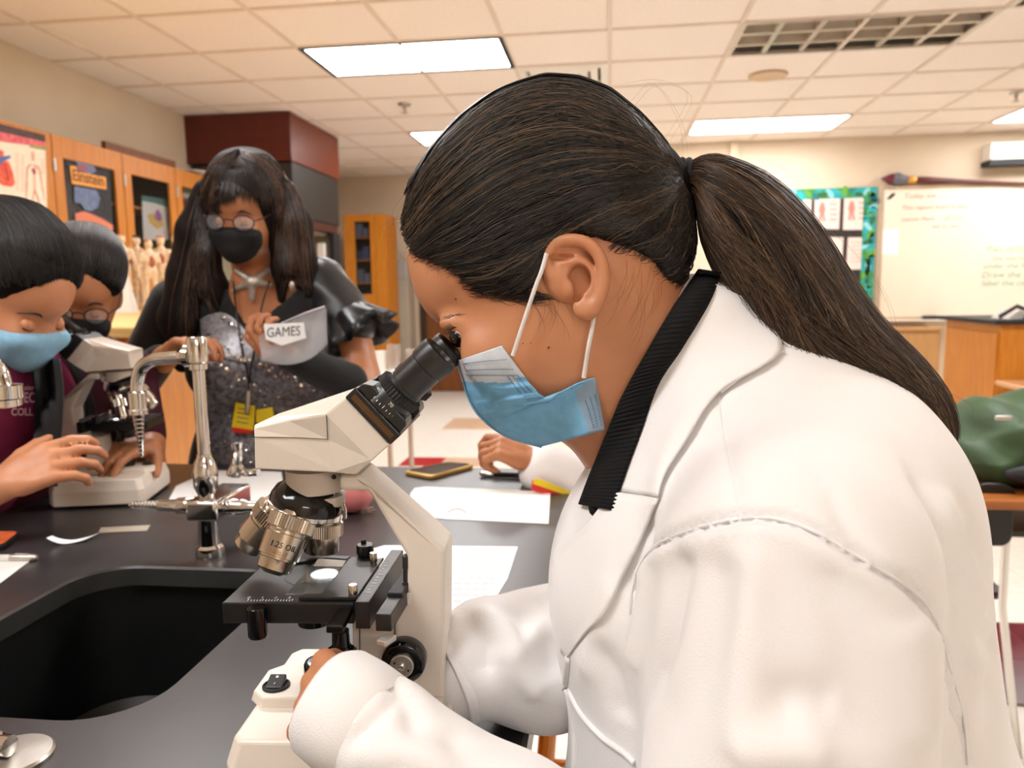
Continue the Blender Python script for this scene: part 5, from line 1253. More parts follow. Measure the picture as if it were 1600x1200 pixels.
# eyes, brow, lashes
for k_, (a, nm) in enumerate(zip(mir(722, 521, .0285), ('eye', 'eye'))):
    a = a+A(.0015, 0, -.0005)
    ey = mk('eyeball', Geo().ball(wd(a), .0115, 20, 14), M_eyew, wroot, angle=180)
    gz = unit(er*-.62+eu*-.50+ef*(-.62 if k_ == 0 else .62)); mk('iris', Geo().lathe(wd(a)+gz*.0099, gz, [(-.001, .0072), (.0008, .0064), (.0018, .003), (.0021, .0002)], 20), M_navy, ey)
def surf_line(pts, n, raise_=.0006): return [cast(bvh_head, a, b_, DH)[0]-A(0, raise_, 0) for a, b_ in smooth_curve(pts, n)]
lid = [(703, 521), (708, 513), (718, 509), (730, 511), (737, 517)]
for a in mir(722, 521, .0285):
    a = a+A(.0015, 0, -.0005); ax_ = unit(er*.35+eu*.92); prf = [(.0122*math.cos(u), max(.0122*math.sin(u), 1e-4)) for u in np.linspace(0, R(78), 9)]
    mk('eyelid', Geo().lathe(wd(a), ax_, prf, 26), M_skin, wroot, angle=180)
    prf = [(-.0120*math.cos(u), max(.0120*math.sin(u), 1e-4)) for u in np.linspace(0, R(62), 7)]
    mk('eyelid', Geo().lathe(wd(a), ax_, prf, 26), M_skin, wroot, angle=180)
paths = []
for k in range(26):
    f = k/25; a, b_ = smooth_curve([(703, 522), (707, 515), (714, 511)], 26)[k]; st_ = c3(a, b_, .592-.004*f); dr = A(-.72, -.1+.2*f, -.35+.3*f)
    paths.append([st_+dr*.0085*u+A(0, 0, .004*u*u) for u in np.linspace(0, 1, 6)])
strand_object('eyelashes', wd(np.array(paths)), .00012, M_hairblack, wroot)
paths = []
for k in range(95):
    f = rng.uniform(0, 1)**2; a, b_ = smooth_curve([(676, 501), (690, 499), (708, 494), (730, 490)], 50)[int(f*49)]; b_ += rng.normal(0, 2.4)*(1-.5*f); p, nn = cast(bvh_head, a, b_, DH)
    dr = A(.8, -.0, .35+rng.normal(0, .2)); paths.append([p+nn*.0005+unit(dr)*.0065*u for u in np.linspace(0, 1, 5)])
strand_object('eyebrow', wd(np.array(paths)), .00012, M_hairblack, wroot)
M_mole = mat('mole', '6e3d24', .6)
for a, b_, r in ((712, 467, 1.6), (857, 543, 1.6), (817, 537, 1.0), (829, 536, .9), (800, 566, .9)):
    p, nn = cast(bvh_head, a, b_, DH); mk('mole', Geo().ball(wd(p), r*.0005), M_mole, wroot)
# ---------------------------------------------------------------- hair cap
hair_near = [(628, 372), (646, 398), (668, 404), (700, 418), (728, 446), (760, 458), (805, 462), (838, 448), (852, 420), (855, 395), (870, 376), (900, 369), (948, 383), (985, 392), (1015, 404), (1040, 432), (1066, 445), (1086, 428)]
prof_top = [(1093, 380), (1087, 335), (1078, 300), (1066, 268), (1040, 225), (1006, 185), (958, 146), (905, 126), (850, 122), (808, 132), (752, 157), (702, 195), (660, 243), (632, 290), (622, 335)]
hairpoly = np.array(c2(hair_near, .582)+c2(prof_top, .63))
hs_ = SDF(.012); hs_.prof(shift_prof([(632, 372), (668, 400), (740, 450), (850, 450), (950, 430), (1040, 440), (1078, 425), (1082, 375), (1076, 330), (1066, 290), (1052, 258), (1028, 218), (998, 187), (952, 150), (903, 131), (850, 127), (810, 138), (757, 162), (708, 200), (668, 247), (640, 293), (629, 335)]), lambda x, z: np.full_like(x, .078), .09, DH, wmax=.09)
hs_.ell(hx(1045, 285), (.024, .022, .022), k=.02)
lo = A(hairpoly[:, 0].min()-.02, DH-.1, hairpoly[:, 1].min()-.02); hi = A(hairpoly[:, 0].max()+.02, DH+.1, hairpoly[:, 1].max()+.02); res = .0034
nn_ = np.ceil((hi-lo)/res).astype(int)+1; D = np.empty(nn_)
axs = [lo[i]+res*np.arange(nn_[i]) for i in range(3)]; yz = np.stack(np.meshgrid(axs[1], axs[2], indexing='ij'), -1).reshape(-1, 2)
for i in range(nn_[0]):
    P = np.concatenate([np.full((len(yz), 1), axs[0][i]), yz], 1)
    pd = poly_sd(P[:, [0, 2]], hairpoly)
    cap = np.minimum(hs_.ev(P), s.ev(P)-.0075*np.clip(pd/.014, 0, 1)-.001)
    D[i] = np.maximum(cap, -pd).reshape(nn_[1], nn_[2])
Vc, Fc = surface_nets(D, lo, res); Vc = smooth_mesh(Vc, Fc, 2, .5)
M_haircap = mat('hair_base', '15100d', .8, col2='1d1511', scale=30, spec=.1)
hair = mk('hair', wgeo(Vc, Fc), M_haircap, wroot, angle=180, recalc=False)
bvh_cap = bvh_of(Vc, Fc)
guides = [[(636, 318), (682, 236), (760, 163), (850, 130), (930, 141), (1000, 190), (1058, 262)],
          [(628, 352), (676, 275), (770, 195), (870, 163), (960, 190), (1020, 232), (1060, 268)],
          [(632, 376), (690, 310), (785, 240), (890, 210), (985, 228), (1030, 250), (1061, 272)],
          [(645, 394), (705, 345), (800, 285), (900, 255), (985, 255), (1030, 264), (1061, 276)],
          [(668, 404), (735, 380), (825, 332), (915, 298), (995, 280), (1035, 277), (1062, 280)],
          [(702, 420), (765, 412), (845, 376), (925, 330), (1000, 302), (1038, 290), (1063, 284)],
          [(745, 452), (805, 436), (858, 388), (915, 350), (990, 325), (1035, 302), (1064, 287)],
          [(805, 461), (843, 428), (868, 378), (925, 362), (985, 348), (1035, 318), (1066, 291)],
          [(950, 384), (985, 384), (1015, 372), (1038, 350), (1054, 322), (1062, 305), (1068, 296)],
          [(1005, 402), (1030, 400), (1050, 382), (1064, 355), (1070, 328), (1070, 312), (1069, 298)],
          [(1050, 440), (1072, 422), (1084, 390), (1085, 355), (1081, 330), (1076, 312), (1070, 299)]]
NP = 26
G = np.array([smooth_curve(g_, NP) for g_ in guides])
def head_strands(n, lift, jit, partial=.0):
    out = []; cols = []
    for k in range(n):
        u = rng.uniform(0, len(G)-1.001); i = int(u); f = u-i
        path = G[i]*(1-f)+G[i+1]*f
        t0 = rng.uniform(0, .75) if rng.random() < partial else rng.uniform(0, .03); t1 = 1 if rng.random() < .6 else rng.uniform(min(max(t0+.25, .6), .99), 1)
        tt = np.linspace(t0, t1, NP)*(NP-1); ii = np.minimum(tt.astype(int), NP-2); ff = (tt-ii)[:, None]
        q = path[ii]*(1-ff)+path[ii+1]*ff
        ph = rng.uniform(0, 6.3); am = rng.uniform(0, jit); fr = rng.uniform(1.5, 5)
        tq = np.linspace(0, 1, NP); wob = am*np.sin(ph+fr*tq*6.3)*np.sin(tq*np.pi)**.5
        tn = np.gradient(q, axis=0); tn /= np.linalg.norm(tn, axis=1)[:, None]+1e-9; q = q+np.stack([-tn[:, 1], tn[:, 0]], 1)*wob[:, None]
        L = lift*rng.uniform(.2, 1)
        pts = []
        for a, b_ in q:
            p, nn = cast(bvh_cap, a, b_, .625); pts.append(p+nn*L)
        out.append(pts)
        br = rng.random(); top = np.clip(1-u/5, 0, 1)
        base = np.array([.013, .010, .0085])*(.5+1.0*br); 
        if rng.random() < .12+.25*top: base = np.array([.125, .078, .046])*rng.uniform(.5, 1.4)
        cols.append(base)
    return np.array(out), cols
P, Cc = head_strands(2600, .0028, 7, .5)
strand_object('hair_strands', wd(P), rng.uniform(.0003, .0007, len(P)), M_strand, hair, Cc)
# mirrored half for the far side
P2, C2_ = head_strands(900, .0015, 4, .3); P2[..., 1] = 2*DH-P2[..., 1]
strand_object('hair_strands', wd(P2), .0006, M_strand, hair, C2_)
# crown strands over the top of the head, both sides of the middle plane
out = []; cols = []
for k in range(700):
    off = rng.uniform(-.035, .06); f = rng.uniform(-.9, .6); path = G[0]+(G[1]-G[0])*f*.5 if f > 0 else G[0]+A(0, 14)*f
    t0 = rng.uniform(0, .4); tt = np.linspace(t0, 1, NP)*(NP-1); ii = np.minimum(tt.astype(int), NP-2); ff = (tt-ii)[:, None]; q = path[ii]*(1-ff)+path[ii+1]*ff
    L = rng.uniform(.0003, .002); pts = []
    for j, (a, b_) in enumerate(q):
        c = c3(a, b_, DH); c[1] = DH+off*math.sin(np.pi*min(1, (1-j/(NP-1))*1.5)/2); h = bvh_cap.find_nearest(Vector(c)); pts.append(np.array(h[0])+np.array(h[1])*L)
    out.append(pts); cols.append(np.array([.013, .010, .0085])*rng.uniform(.5, 1.5) if rng.random() < .65 else np.array([.10, .06, .034])*rng.uniform(.5, 1.25))
strand_object('hair_strands', wd(np.array(out)), rng.uniform(.0003, .0006, len(out)), M_strand, hair, cols)
# ponytail
up = smooth_curve([(1066, 266), (1092, 249), (1130, 250), (1200, 283), (1268, 348), (1322, 432), (1372, 502), (1432, 560), (1480, 622), (1497, 680), (1490, 706)], 40)
dn = smooth_curve([(1070, 296), (1086, 318), (1097, 368), (1128, 432), (1165, 484), (1196, 532), (1222, 562), (1285, 606), (1352, 650), (1420, 690), (1474, 712)], 40)
tdep = np.interp(np.linspace(0, 1, 40), [0, .1, .4, .7, 1], [.632, .622, .60, .585, .58])
def tail_pt(t, a, rad):
    x = t*39; i = min(int(x), 38); f = x-i; u_ = up[i]*(1-f)+up[i+1]*f; d_ = dn[i]*(1-f)+dn[i+1]*f; dp = tdep[i]*(1-f)+tdep[i+1]*f
    c = (u_+d_)/2; hw_ = (u_-d_)/2; q = c+hw_*math.cos(a)*rad; th = .010+.026*math.sin(min(t*3.2, 1.57))*(1-.45*max(0, t-.55)/.45)
    return c3(q[0], q[1], dp-th*math.sin(a)*rad)
rings = [[tail_pt(t, a, .90*(1 if t < .93 else max(.25, (1-t)/.07*.75+.25))) for a in np.linspace(0, 2*np.pi, 25)[:-1]] for t in np.linspace(0, .985, 34)]
M_tailcap = mat('ponytail_base', '1a100a', .8, col2='24160d', scale=30, spec=.1)
tail = mk('ponytail', Geo().loft([wd(r_) for r_ in rings]), M_tailcap, wroot, angle=180)
def tail_strands(n, rlo, rhi, near=True):
    out = []; cols = []
    for k in range(n):
        a0 = rng.uniform(-.15, np.pi+.15) if near else rng.uniform(0, 2*np.pi); rad = rng.uniform(rlo, rhi)
        t0 = 0 if rng.random() < .7 else rng.uniform(0, .4); t1 = rng.uniform(.8, 1.0) if rng.random() < .75 else rng.uniform(.5, .9)
        ph, am, fr = rng.uniform(0, 6.3), rng.uniform(.02, .16), rng.uniform(.8, 2.2); sw_ = rng.normal(0, .35)
        pts = []
        for u in np.linspace(0, 1, NP):
            t = t0+(t1-t0)*u; a = a0+am*math.sin(ph+6.3*fr*u)+sw_*u*u+.22*math.sin(9*t+2.2*math.floor(a0*3.2))*math.sin(a0)
            pts.append(tail_pt(t, a, rad*(1 if t < .85 else 1-.25*((t-.85)/.15)**2*abs(math.cos(a0)))))
        out.append(pts); br = rng.random()
        base = np.array([.066, .037, .021])*(.4+1.0*br)*(.55+.75*(.5+.5*math.sin(a0*7+1)))
        if rng.random() < .28: base = np.array([.19, .108, .058])*rng.uniform(.5, 1.25)
        cols.append(base)
    return np.array(out), cols
P, Cc = tail_strands(2600, .9, 1.06)
strand_object('ponytail_strands', wd(P), rng.uniform(.0003, .00075, len(P)), M_strand, tail, Cc)
P, Cc = tail_strands(420, 1.04, 1.16, False)
strand_object('ponytail_strands', wd(P), .00022, M_strand, tail, Cc)
# elastic hair tie
tie = mk('hair_tie', Geo(), M_blackcloth, wroot) if False else None
g = Geo(); c0 = c3(1063, 281, .628)
for k in range(3):
    an = np.linspace(0, 2*np.pi, 28); ax1 = unit(A(-.1+.12*k, 0, 1)); 
    g.tube(wd([c0+A(-.003+.0036*k, 0, 0)+ax1*math.cos(u)*.0158+A(0, 1, 0)*math.sin(u)*.014 for u in an]), .0026, 8, cap=False)
mk('hair_tie', g, M_blackcloth, wroot, angle=180)
# stray hairs
paths = []
for (q, d_) in (([(1040, 215), (1075, 150), (1030, 125), (975, 130)], .6), ([(980, 165), (1020, 130), (1060, 190), (1068, 250)], .6), ([(640, 330), (615, 345), (612, 380), (640, 420)], .62), ([(635, 300), (614, 330), (620, 370)], .61), ([(630, 340), (600, 350), (588, 385)], .6), ([(1300, 420), (1260, 330), (1180, 250)], .58), ([(1400, 540), (1385, 470), (1350, 410)], .58), ([(1480, 610), (1520, 640), (1515, 700)], .58), ([(1180, 262), (1220, 260), (1270, 320)], .58), ([(800, 140), (850, 118), (930, 122)], .62), ([(1490, 660), (1500, 700), (1520, 715)], .57), ([(1250, 330), (1330, 390), (1400, 500)], .56)):
    for j in range(2): paths.append([c3(a+7*j, b_+5*j, d_) for a, b_ in smooth_curve(q, 12)])
strand_object('stray_hair', wd(np.array(paths)), .00007, M_strand, hair, [np.array([.08, .05, .035])]*len(paths))
paths = []
for k in range(54):   # baby hair at temple, nape and behind the ear
    reg = k % 3
    if reg == 0: st_ = A(rng.uniform(955, 1040), rng.uniform(400, 470)); dr = A(rng.uniform(-35, -10), rng.uniform(40, 90))
    elif reg == 1: st_ = A(rng.uniform(820, 880), rng.uniform(450, 475)); dr = A(rng.uniform(-10, 40), rng.uniform(30, 60))
    else: st_ = A(rng.uniform(645, 700), rng.uniform(392, 412)); dr = A(rng.uniform(5, 30), rng.uniform(10, 28))
    pts = []
    for u in np.linspace(0, 1, 8):
        q = st_+dr*u+A(8*math.sin(u*3), 0); p, nn = cast(bvh_head, q[0], q[1], .6); pts.append(p+nn*(.0008+.001*u))
    paths.append(pts)
strand_object('baby_hair', wd(np.array(paths)), .00008, M_strand, hair, [np.array([.10, .055, .034])]*len(paths))
# soft hairline: short fine hairs from the skin into the combed hair
bvh_hs = bvh_of(np.concatenate([Vh, Vc]), np.concatenate([Fh, Fc+len(Vh)])); paths = []
hlA = smooth_curve([(640, 392), (668, 404), (700, 418), (728, 446), (760, 458), (800, 462), (822, 456)], 200); hlB = smooth_curve([(952, 385), (985, 392), (1015, 404), (1040, 432), (1066, 446)], 200)
for k in range(620):
    H_ = hlA if k % 3 else hlB; i = int(rng.uniform(0, 199)); q0 = H_[i]+rng.normal(0, 2, 2); dr = unit(A(1, -.75+.9*i/199) if k % 3 else A(.75, -.65)); dn_ = A(-.3, 1) if k % 3 else A(-.4, 1)
    st0 = q0+dn_*rng.uniform(0, 13)*rng.random(); L_ = rng.uniform(22, 60); bend = rng.normal(0, 5); pts = []
    for u in np.linspace(0, 1, 9):
        q = st0+dr*L_*u+A(0, bend*math.sin(u*3)); p, nn = cast(bvh_hs, q[0], q[1], .6); pts.append(p+nn*(.0004+.0012*u))
    paths.append(pts)
strand_object('hairline_strands', wd(np.array(paths)), .00016, M_strand, hair, [np.array([.016, .011, .009])*rng.uniform(.6, 2) for _ in paths])
# ---------------------------------------------------------------- face mask
fr_ = smooth_curve([(713, 564), (722, 590), (734, 626), (754, 655), (792, 682), (846, 698)], 81)
sd_ = np.concatenate([smooth_curve([(784, 540), (812, 578), (834, 606), (856, 627)], 43), smooth_curve([(860, 624), (882, 611), (906, 599), (930, 590)], 24), smooth_curve([(933, 606), (938, 632), (945, 672)], 14)])
NU, NV = 26, 81
def mask_pt(i, j, sg):
    u = j/(NU-1); v = i/(NV-1); a, b_ = fr_[i], sd_[i]; q = a*(1-u)+b_*u
    lat = .060*math.sin(u*np.pi/2)**.75*(1-.12*v)
    bul = 7*math.sin(np.pi*u)*(.3+.7*math.sin(np.pi*v)); q = q+A(-.6, .7)*bul*.5*0
    # pleats fan out from the notch
    pl = 0
    for vc, wd_ in ((.30, .035), (.42, .035), (.54, .04), (.66, .04)):
        pl += .0028*np.tanh((v-vc)/wd_*2)*np.exp(-((v-vc)/.11)**2)*min(1, .35+u*1.2)
    lat += pl
    d0 = DH-lat; hit = bvh_head.ray_cast(Vector((0, 0, 0)), Vector(c3(q[0], q[1], 1.)).normalized())
    if hit[0] is not None: d0 = min(d0, hit[0][1]-.0035-pl)
    base = c3(q[0], q[1], d0)
    return A(base[0], base[1] if sg > 0 else 2*DH-base[1], base[2])
def mask_half(sg):
    P = np.array([[mask_pt(i, j, sg) for j in range(NU)] for i in range(NV)]); return P
g = Geo(); mi = []
for sg in (1, -1):
    P = mask_half(sg); f_ = [(i*NU+j, i*NU+j+1, (i+1)*NU+j+1, (i+1)*NU+j) for i in range(NV-1) for j in range(NU-1)]
    for i in range(NV-1):
        for j in range(NU-1):
            v = (i+.5)/NV; u = (j+.5)/NU
            mi.append(1 if v < .235+.06*u*(u < .8) else 2 if (v > .80 and u > .72) else 0)
    g.add(wd(P.reshape(-1, 3)), f_)
M_maskb = mat('mask_blue', '7fb9dc', .75, col2='74aed3', scale=120, bump=.15, bscale=500); M_maskw = mat('mask_white', 'd3d8de', .8, col2='c9cfd6', scale=120, bump=.15, bscale=500); M_maskg = mat('mask_greyblue', '92a9bd', .8, col2='8aa1b5', scale=120)
mo = mk('face_mask', g, [M_maskb, M_maskw, M_maskg], wroot, angle=180)
mo.data.polygons.foreach_set('material_index', mi)
sm = mo.modifiers.new('thick', 'SOLIDIFY'); sm.thickness = .0012
# stitch dashes
M_stitch = mat('stitch_blue', '5a7690', .7)
Pm = mask_half(1); g = Geo()
def dash(i0, j0, i1, j1, n):
    for k in range(n):
        for f0, f1 in ((k/n, (k+.55)/n),):
            def pp(f):
                ii, jj = i0+(i1-i0)*f, j0+(j1-j0)*f; i_, j_ = min(int(ii), NV-2), min(int(jj), NU-2); a, b_ = ii-i_, jj-j_
                return Pm[i_, j_]*(1-a)*(1-b_)+Pm[i_+1, j_]*a*(1-b_)+Pm[i_, j_+1]*(1-a)*b_+Pm[i_+1, j_+1]*a*b_-A(0, .0011, 0)
            g.tube(wd([pp(f0), pp(f1)]), .0004, 5)
for r_ in (4.4, 10.4, 14.8): dash(r_, 3, r_+3, 23, 26)
for c_ in (18.5, 20.5, 22.5): dash(18, c_, 32, c_+.5, 9)
for c_ in (21, 22.5, 24): dash(69, c_, 79, c_, 14)
for r_ in (34, 38): dash(r_, 19, r_, 25, 7)
mk('stitching', g, M_stitch, mo, kind='stuff')
M_loop = mat('elastic_white', 'ece5df', .7, col2='e3dbd4', scale=90)
def loop(pts, ds): return Geo().tube(wd([c3(a, b_, d_) for (a, b_), d_ in zip(smooth_curve(pts, 20), np.interp(np.linspace(0, 1, 20), np.linspace(0, 1, len(ds)), ds))]), .0016, 8)
mk('ear_loop', loop([(801, 556), (818, 504), (836, 450), (846, 424), (854, 396)], (.571, .566, .560, .559, .558)), M_loop, mo)
mk('ear_loop', loop([(912, 590), (919, 545), (925, 515), (929, 488)], (.571, .563, .560, .561)), M_loop, mo)
# ---------------------------------------------------------------- lab coat
ct = SDF(.05)
ct.ell(A(.198, .635, -.17), (.168, .175, .17)).ell(A(.222, .63, -.085), (.118, .17, .105)).ell(A(.222, .63, -.40), (.186, .18, .28))
ct.cone(A(.150, .63, .030), A(.20, .63, -.06), .060, .10, .05)
ct.cone(A(.172, .47, -.115), A(.142, .43, -.38), .082, .080, .03)          # near sleeve
ct.cone(A(.155, .79, -.115), A(.10, .76, -.25), .085, .07, .04)              # far sleeve
Vco, Fco = ct.mesh(.0046)
cf = SDF(.02)
WC = c3(545, 1108, .495)
cf.cone(A(.135, .43, -.39), c3(800, 1320, .455), .078, .046, .02).cone(c3(800, 1320, .455), c3(600, 1150, .485), .046, .034, .02).cone(c3(600, 1150, .485), c3(556, 1122, .495), .034, .032, .01)
Vcf, Fcf = cf.mesh(.0045)
cg = SDF(.02)
cg.cone(A(.10, .76, -.25), c3(850, 1030, .685), .07, .060, .02).cone(c3(850, 1030, .685), c3(762, 1026, .660), .058, .049, .02).cone(c3(762, 1026, .660), c3(728, 1044, .652), .043, .036, .015)
Vcg, Fcg = cg.mesh(.005)
def noise3(V, sc, seed=0):
    r_ = np.random.default_rng(seed); out = np.zeros(len(V))
    for k in range(6):
        d = unit(r_.normal(size=3)); out += np.sin(V@d*sc*(.6+.25*k)+r_.uniform(0, 6.3))/(1+.3*k)
    return out/3
def coat_folds(V, F, folds, nz=.0008, seed=1, dflt=.5):
    V = smooth_mesh(V, F, 3, .5); N = vnormals(V, F); b = bvh_of(V, F)
    V = V+N*(noise3(V, 38, seed)*nz)[:, None]
    for pts, amp, sig in folds:
        C = np.array([cast(b, a, b_, dflt)[0] for a, b_ in smooth_curve(pts, 16)]); V = crease(V, N, C, amp*1.5, sig*.85)
    return V
arm_seam = [(985, 960), (990, 900), (1020, 855), (1070, 830), (1140, 812), (1200, 808), (1270, 828), (1340, 870), (1400, 905), (1445, 940), (1470, 990), (1490, 1060), (1508, 1130), (1512, 1195)]
folds = [(arm_seam, -.0060, .0032), ([(1000, 905), (1025, 868), (1075, 842), (1140, 826), (1200, 822), (1270, 842), (1340, 885), (1400, 925)], .0035, .008),
         ([(1065, 850), (1050, 920), (1035, 1000), (1010, 1090)], -.007, .010), ([(1020, 880), (1005, 960), (990, 1050)], .005, .009), ([(1172, 830), (1170, 950), (1160, 1100), (1155, 1200)], .0045, .010), ([(1140, 860), (1115, 960), (1080, 1060), (1020, 1150)], -.004, .012),
         ([(1210, 1110), (1250, 1090), (1310, 1110)], -.004, .010), ([(1150, 1190), (1220, 1170), (1300, 1180)], .005, .010), ([(1300, 870), (1320, 960), (1340, 1080), (1330, 1180)], -.003, .014), ([(1420, 960), (1440, 1060), (1440, 1180)], .004, .014),
         ([(1260, 700), (1330, 830), (1370, 880)], -.0025, .006), ([(1420, 720), (1470, 820), (1500, 930), (1520, 1040)], -.004, .009), ([(1500, 800), (1545, 900), (1560, 1010), (1545, 1120)], -.005, .010), ([(1460, 760), (1520, 880), (1530, 980)], .004, .010), ([(1490, 1120), (1520, 1060), (1515, 1000)], -.004, .006),
         ([(1122, 612), (1130, 680), (1145, 750), (1152, 795)], -.002, .003), ([(1080, 640), (1040, 720), (1025, 800)], .003, .008), ([(1010, 800), (1000, 870), (985, 930)], -.005, .009), ([(960, 900), (940, 980), (910, 1060)], .004, .010), ([(930, 1000), (960, 1060), (975, 1130)], -.004, .010)]
Vco = coat_folds(Vco, Fco, folds)
ff = [([(612, 1060), (640, 1100), (650, 1150)], -.004, .006), ([(545, 1165), (600, 1110), (620, 1085)], -.0035, .004), ([(700, 1140), (720, 1190), (760, 1230)], -.003, .008), ([(560, 1190), (640, 1175), (740, 1200)], .003, .008)]
Vcf = coat_folds(Vcf, Fcf, ff, .0012, 4)
fg = [([(740, 950), (790, 985), (815, 1010), (860, 960)], .006, .008), ([(730, 960), (755, 1000), (760, 1060)], -.006, .007), ([(800, 940), (840, 1000), (870, 1060)], -.005, .008), ([(790, 1010), (810, 1050), (850, 1090)], .005, .008), ([(840, 930), (865, 960), (870, 1000)], .005, .006)]
Vcg = coat_folds(Vcg, Fcg, fg, .002, 8, .66)
g = wgeo(Vco, Fco); g.geo(wgeo(Vcf, Fcf)); g.geo(wgeo(Vcg, Fcg))
M_coat = mat('white_cotton', 'f5f2f0', .8, col2='f0ecea', scale=9, bump=.25, bscale=900, sheen=.15)
coat = mk('lab_coat', g, M_coat, wroot, angle=180, recalc=False)
bvh_coat = bvh_of(np.concatenate([Vco, Vh]), np.concatenate([Fco, Fh+len(Vco)]))
# collar flap, lapel, black ribbed collar, pocket, cuff
mk('collar', strip(bvh_coat, [(1110, 440), (1080, 500), (1040, 570), (1005, 640), (980, 705), (958, 768)], [(1175, 470), (1222, 548), (1124, 613), (1072, 690), (1040, 740), (1028, 777)], 26, 14, .006, .003, .6), M_coat, coat, angle=180)
mk('lapel', strip(bvh_coat, [(955, 768), (915, 820), (866, 858), (868, 905), (874, 960), (876, 1020)], [(1030, 778), (1000, 850), (975, 900), (945, 960), (915, 990), (884, 1030)], 26, 12, lambda u, f: .010-.006*f, .002, .6), M_coat, coat, angle=180)
M_rib = mat('black_rib_knit', '070708', .8, col2='0c0c0d', scale=30, spec=.3)
gs = strip(bvh_coat, [(1092, 420), (1052, 480), (1008, 555), (972, 620), (945, 685), (920, 745), (904, 788)], [(1128, 425), (1108, 475), (1066, 545), (1030, 600), (1002, 675), (978, 740), (958, 798)], 330, 9, lambda u, f: .008+.007*math.sin(np.pi*f)+.0007*math.sin(u*55*6.283), .004, .6, relax=6)
mk('knit_collar', gs, M_rib, wroot, angle=180)
mk('cord_end', Geo().tube(wd([c3(a, b_, .567) for a, b_ in smooth_curve([(945, 770), (935, 795), (926, 806)], 8)]), [.004, .005, .006, .007, .007, .007, .006, .003], 12), M_rib, wroot, angle=180)
def piping(pts, r, m, par, nm, off=.002, dflt=.6): 
    P = [cast(bvh_coat, a, b_, dflt)[0]-A(0, off, 0) for a, b_ in smooth_curve(pts, 24)]; mk(nm, Geo().tube(wd(P), r, 8), m, par, angle=180)
piping(arm_seam, .0009, M_coat, coat, 'armhole_seam', .0003)
piping([(1122, 612), (1130, 680), (1145, 750), (1152, 795), (1158, 812)], .0007, M_coat, coat, 'shoulder_seam', 0)
piping([(888, 1078), (908, 1115), (940, 1150), (975, 1175), (990, 1190)], .0022, M_coat, coat, 'pocket_edge')
piping([(1222, 548), (1170, 580), (1124, 613)], .0007, M_coat, coat, 'seam_piping', .004)
piping([(888, 1025), (882, 1080), (880, 1140), (882, 1220)], .0028, M_coat, coat, 'front_edge')
# turned-up cuff at the near wrist
cax = unit(c3(545, 1112, .498)-c3(600, 1150, .485)); cc = c3(566, 1126, .4925)
a1 = unit(np.cross(cax, A(0, 1, 0))); a2 = np.cross(cax, a1); rings = []
for h, r in ((-.014, .0330), (-.010, .0365), (.010, .0375), (.026, .0365), (.029, .0345), (.026, .0325), (.010, .0315)):
    rings.append([wd(cc+cax*h+(a1*math.cos(u)*r*(1+.05*math.sin(3*u+1))+a2*math.sin(u)*r*(1+.04*math.sin(2*u)))) for u in np.linspace(0, 2*np.pi, 41)[:-1]])
mk('cuff', Geo().loft(rings, cap=False), M_coat, coat, angle=180)
# far cuff
cax = unit(c3(728, 1044, .652)-c3(762, 1026, .660)); cc = c3(726, 1046, .652); a1 = unit(np.cross(cax, A(0, 1, 0))); a2 = np.cross(cax, a1); rings = []
for h, r in ((-.02, .037), (0, .040), (.014, .041), (.016, .039), (.0, .0365)):
    rings.append([wd(cc+cax*h+(a1*math.cos(u)*r*(1+.08*math.sin(3*u+1))+a2*math.sin(u)*r*(1+.06*math.sin(2*u)))) for u in np.linspace(0, 2*np.pi, 37)[:-1]])
mk('cuff', Geo().loft(rings, cap=False), M_coat, coat, angle=180)
# black trousers and stool
tr = SDF(.03); tr.cone(A(.22, .57, -.58), A(-.0, .55, -.63), .085, .07).cone(A(.22, .70, -.58), A(-.0, .72, -.63), .085, .07).cone(A(-.0, .55, -.63), A(.02, .55, -1.02), .065, .05).cone(A(-.0, .72, -.63), A(.02, .72, -1.02), .065, .05)
Vq, Fq = tr.mesh(.012); mk('trousers', wgeo(Vq, Fq), M_blackcloth, wroot, angle=180, recalc=False)
# ================================================================ HEADS FOR THE OTHER PEOPLE (canonical: facing +x, up +z)
CK = DH/FPX; TH = R(30)
def can(pts):
    Q = (A(*pts).reshape(-1, 2)-A(880, 420))*A(-1, -1)*CK      # mirrored so that the face looks to +x
    return np.stack([Q[:, 0]*math.cos(TH)-Q[:, 1]*math.sin(TH), Q[:, 0]*math.sin(TH)+Q[:, 1]*math.cos(TH)], 1)
hd_prof = can(skin_prof)
hdS = SDF(.012)
_a, _b = can([(880, 360)])[0], can([(780, 660)])[0]
hdS.prof(hd_prof, lambda x, z: .075-.020*np.clip(((x-_a[0])*(_b-_a)[0]+(z-_a[1])*(_b-_a)[1])/((_b-_a)@(_b-_a)), 0, 1), .085, 0., wmax=.09)
def cpt(px, py, y): q = can([(px, py)])[0]; return A(q[0], y, q[1])
for sg in (-1, 1):
    hdS.ell(cpt(698, 528, .034*sg), (.013, .014, .008), k=.010, op='s'); hdS.ell(cpt(770, 560, .040*sg), (.022, .014, .020), k=.025)
    hdS.ell(cpt(905, 430, .074*sg), (.014, .008, .026), k=.006)
nb = cpt(985, 560, 0); hdS.cone(cpt(930, 490, 0), nb+A(-.02, 0, -.09), .055, .055, .03)
Vhd, Fhd = hdS.mesh(.0055); Vhd = smooth_mesh(Vhd, Fhd, 1, .4)
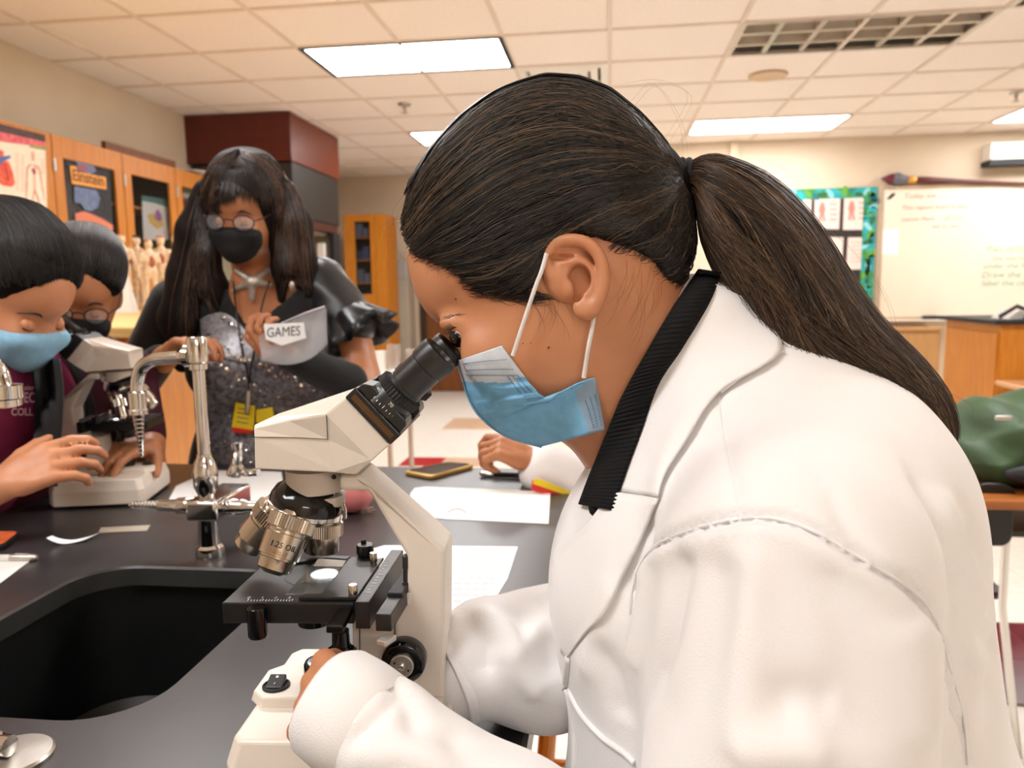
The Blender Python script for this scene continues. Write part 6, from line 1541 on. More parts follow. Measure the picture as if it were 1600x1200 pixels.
def region_mesh(poly, grow, edge, res=.0055, extra=None, zmax=None):
    lo = A(poly[:, 0].min()-.02, -.11, poly[:, 1].min()-.02); hi = A(poly[:, 0].max()+.02, .11, poly[:, 1].max()+.02)
    n = np.ceil((hi-lo)/res).astype(int)+1; ax = [lo[i]+res*np.arange(n[i]) for i in range(3)]; D = np.empty(n)
    yz = np.stack(np.meshgrid(ax[1], ax[2], indexing='ij'), -1).reshape(-1, 2)
    for i in range(n[0]):
        P = np.concatenate([np.full((len(yz), 1), ax[0][i]), yz], 1); pd = poly_sd(P[:, [0, 2]], poly)
        D[i] = np.maximum(hdS.ev(P)-grow*np.clip(pd/edge, .15, 1), -pd).reshape(n[1], n[2])
    V, F = surface_nets(D, lo, res); return smooth_mesh(V, F, 2, .5), F
hp_ = can([(600, 330), (655, 400), (700, 425), (760, 450), (840, 430), (870, 390), (960, 395), (1000, 440), (1050, 520), (1120, 470), (1120, 300), (1050, 180), (900, 90), (780, 110), (660, 200)])
Vcp, Fcp = region_mesh(hp_, .014, .02)
hp_b = can([(600, 330), (655, 400), (690, 415), (730, 440), (790, 480), (850, 520), (900, 560), (960, 560), (1030, 560), (1120, 470), (1120, 300), (1050, 180), (900, 90), (780, 110), (660, 200)])
Vcb, Fcb = region_mesh(hp_b, .020, .02)
mp_ = can([(680, 560), (745, 545), (800, 535), (850, 590), (868, 640), (850, 720), (760, 730), (690, 660)])
Vmk, Fmk = region_mesh(mp_, .009, .012)
bv_cap, bv_capb, bv_hd = bvh_of(Vcp, Fcp), bvh_of(Vcb, Fcb), bvh_of(Vhd, Fhd)
def frame(fwd, up):
    f = unit(fwd); u = unit(np.asarray(up)-np.dot(up, f)*f); l = np.cross(u, f); return np.stack([f, l, u], 1)
def place(V, c, Mx, sc=1.): return wd(np.asarray(V)*sc @ Mx.T + c)
def head_parts(root, c, Mx, sc, mskin, mhair, mmask, body_geo, long_hair=False, lids=True):
    """adds the head surface to the body mesh and builds hair, mask, eyes as parts"""
    T = lambda V: place(V, c, Mx, sc)
    body_geo.add(T(Vhd), Fhd.tolist())
    Vq, Fq = (Vcb, Fcb) if long_hair else (Vcp, Fcp)
    h = mk('hair', Geo().add(T(Vq), Fq.tolist()), mhair, root, angle=180, recalc=False)
    m = mk('face_mask', Geo().add(T(Vmk), Fmk.tolist()), mmask, root, angle=180, recalc=False)
    for sg in (-1, 1):
        a = cpt(734, 525, .0285*sg); e = mk('eyeball', Geo().ball(T(a[None])[0], .0112*sc, 14, 10), M_eyew, root, angle=180)
        gz = T(np.array([a+unit(A(.85, .25*sg, -.45))*.0098]))[0]; mk('iris', Geo().lathe(gz, gz-T(a[None])[0], [(0, .006*sc), (.0014, .004*sc), (.0016, .0004)], 14), M_navy, e)
        P = [cpt(*q, 0)+A(0, (.018+.032*u)*sg, .0) for q, u in zip(smooth_curve([(690, 503), (684, 498), (700, 496), (730, 492)], 9), np.linspace(0, 1, 9))]
        P = [np.array(bv_hd.find_nearest(Vector(p))[0])*1.004 for p in P]; mk('eyebrow', Geo().tube(T(P), [.001, .0018, .0022, .0024, .0024, .002, .0018, .0014, .0008], 6), M_hairblack, root, angle=180)
        o_ = T(a[None])[0]; ax_ = T(np.array([a+A(.5, 0, .86)]))[0]-o_; lim = R(88)
        prf = [(.0121*sc*math.cos(u), max(.0121*sc*math.sin(u), 1e-4)) for u in np.linspace(0, lim, 10)]
        ld_ = mk('eyelid', Geo().lathe(o_, ax_, prf, 24), mskin, root, angle=180)
        ff_ = unit(A(.86, 0, -.5)); ll_ = A(0, 1, 0); uu_ = A(.5, 0, .86); rr_ = .0123
        L = [a+uu_*rr_*math.cos(lim)+(ff_*math.cos(u)+ll_*math.sin(u))*rr_*math.sin(lim)*1.02 for u in np.linspace(-1.1, 1.1, 9)]
        mk('eyelashes', Geo().tube(T(L), .0010*sc, 5), M_hairblack, root, angle=180)
    return T, h, m
def cap_strands(root, T, bv, paths_fn, n, r, cols, nm='hair_strands', lift=.003, npt=18):
    out = []; cc = []
    for k in range(n):
        pts = paths_fn(rng.random(), rng.random()); q = smooth_curve(pts, npt); L = lift*rng.uniform(.2, 1)
        o_ = []
        for p in q:
            hh = bv.find_nearest(Vector(p), .035)
            o_.append(np.array(hh[0])+np.array(hh[1])*L if hh[0] is not None else p)
        out.append(T(np.array(o_))); cc.append(np.array(cols[int(rng.random()*len(cols))])*rng.uniform(.5, 1.4))
    return strand_object(nm, np.array(out), r, M_strand, root, cc)
M_maskblue2 = mat('mask_blue_soft', '8fc0dd', .75, col2='84b5d3', scale=100); M_maskblack = mat('mask_black', '08080a', .8, col2='0e0e10', scale=80)
# ================================================================ TEACHER IN BLACK AND SEQUINS
DT = 1.74
troot = thing('person', 'person in sequined grey top and black mask standing behind the faucet, holding a plastic bag', 'person', (*wd(c3(410, 720, 1.85))[:2], 0))
body = Geo()
hc_ = c3(385, 332, DT+.02)
Mx = frame(A(-.03, -.92, -.34), A(.04, -.30, .95))
M_hairbr = mat('hair_dark_brown', '130c09', .7, col2='1f130e', scale=30, spec=.2)
T, hT, mT = head_parts(troot, hc_, Mx, .92, M_skin2, M_hairbr, M_maskblack, body, long_hair=True)
# body
ts = SDF(.04)
ts.ell(c3(415, 560, 1.86), (.165, .10, .15)).ell(c3(400, 760, 1.87), (.155, .09, .26)).cone(c3(300, 480, 1.86), c3(520, 470, 1.86), .055, .055).ell(c3(345, 580, 1.80), (.07, .06, .065), k=.03).ell(c3(465, 575, 1.80), (.07, .06, .065), k=.03).cone(c3(395, 440, 1.80), c3(405, 490, 1.84), .05, .06)
Vt, Ft = ts.mesh(.010)
legs = SDF(.03); legs.cone(c3(360, 850, 1.87), c3(365, 1450, 1.88), .09, .05).cone(c3(450, 850, 1.87), c3(450, 1450, 1.88), .09, .05)
# arms (skin) : image-left arm and image-right arm
ra = SDF(.012)
SR, ER, WR = c3(275, 475, 1.86), c3(222, 590, 1.84), c3(262, 556, 1.66)
ra.cone(SR, ER, .05, .042).cone(ER, WR, .040, .026); hand_sdf(ra, WR, c3(300, 530, 1.62)-WR, A(.5, -.3, -.8), .95, (.4, .55, .6, .65, .7), side=1)
SL, EL, WL = c3(530, 470, 1.86), c3(570, 610, 1.80), c3(470, 565, 1.66)
ra.cone(SL, EL, .052, .046).cone(EL, WL, .043, .028); hand_sdf(ra, WL, c3(415, 540, 1.62)-WL, A(.2, .6, .75), 1.0, (.45, .75, .8, .85, .9), side=1)
Va, Fa = ra.mesh(.0055)
body.geo(wgeo(Vt, Ft)); body.geo(wgeo(Va, Fa)); Vl, Fl = legs.mesh(.016); body.geo(wgeo(Vl, Fl))
mk('body', body, M_skin2, troot, angle=180, recalc=False)
# dress: torso grown a little, with a V-neck cut
vneck = np.array(c2([(330, 380), (352, 440), (372, 480), (392, 508), (402, 510), (425, 490), (448, 468), (470, 440), (480, 380)], 1.80))
lo, hi = ts.bounds(); lo = lo-.03; hi = hi+.03; res = .010; n_ = np.ceil((hi-lo)/res).astype(int)+1; axs = [lo[i]+res*np.arange(n_[i]) for i in range(3)]; D = np.empty(n_)
yz = np.stack(np.meshgrid(axs[1], axs[2], indexing='ij'), -1).reshape(-1, 2); ztop = c3(0, 436, 1.85)[2]
for i in range(n_[0]):
    P = np.concatenate([np.full((len(yz), 1), axs[0][i]), yz], 1); pd = poly_sd(P[:, [0, 2]], vneck)
    D[i] = np.maximum(np.maximum(ts.ev(P)-.010, np.where(P[:, 1] < 1.88, pd, -1)), P[:, 2]-ztop).reshape(n_[1], n_[2])
Vd, Fd = surface_nets(D, lo, res); Vd = smooth_mesh(Vd, Fd, 2, .5)
dress = mk('dress', wgeo(Vd, Fd), M_blackcloth, troot, angle=180, recalc=False)
sk = SDF(.03); sk.cone(c3(405, 800, 1.90), c3(405, 1150, 1.93), .125, .20); Vs, Fs = sk.mesh(.016); mk('skirt', wgeo(Vs, Fs), M_blackcloth, troot, angle=180, recalc=False)
bvd = bvh_of(Vd, Fd)
M_sequin = mat('sequin_cloth', '8b888c', .35, .4, col2='545154', scale=90, bump=.6, bscale=260)
M_sequin_l = mat('sequin_cloth_light', 'b0aeb3', .35, .4, col2='8a878c', scale=90, bump=.5, bscale=260)
mk('sequin_panel', strip(bvd, [(322, 520), (316, 580), (312, 640), (320, 700), (330, 760)], [(540, 560), (548, 600), (545, 650), (520, 700), (505, 760)], 22, 22, .004, .003, 1.75), M_sequin, dress, angle=180)
mk('bodice_panel', strip(bvd, [(312, 500), (325, 492), (345, 488), (362, 495), (380, 512), (398, 540)], [(318, 556), (345, 560), (362, 563), (378, 566), (392, 568), (402, 566)], 16, 12, .009, .003, 1.75), M_sequin_l, dress, angle=180)
mk('bodice_panel', strip(bvd, [(405, 540), (420, 520), (440, 512), (465, 505), (500, 500), (520, 508)], [(404, 566), (425, 570), (445, 575), (475, 585), (510, 590), (528, 580)], 16, 12, .009, .003, 1.75), M_sequin_l, dress, angle=180)
M_spark = mat('sequin_mirror', 'f5f2ee', .08, 1, emit=.0)
def sequins(pts, nm):
    g = Geo()
    for a, b_, r in pts:
        p, nn = cast(bvd, a, b_, 1.75); nn = wd(nn)-wd(A(0, 0, 0)) if True else nn; nn = unit(nn+rng.normal(0, .25, 3)); g.lathe(wd(p)+unit(CAM-wd(p))*.015, nn, [(0, r), (.0008, r*.8)], 8)
    mk(nm, g, M_spark, dress, kind='stuff')
pt = []
for q, n_k in (([(322, 530), (345, 545), (370, 558), (400, 568), (430, 580), (470, 598), (500, 603), (530, 600)], 60), ([(340, 565), (365, 585), (395, 600), (430, 620)], 16), ([(350, 500), (365, 512), (380, 530)], 12)):
    for a, b_ in smooth_curve(q, n_k): pt.append((a+rng.normal(0, 3), b_+rng.normal(0, 3), rng.uniform(.0025, .0042)))
for _ in range(130): pt.append((rng.uniform(318, 530), rng.uniform(600, 745), rng.uniform(.001, .0022)))
sequins(pt, 'sequins')
# sleeves, ruffles and arm warmers
sl_ = SDF(.015); sl_.cone(SR, c3(232, 560, 1.845), .062, .056).cone(ER, c3(250, 562, 1.70), .048, .034)
Vz, Fz = sl_.mesh(.009); mk('sleeve', wgeo(Vz+A(0, 0, 0), Fz), M_blackcloth, dress, angle=180, recalc=False)
M_satin = mat('black_satin', '0d0d10', .38, col2='17171b', scale=8)
sl2 = SDF(.015); sl2.cone(c3(500, 445, 1.86), c3(548, 505, 1.83), .066, .062)
Vz, Fz = sl2.mesh(.008); Vz = Vz+vnormals(Vz, Fz)*(noise3(Vz, 90, 3)*.004)[:, None]; mk('sleeve', wgeo(Vz, Fz), M_satin, dress, angle=180, recalc=False)
axr = unit(c3(580, 545, 1.81)-c3(535, 490, 1.835)); cr = c3(542, 498, 1.832); b1 = unit(np.cross(axr, A(0, 1, 0))); b2 = np.cross(axr, b1); rings = []
for h, r, w_ in ((0, .060, 0), (.02, .068, .05), (.05, .080, .13), (.075, .088, .18), (.074, .084, .18), (.03, .062, .05)):
    rings.append([wd(cr+axr*(h+.006*w_*8*math.sin(5*u))+(b1*math.cos(u)+b2*math.sin(u))*r*(1+w_*math.sin(9*u+1))) for u in np.linspace(0, 2*np.pi, 73)[:-1]])
mk('ruffle', Geo().loft(rings, cap=False), M_satin, dress, angle=180)
wm = SDF(.01); wm.cone(EL*.72+WL*.28, WL, .047, .034); Vz, Fz = wm.mesh(.006); mk('arm_warmer', wgeo(Vz, Fz), M_blackcloth, dress, angle=180, recalc=False)
wm = SDF(.01); wm.cone(WL, WL+unit(c3(415, 540, 1.62)-WL)*.03, .034, .030); Vz, Fz = wm.mesh(.005); mk('arm_warmer', wgeo(Vz, Fz), M_blackcloth, dress, angle=180, recalc=False)
# long hair: locks and strands
lk = SDF(.02)
for q, rs in (([(322, 300), (300, 360), (290, 430), (278, 500), (285, 570)], (.03, .034, .04, .042, .02)), ([(335, 330), (325, 400), (335, 450), (340, 500)], (.02, .026, .03, .012)), ([(446, 300), (466, 350), (474, 410), (482, 460)], (.028, .03, .03, .012)), ([(430, 360), (440, 420), (440, 470)], (.02, .022, .010))):
    lk.chain([c3(a, b_, 1.775+.02*(k > 1)) for k, (a, b_) in enumerate(q)], rs)
Vz, Fz = lk.mesh(.007); Vz = smooth_mesh(Vz, Fz, 2); mk('hair_locks', wgeo(Vz, Fz), M_hairbr, hT, angle=180, recalc=False)
bvl = bvh_of(np.concatenate([Vz, lc(T(Vcb)), lc(T(Vhd))]), np.concatenate([Fz, Fcb+len(Vz), Fhd+len(Vz)+len(Vcb)]))
gl = [[(372, 236), (335, 262), (312, 320), (298, 400), (282, 480), (282, 560)], [(368, 240), (345, 275), (326, 330), (316, 400), (322, 460), (335, 505)], [(366, 246), (352, 268), (342, 300), (332, 340), (322, 380), (318, 410)]]
gr_ = [[(376, 236), (420, 250), (452, 290), (472, 350), (478, 410), (484, 458)], [(378, 240), (412, 262), (438, 310), (450, 360), (452, 420), (448, 465)], [(380, 246), (404, 266), (425, 300), (436, 330), (440, 370), (438, 410)]]
out = []; cols = []
for side in (gl, gr_):
    Gs = [smooth_curve(q, 22) for q in side]
    for k in range(520):
        u = rng.uniform(0, 1.999); i = int(u); f = u-i; q = Gs[i]*(1-f)+Gs[i+1]*f; q = q+np.linspace(0, 1, 22)[:, None]*rng.normal(0, 7, 2)+A(2.5*math.sin(k), 0)
        t1 = rng.uniform(.7, 1); tt = np.linspace(0, t1, 22)*21; ii = np.minimum(tt.astype(int), 20); ff_ = (tt-ii)[:, None]; q = q[ii]*(1-ff_)+q[ii+1]*ff_
        out.append([(lambda h: h[0]+h[1]*rng.uniform(.001, .005))(cast(bvl, a, b_, 1.75)) for a, b_ in q])
        cols.append(np.array([.02, .012, .009])*rng.uniform(.5, 1.4) if rng.random() < (.8 if side is gl else .45) else np.array([.13, .07, .045])*rng.uniform(.5, 1.2))
for k in range(190):   # fringe over the brow
    a0 = rng.uniform(346, 426); q = smooth_curve([(374, 246), (375+(a0-375)*.7, 268+rng.uniform(-3, 3)), (a0+(a0-378)*.12, 296+rng.uniform(-6, 6)+.16*abs(a0-378)), (a0+(a0-378)*.3, 306+rng.uniform(-8, 14)+.3*abs(a0-378))], 22)
    out.append([(lambda h: h[0]+h[1]*.005)(cast(bvl, a, b_, 1.72)) for a, b_ in q]); cols.append(np.array([.022, .014, .011])*rng.uniform(.6, 1.5))
strand_object('hair_strands', wd(np.array(out)), rng.uniform(.0009, .0018, len(out)), M_strand, hT, cols)
# glasses
def glasses(root, T, m, lens_alpha=.12, sc=1.0):
    g = thing_part = mk('glasses', Geo().tube(T([cpt(700, 540, .012)+A(.010, 0, .006), cpt(700, 540, 0)+A(.013, 0, .009), cpt(700, 540, -.012)+A(.010, 0, .006)]), .0016, 6), m, root, angle=180)
    for sg in (-1, 1):
        c = cpt(704, 545, .034*sg)+A(.006, 0, .004)
        ring = [c+A(-.012*abs(math.cos(u))*(math.cos(u) > 0)*.9, .023*math.cos(u)*sg, .018*math.sin(u)) for u in np.linspace(0, 2*np.pi, 25)]
        mk('rim', Geo().tube(T(ring), .0016, 6, cap=False), m, g, angle=180)
        mk('lens', Geo().loft([T([c+(p-c)*.97+A(0, 0, 0) for p in ring[:-1]]), T([c+(p-c)*.97+A(.0008, 0, 0) for p in ring[:-1]])]), mat('spectacle_lens', 'dfe4e6', .03, alpha=lens_alpha, spec=.8) if 'spectacle_lens' not in bpy.data.materials else bpy.data.materials['spectacle_lens'], g)
        mk('temple_arm', Geo().tube(T([ring[0]+A(0, .0, .004), ring[0]+A(-.03, .016*sg, .008), cpt(880, 400, .079*sg)]), .0014, 6), m, g, angle=180)
    return g
glasses(troot, T, mat('purple_rim', '3a2530', .3, .3))
# necklace, lanyard and badges
M_silver = mat('silver_bead', 'd8cfc4', .35, .6, col2='b5aa9d', scale=200, bump=.8, bscale=300)
bvs = bvh_of(np.concatenate([Vt, Vd, lc(T(Vhd))]), np.concatenate([Ft, Fd+len(Vt), Fhd+len(Vt)+len(Vd)]))
def sp_(a, b_, o=.008): p, nn = cast(bvs, a, b_, 1.75); return p-A(0, o, 0)
st_ = SDF(.006); c0 = sp_(396, 441, .010)
for (a, b_), r1 in zip(((372, 424), (420, 424), (365, 455), (424, 446), (395, 468)), (.006, .006, .004, .005, .006)): st_.cone(c0, sp_(a, b_, .008), .010, r1, .006)
Vz, Fz = st_.mesh(.003); nkl = mk('necklace', wgeo(Vz, Fz), M_silver, troot, angle=180, recalc=False)
ln_ = mk('lanyard', Geo().tube(wd([sp_(a, b_, .014) for a, b_ in smooth_curve([(368, 440), (372, 480), (380, 540), (390, 585), (392, 610)], 16)]), .0022, 6), M_black, troot, angle=180)
mk('cord', Geo().tube(wd([sp_(a, b_, .014) for a, b_ in smooth_curve([(424, 440), (412, 480), (402, 540), (394, 585), (392, 610)], 16)]), .0022, 6), M_black, ln_, angle=180)
q = sp_(392, 625, .02); mk('clip', Geo().tube(wd([q+A(0, 0, .05), q+A(.002, 0, .03), q, q+A(-.003, 0, -.03)]), [.004, .005, .006, .004], 8), M_alu, ln_, angle=180)
M_yel = mat('badge_yellow', 'f0cf1a', .4, col2='e6c414', scale=12); M_redb = mat('badge_red', 'd8281e', .4)
def card(pxs, d, m, par, nm, th=.003): 
    P = [c3(a, b_, d) for a, b_ in pxs]; return mk(nm, Geo().prism([tuple(p) for p in P], lambda *p: wd(A(*p)), lambda *p: wd(A(*p)+A(0, th, 0))), m, par, smooth=False)
bd = sp_(385, 650, .022)[1]
b1_ = card([(368, 629), (398, 634), (396, 672), (362, 667)], bd, M_yel, ln_, 'badge')
card([(362, 667), (396, 672), (392, 677), (364, 676)], bd, M_redb, b1_, 'badge_edge')
card([(400, 640), (425, 636), (428, 650), (415, 664), (400, 660)], bd+.004, M_yel, ln_, 'badge')
for k in range(4): card([(372-k*.8, 637+7*k), (390-k*.8, 640+7*k), (390-k*.8, 641.5+7*k), (372-k*.8, 638.5+7*k)], bd-.0006, M_ink, b1_, 'print_line', .0005)
# plastic bag with paper label, held in the hand
M_poly = mat('clear_plastic', 'd9d7da', .12, alpha=.42, spec=.7, col2='c9c7cb', scale=14, bump=.6, bscale=20)
bgd = 1.60
tbag = thing('plastic_bag', 'clear zip bag with handwritten paper label held by the person in sequins', 'bag', wd(c3(450, 560, bgd)))
g = Geo(); rows = []
for i in range(11):
    u = i/10; a = A(402, 532)*(1-u)+A(468, 508)*u if i < 6 else A(402, 532)*(1-u)+A(468, 508)*u
    top = smooth_curve([(404, 525), (440, 508), (475, 492), (508, 480)], 11)[i]; bot = smooth_curve([(408, 560), (440, 570), (480, 562), (510, 538)], 11)[i]
    rows.append([c3(*(top*(1-v)+bot*v), bgd+.006*math.sin(7*u+5*v)) for v in np.linspace(0, 1, 8)])
rows = np.array(rows); f_ = [(i*8+j, i*8+j+1, (i+1)*8+j+1, (i+1)*8+j) for i in range(10) for j in range(7)]
bo_ = mk('bag_film', Geo().add(wd(rows.reshape(-1, 3)), f_).add(wd((rows+A(0, .012, 0)).reshape(-1, 3)), f_), M_poly, tbag, angle=180)
mk('zip_strip', Geo().tube(wd([c3(a, b_, bgd-.002) for a, b_ in [(440, 505), (475, 490), (507, 479)]]), .0045, 6, squash=.4), mat('zip_white', 'd9d3dc', .3), tbag, angle=180)
card([(412, 506), (474, 504), (478, 528), (440, 540), (415, 530)], bgd-.010, M_paper, tbag, 'paper_label', .002)
tg = text_geo('GAMES', 1, 0); c = tg.V(); wx = c[:, 0].max()-c[:, 0].min()
V = np.array([c3(443+(q[0])*52/wx, 519-(q[1])*52/wx*1.25-(q[0]*52/wx)*.06, bgd-.0112) for q in c]); mk('label_lettering', Geo().add(wd(V), tg.f), M_ink, tbag, smooth=False, recalc=False)
# ================================================================ STUDENTS AT THE LEFT MICROSCOPE
M_maroon = mat('maroon_polo', '6a0f37', .75, col2='7c1645', scale=14, bump=.2, bscale=300)
M_maroon_d = mat('maroon_dark', '40091f', .75, col2='4c0d27', scale=14)
M_hcap = mat('hair_black_base', '0c0a09', .75, col2='14100e', scale=40, spec=.15)
def student(lab, hc_, Mx, sc, mmask, torso, arms, mskin, mshirt):
    rt = thing('person', lab, 'person', (*wd(torso[0][0])[:2], 0)); bd_ = Geo()
    T, h, m = head_parts(rt, hc_, Mx, sc, mskin, M_hcap, mmask, bd_)
    ts = SDF(.035)
    for (a, b_, r1, r2) in [(t[0], t[1], t[2], t[3]) for t in torso]: ts.cone(a, b_, r1, r2)
    Vs, Fs = ts.mesh(.010); 
    sh = mk('shirt', wgeo(smooth_mesh(Vs, Fs, 2), Fs), mshirt, rt, angle=180, recalc=False)
    a_ = SDF(.012)
    for (S_, E_, W_, K_, n, cur, sd, ss) in arms:
        a_.cone(S_, E_, .042, .036).cone(E_, W_, .034, .025); hand_sdf(a_, W_, K_-W_, n, .95, cur, side=sd)
    Vz, Fz = a_.mesh(.0048); bd_.geo(wgeo(smooth_mesh(Vz, Fz, 1), Fz))
    inn = SDF(.03)
    for (a, b_, r1, r2) in [(t[0], t[1], t[2], t[3]) for t in torso]: inn.cone(a, b_, r1*.8, r2*.8)
    Vi, Fi = inn.mesh(.016); bd_.geo(wgeo(Vi, Fi)); mk('body', bd_, mskin, rt, angle=180, recalc=False)
    slv = SDF(.012)
    for (S_, E_, W_, K_, n, cur, sd, ss) in arms: slv.cone(S_, S_+(E_-S_)*ss, .06, .054)
    Vz, Fz = slv.mesh(.009); mk('sleeve', wgeo(Vz, Fz), mshirt, sh, angle=180, recalc=False)
    return rt, T, h, m, sh, (Vs, Fs)
# near student: blue mask, maroon shirt, bare forearm to the focus knob
D1 = 1.27
W_ = c3(0, 760, 1.155)
r1, T1, h1, m1, sh1, (Vs1, Fs1) = student('person in maroon shirt and blue mask bending over the left microscope', c3(10, 452, D1), frame(A(.80, -.20, -.56), A(.45, -.25, .84)), .96, M_maskblue2,
    [(c3(-70, 590, 1.36), c3(-130, 740, 1.40), .15, .16), (c3(-45, 590, 1.27), c3(-90, 600, 1.50), .085, .085), (c3(-30, 640, 1.30), c3(-50, 735, 1.32), .09, .09), (c3(-40, 530, 1.34), c3(-60, 600, 1.36), .06, .10), (c3(-150, 740, 1.40), c3(-300, 1100, 1.40), .16, .16)],
    [(c3(-80, 610, 1.22), c3(-150, 830, 1.14), W_, c3(46, 738, 1.165), A(.55, .8, -.1), (.45, .5, .55, .6, .65), 1, .45)], M_skin3, M_maroon)
bv1 = bvh_of(Vs1, Fs1)
def chest_text(bv, s, px, py, wpx, m, par, dfl, sq=1.0):
    tg = text_geo(s, 1, 0, 'LEFT', bold=.02); c = tg.V(); k = wpx/(c[:, 0].max()-c[:, 0].min()); V = np.array([cast(bv, px+(q[0]-c[:, 0].min())*k, py-q[1]*k*sq, dfl)[0]-A(0, .002, 0) for q in c])
    mk('shirt_lettering', Geo().add(wd(V), tg.f), m, par, smooth=False, recalc=False)
M_letter = mat('letter_pink', 'eabfd0', .6)
chest_text(bv1, 'Mission', 26, 606, 30, M_letter, sh1, 1.2); chest_text(bv1, 'TEC', 29, 622, 27, M_letter, sh1, 1.2, 1.5); chest_text(bv1, 'COLL', 19, 644, 34, M_letter, sh1, 1.2, 1.2)
mk('jacket_front', strip(bv1, [(50, 560), (54, 620), (52, 690), (46, 760)], [(92, 560), (98, 620), (94, 690), (88, 760)], 14, 6, .004, .004, 1.25, relax=0), M_blackcloth, sh1, angle=180)
mk('mask_loop', Geo().tube(T1([cpt(800, 545, -.066), cpt(840, 470, -.074), cpt(865, 400, -.080)]), .0018, 6), M_loop, m1, angle=180)
mk('mask_loop', Geo().tube(T1([cpt(800, 545, .066), cpt(840, 470, .074), cpt(865, 400, .080)]), .0018, 6), M_loop, m1, angle=180)
def sleek(u, v):   # from the hairline back to a low bun
    y = (u*2-1); yy = .09*np.sign(y)*abs(y)**.7; q = math.sqrt(max(0, 1-(y*.97)**2)); return [A(.108-.055*abs(y)-.05*v*(1-abs(y)), yy*.9, .064*q+.002+.04*v*q), A(.02-.02*abs(y), yy*1.05, .03+.115*q), A(-.06, yy*1.02, .02+.125*q), A(-.118, yy*.75, .0+.075*q), A(-.125, yy*.2, -.03)]
cap_strands(h1, T1, bv_cap, sleek, 1500, .0008, [(.010, .009, .009), (.016, .014, .013), (.03, .026, .025)])
# far student: glasses, black mask
D2 = 1.58
r2, T2, h2_, m2_, sh2, (Vs2, Fs2) = student('person in glasses and black mask behind the left microscope', c3(130, 456, D2), frame(A(.36, -.80, -.46), A(.22, -.34, .90)), .90, M_maskblack,
    [(c3(110, 620, 1.68), c3(100, 850, 1.70), .15, .16), (c3(40, 590, 1.70), c3(190, 590, 1.66), .075, .075), (c3(120, 545, 1.64), c3(115, 600, 1.66), .055, .10)],
    [(c3(200, 600, 1.66), c3(235, 760, 1.60), c3(236, 694, 1.54), c3(204, 700, 1.49), A(-.3, -.8, -.3), (.2, .5, .6, .7, .7), 1, .5)], M_skin2, M_maroon_d)
bv2 = bvh_of(Vs2, Fs2)
glasses(r2, T2, M_blackm)
cap_strands(h2_, T2, bv_cap, sleek, 1100, .001, [(.008, .006, .0055), (.016, .011, .009), (.03, .02, .016)])
mk('collar_placket', strip(bv2, [(52, 560), (80, 600), (108, 650), (118, 690)], [(82, 540), (108, 580), (130, 630), (136, 690)], 12, 5, .006, .004, 1.55), M_maroon, sh2, angle=180)
mk('jacket_front', strip(bv2, [(92, 540), (112, 580), (134, 640), (140, 720)], [(104, 540), (122, 575), (146, 630), (152, 720)], 12, 4, .008, .004, 1.55), M_blackcloth, sh2, angle=180)
em = SDF(.004)
for a, b_ in ((162, 588), (172, 588), (167, 604)): em.ell(cast(bv2, a, b_, 1.55)[0]-A(0, .004, 0), (.005, .003, .012 if b_ < 600 else .010))
Vz, Fz = em.mesh(.002); mk('shirt_emblem', wgeo(Vz, Fz), M_letter, sh2, angle=180, recalc=False)
# ================================================================ FOURTH PERSON: only an arm in a white sleeve shows past the mask
rt = thing('person', 'person in white coat resting a fist on the bench behind the blue mask', 'person', (*wd(c3(1000, 720, 1.62))[:2], 0)); bd_ = Geo()
T4, h4, m4 = head_parts(rt, c3(960, 420, 1.66), frame(A(-.86, -.1, -.5), A(-.45, 0, .88)), 1.0, M_skin2, M_hairblack, M_maskblue2, bd_)
a_ = SDF(.012); W_ = c3(836, 725, 1.49); E_ = c3(960, 770, 1.50)
a_.cone(E_, W_, .036, .028); hand_sdf(a_, W_, c3(800, 706, 1.49)-W_, A(-.2, .5, -.75), .95, (.5, .8, 1.1, 1.15, 1.2), side=-1)
Vz, Fz = a_.mesh(.0045); bd_.geo(wgeo(Vz, Fz)); ib = SDF(.03); ib.cone(c3(1000, 600, 1.66), c3(1020, 850, 1.68), .10, .12); Vi, Fi = ib.mesh(.016); bd_.geo(wgeo(Vi, Fi)); mk('body', bd_, M_skin2, rt, angle=180, recalc=False)
c4 = SDF(.03); c4.cone(c3(1000, 600, 1.66), c3(1020, 860, 1.68), .13, .16).cone(c3(990, 590, 1.52), c3(965, 770, 1.52), .075, .065).cone(c3(965, 770, 1.52), c3(850, 735, 1.50), .062, .050, .015)
Vz, Fz = c4.mesh(.008); Vz = Vz+vnormals(Vz, Fz)*(noise3(Vz, 60, 5)*.0025)[:, None]; mk('lab_coat', wgeo(smooth_mesh(Vz, Fz, 1), Fz), M_coat, rt, angle=180, recalc=False)
bdg = card([(832, 750), (842, 752), (898, 776), (893, 786), (830, 766)], 1.435, M_redb, rt, 'badge', .004); card([(834, 748), (845, 749), (900, 772), (897, 778), (833, 756)], 1.433, M_yel, bdg, 'badge_face', .003)
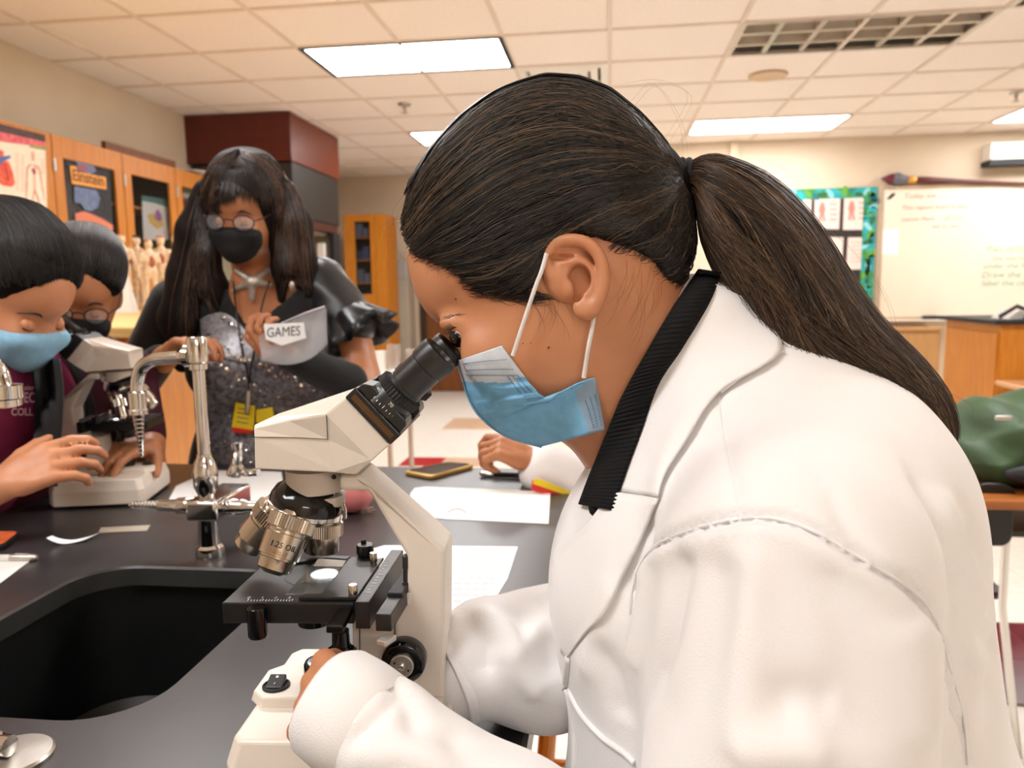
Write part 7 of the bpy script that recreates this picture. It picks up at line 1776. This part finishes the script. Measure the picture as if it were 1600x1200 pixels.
# ================================================================ ANATOMY FIGURES, CARD, STOOLS, CART
ZC = 1.2052
fs = SDF(.012); H = .385
fs.ell(A(0, 0, .355), (.020, .024, .027)).cone(A(0, 0, .335), A(0, 0, .315), .010, .012).ell(A(0, 0, .275), (.040, .026, .05)).ell(A(0, 0, .215), (.034, .024, .035))
for sg in (-1, 1): fs.cone(A(.042*sg, 0, .30), A(.058*sg, .0, .235), .012, .010).cone(A(.058*sg, 0, .235), A(.062*sg, -.012, .170), .009, .007).cone(A(.018*sg, 0, .205), A(.024*sg, 0, .115), .019, .012).cone(A(.024*sg, 0, .115), A(.026*sg, 0, .022), .012, .008).cone(A(.026*sg, 0, .022), A(.028*sg, -.025, .018), .009, .007)
Vf, Ff = fs.mesh(.0055)
M_bone = mat('figure_bone', 'ecd3b0', .5, col2='c99a78', scale=40, contrast=(.45, .75)); M_muscle = mat('figure_muscle', 'a8503a', .5, col2='c98a68', scale=30)
fl_ = ['leftmost pale anatomy figure beside the white card', 'pale anatomy figure with dark cap, second from the left', 'shorter slim anatomy figure in the middle of the row', 'broad pale anatomy figure, second from the right', 'rightmost anatomy figure nearest the person in sequins']
for k, px in enumerate((196, 219, 238, 257, 282)):
    b0 = oy(px, 471, 4.05+.3*(k % 2)); b0[2] = ZC; ang = (.6, -.3, .9, .1, -.7)[k]; sc = (1., 1.03, .92, 1.02, .98)[k]*1.12; ca, sa = math.cos(ang), math.sin(ang)
    Mz = np.array([[ca, -sa, 0], [sa, ca, 0], [0, 0, 1]])
    t = thing('anatomy_figure', fl_[k], 'figurine', b0, 'anatomy figures on the counter')
    mk('figure_body', Geo().add((Vf*sc)@Mz.T+b0+A(0, 0, .0), Ff.tolist()), M_bone, t, angle=180, recalc=False)
    mk('base', Geo().lathe(b0, (0, 0, 1), [(0, .05), (.012, .05), (.014, .047), (.014, .001)], 20), M_maple, t)
    mk('skull_cap', Geo().ball(b0+Mz@A(0, .004, .372*sc), (.020*sc, .022*sc, .012)), M_muscle if k != 1 else M_blackm, t, angle=180)
    mk('muscle_patch', Geo().ball(b0+Mz@A(0, -.018*sc, .262*sc), (.026*sc, .012, .034*sc)), M_muscle, t, angle=180)
b0 = oy(193, 480, 3.6); b0[2] = ZC; kx = np.linalg.norm(b0[:2])/FPX*1.05
t = thing('card_stand', 'folded white card standing on the counter behind the far student', 'card', b0)
for sg in (-1, 1): mk('card_panel', Geo().add([b0+A(-16*kx, .03*sg, 0), b0+A(16*kx, .03*sg, 0), b0+A(5*kx, .004*sg, 62*kx), b0+A(-10*kx, .004*sg, 62*kx), b0+A(-16*kx, .03*sg+.002, 0), b0+A(16*kx, .03*sg+.002, 0), b0+A(5*kx, .004*sg+.002, 62*kx), b0+A(-10*kx, .004*sg+.002, 62*kx)], [(0, 1, 2, 3), (7, 6, 5, 4), (0, 4, 5, 1), (1, 5, 6, 2), (2, 6, 7, 3), (3, 7, 4, 0)]), M_paper, t, smooth=False)
def stool(lab, x, y, z, m, r=.16):
    t = thing('lab_stool', lab, 'stool', (x, y, 0), 'wooden lab stools')
    mk('seat', Geo().lathe((x, y, z-.03), (0, 0, 1), [(0, r*.95), (.004, r), (.026, r), (.03, r*.94), (.027, r*.5), (.026, .002)], 32), m, t)
    for i in range(4):
        a = R(45+90*i); c_, s_ = math.cos(a), math.sin(a)
        mk('leg', Geo().tube([(x+c_*r*.7, y+s_*r*.7, z-.03), (x+c_*r*1.15, y+s_*r*1.15, .003)], [.016, .014], 10), m, t)
        a2 = a+R(90); k = 1.0
        mk('rung', Geo().tube([(x+c_*r*k, y+s_*r*k, .25), (x+math.cos(a2)*r*k, y+math.sin(a2)*r*k, .25)], .009, 8), m, t)
q = wd(c3(285, 640, 2.12)); stool('honey wood stool behind the bench between the students and the person in sequins', q[0], q[1], .74, M_oak)
q = wd(A(.21, .64, -.6)); stool('honey wood stool the person in the white coat sits on', q[0], q[1], .60, M_oak, .17)
q = wd(c3(814, 1160, 1.45)); stool('honey wood stool at the far right corner of the bench', q[0]+.14, q[1]+.12, .64, M_oak, .16)
# cart with glassware
q = oz(590, 592, .91)
t = thing('utility_cart', 'small white utility cart beyond the bench with glassware on top', 'cart', (q[0]-.18, q[1]+.2, 0))
mk('cart_shelf', Geo().box((q[0]-.4, q[1], .89), (q[0]+.2, q[1]+.4, .91)), M_white, t, smooth=False, bevel=.005); mk('cart_shelf', Geo().box((q[0]-.4, q[1], .3), (q[0]+.06, q[1]+.4, .32)), M_white, t, smooth=False, bevel=.005)
for i in (0, 1):
    for j in (0, 1): mk('cart_post', Geo().cyl((q[0]-.38+.42*i, q[1]+.02+.36*j, .002), (q[0]-.38+.42*i, q[1]+.02+.36*j, .9), .012, n=8), M_alu, t)
M_cl = mat('clear_glass', 'eef2f2', .03, trans=.9, alpha=.5)
for px, r, h_, lb in ((590, .03, .11, 'white plastic cup on the utility cart'), (612, .03, .14, 'clear glass beaker on the utility cart, left'), (641, .028, .12, 'clear glass beaker on the utility cart, right')):
    p = oz(px, 588, .91); mk('beaker' if 'glass' in lb else 'cup', Geo().lathe((p[0], p[1]+.05, .9105), (0, 0, 1), [(0, r*.9), (.003, r), (h_*.9, r), (h_, r*1.1), (h_*.9, r*.93), (.006, r*.9), (.005, .001)], 24), M_white if 'cup' in lb else M_cl, tag=(lb, 'cup' if 'cup' in lb else 'beaker'))
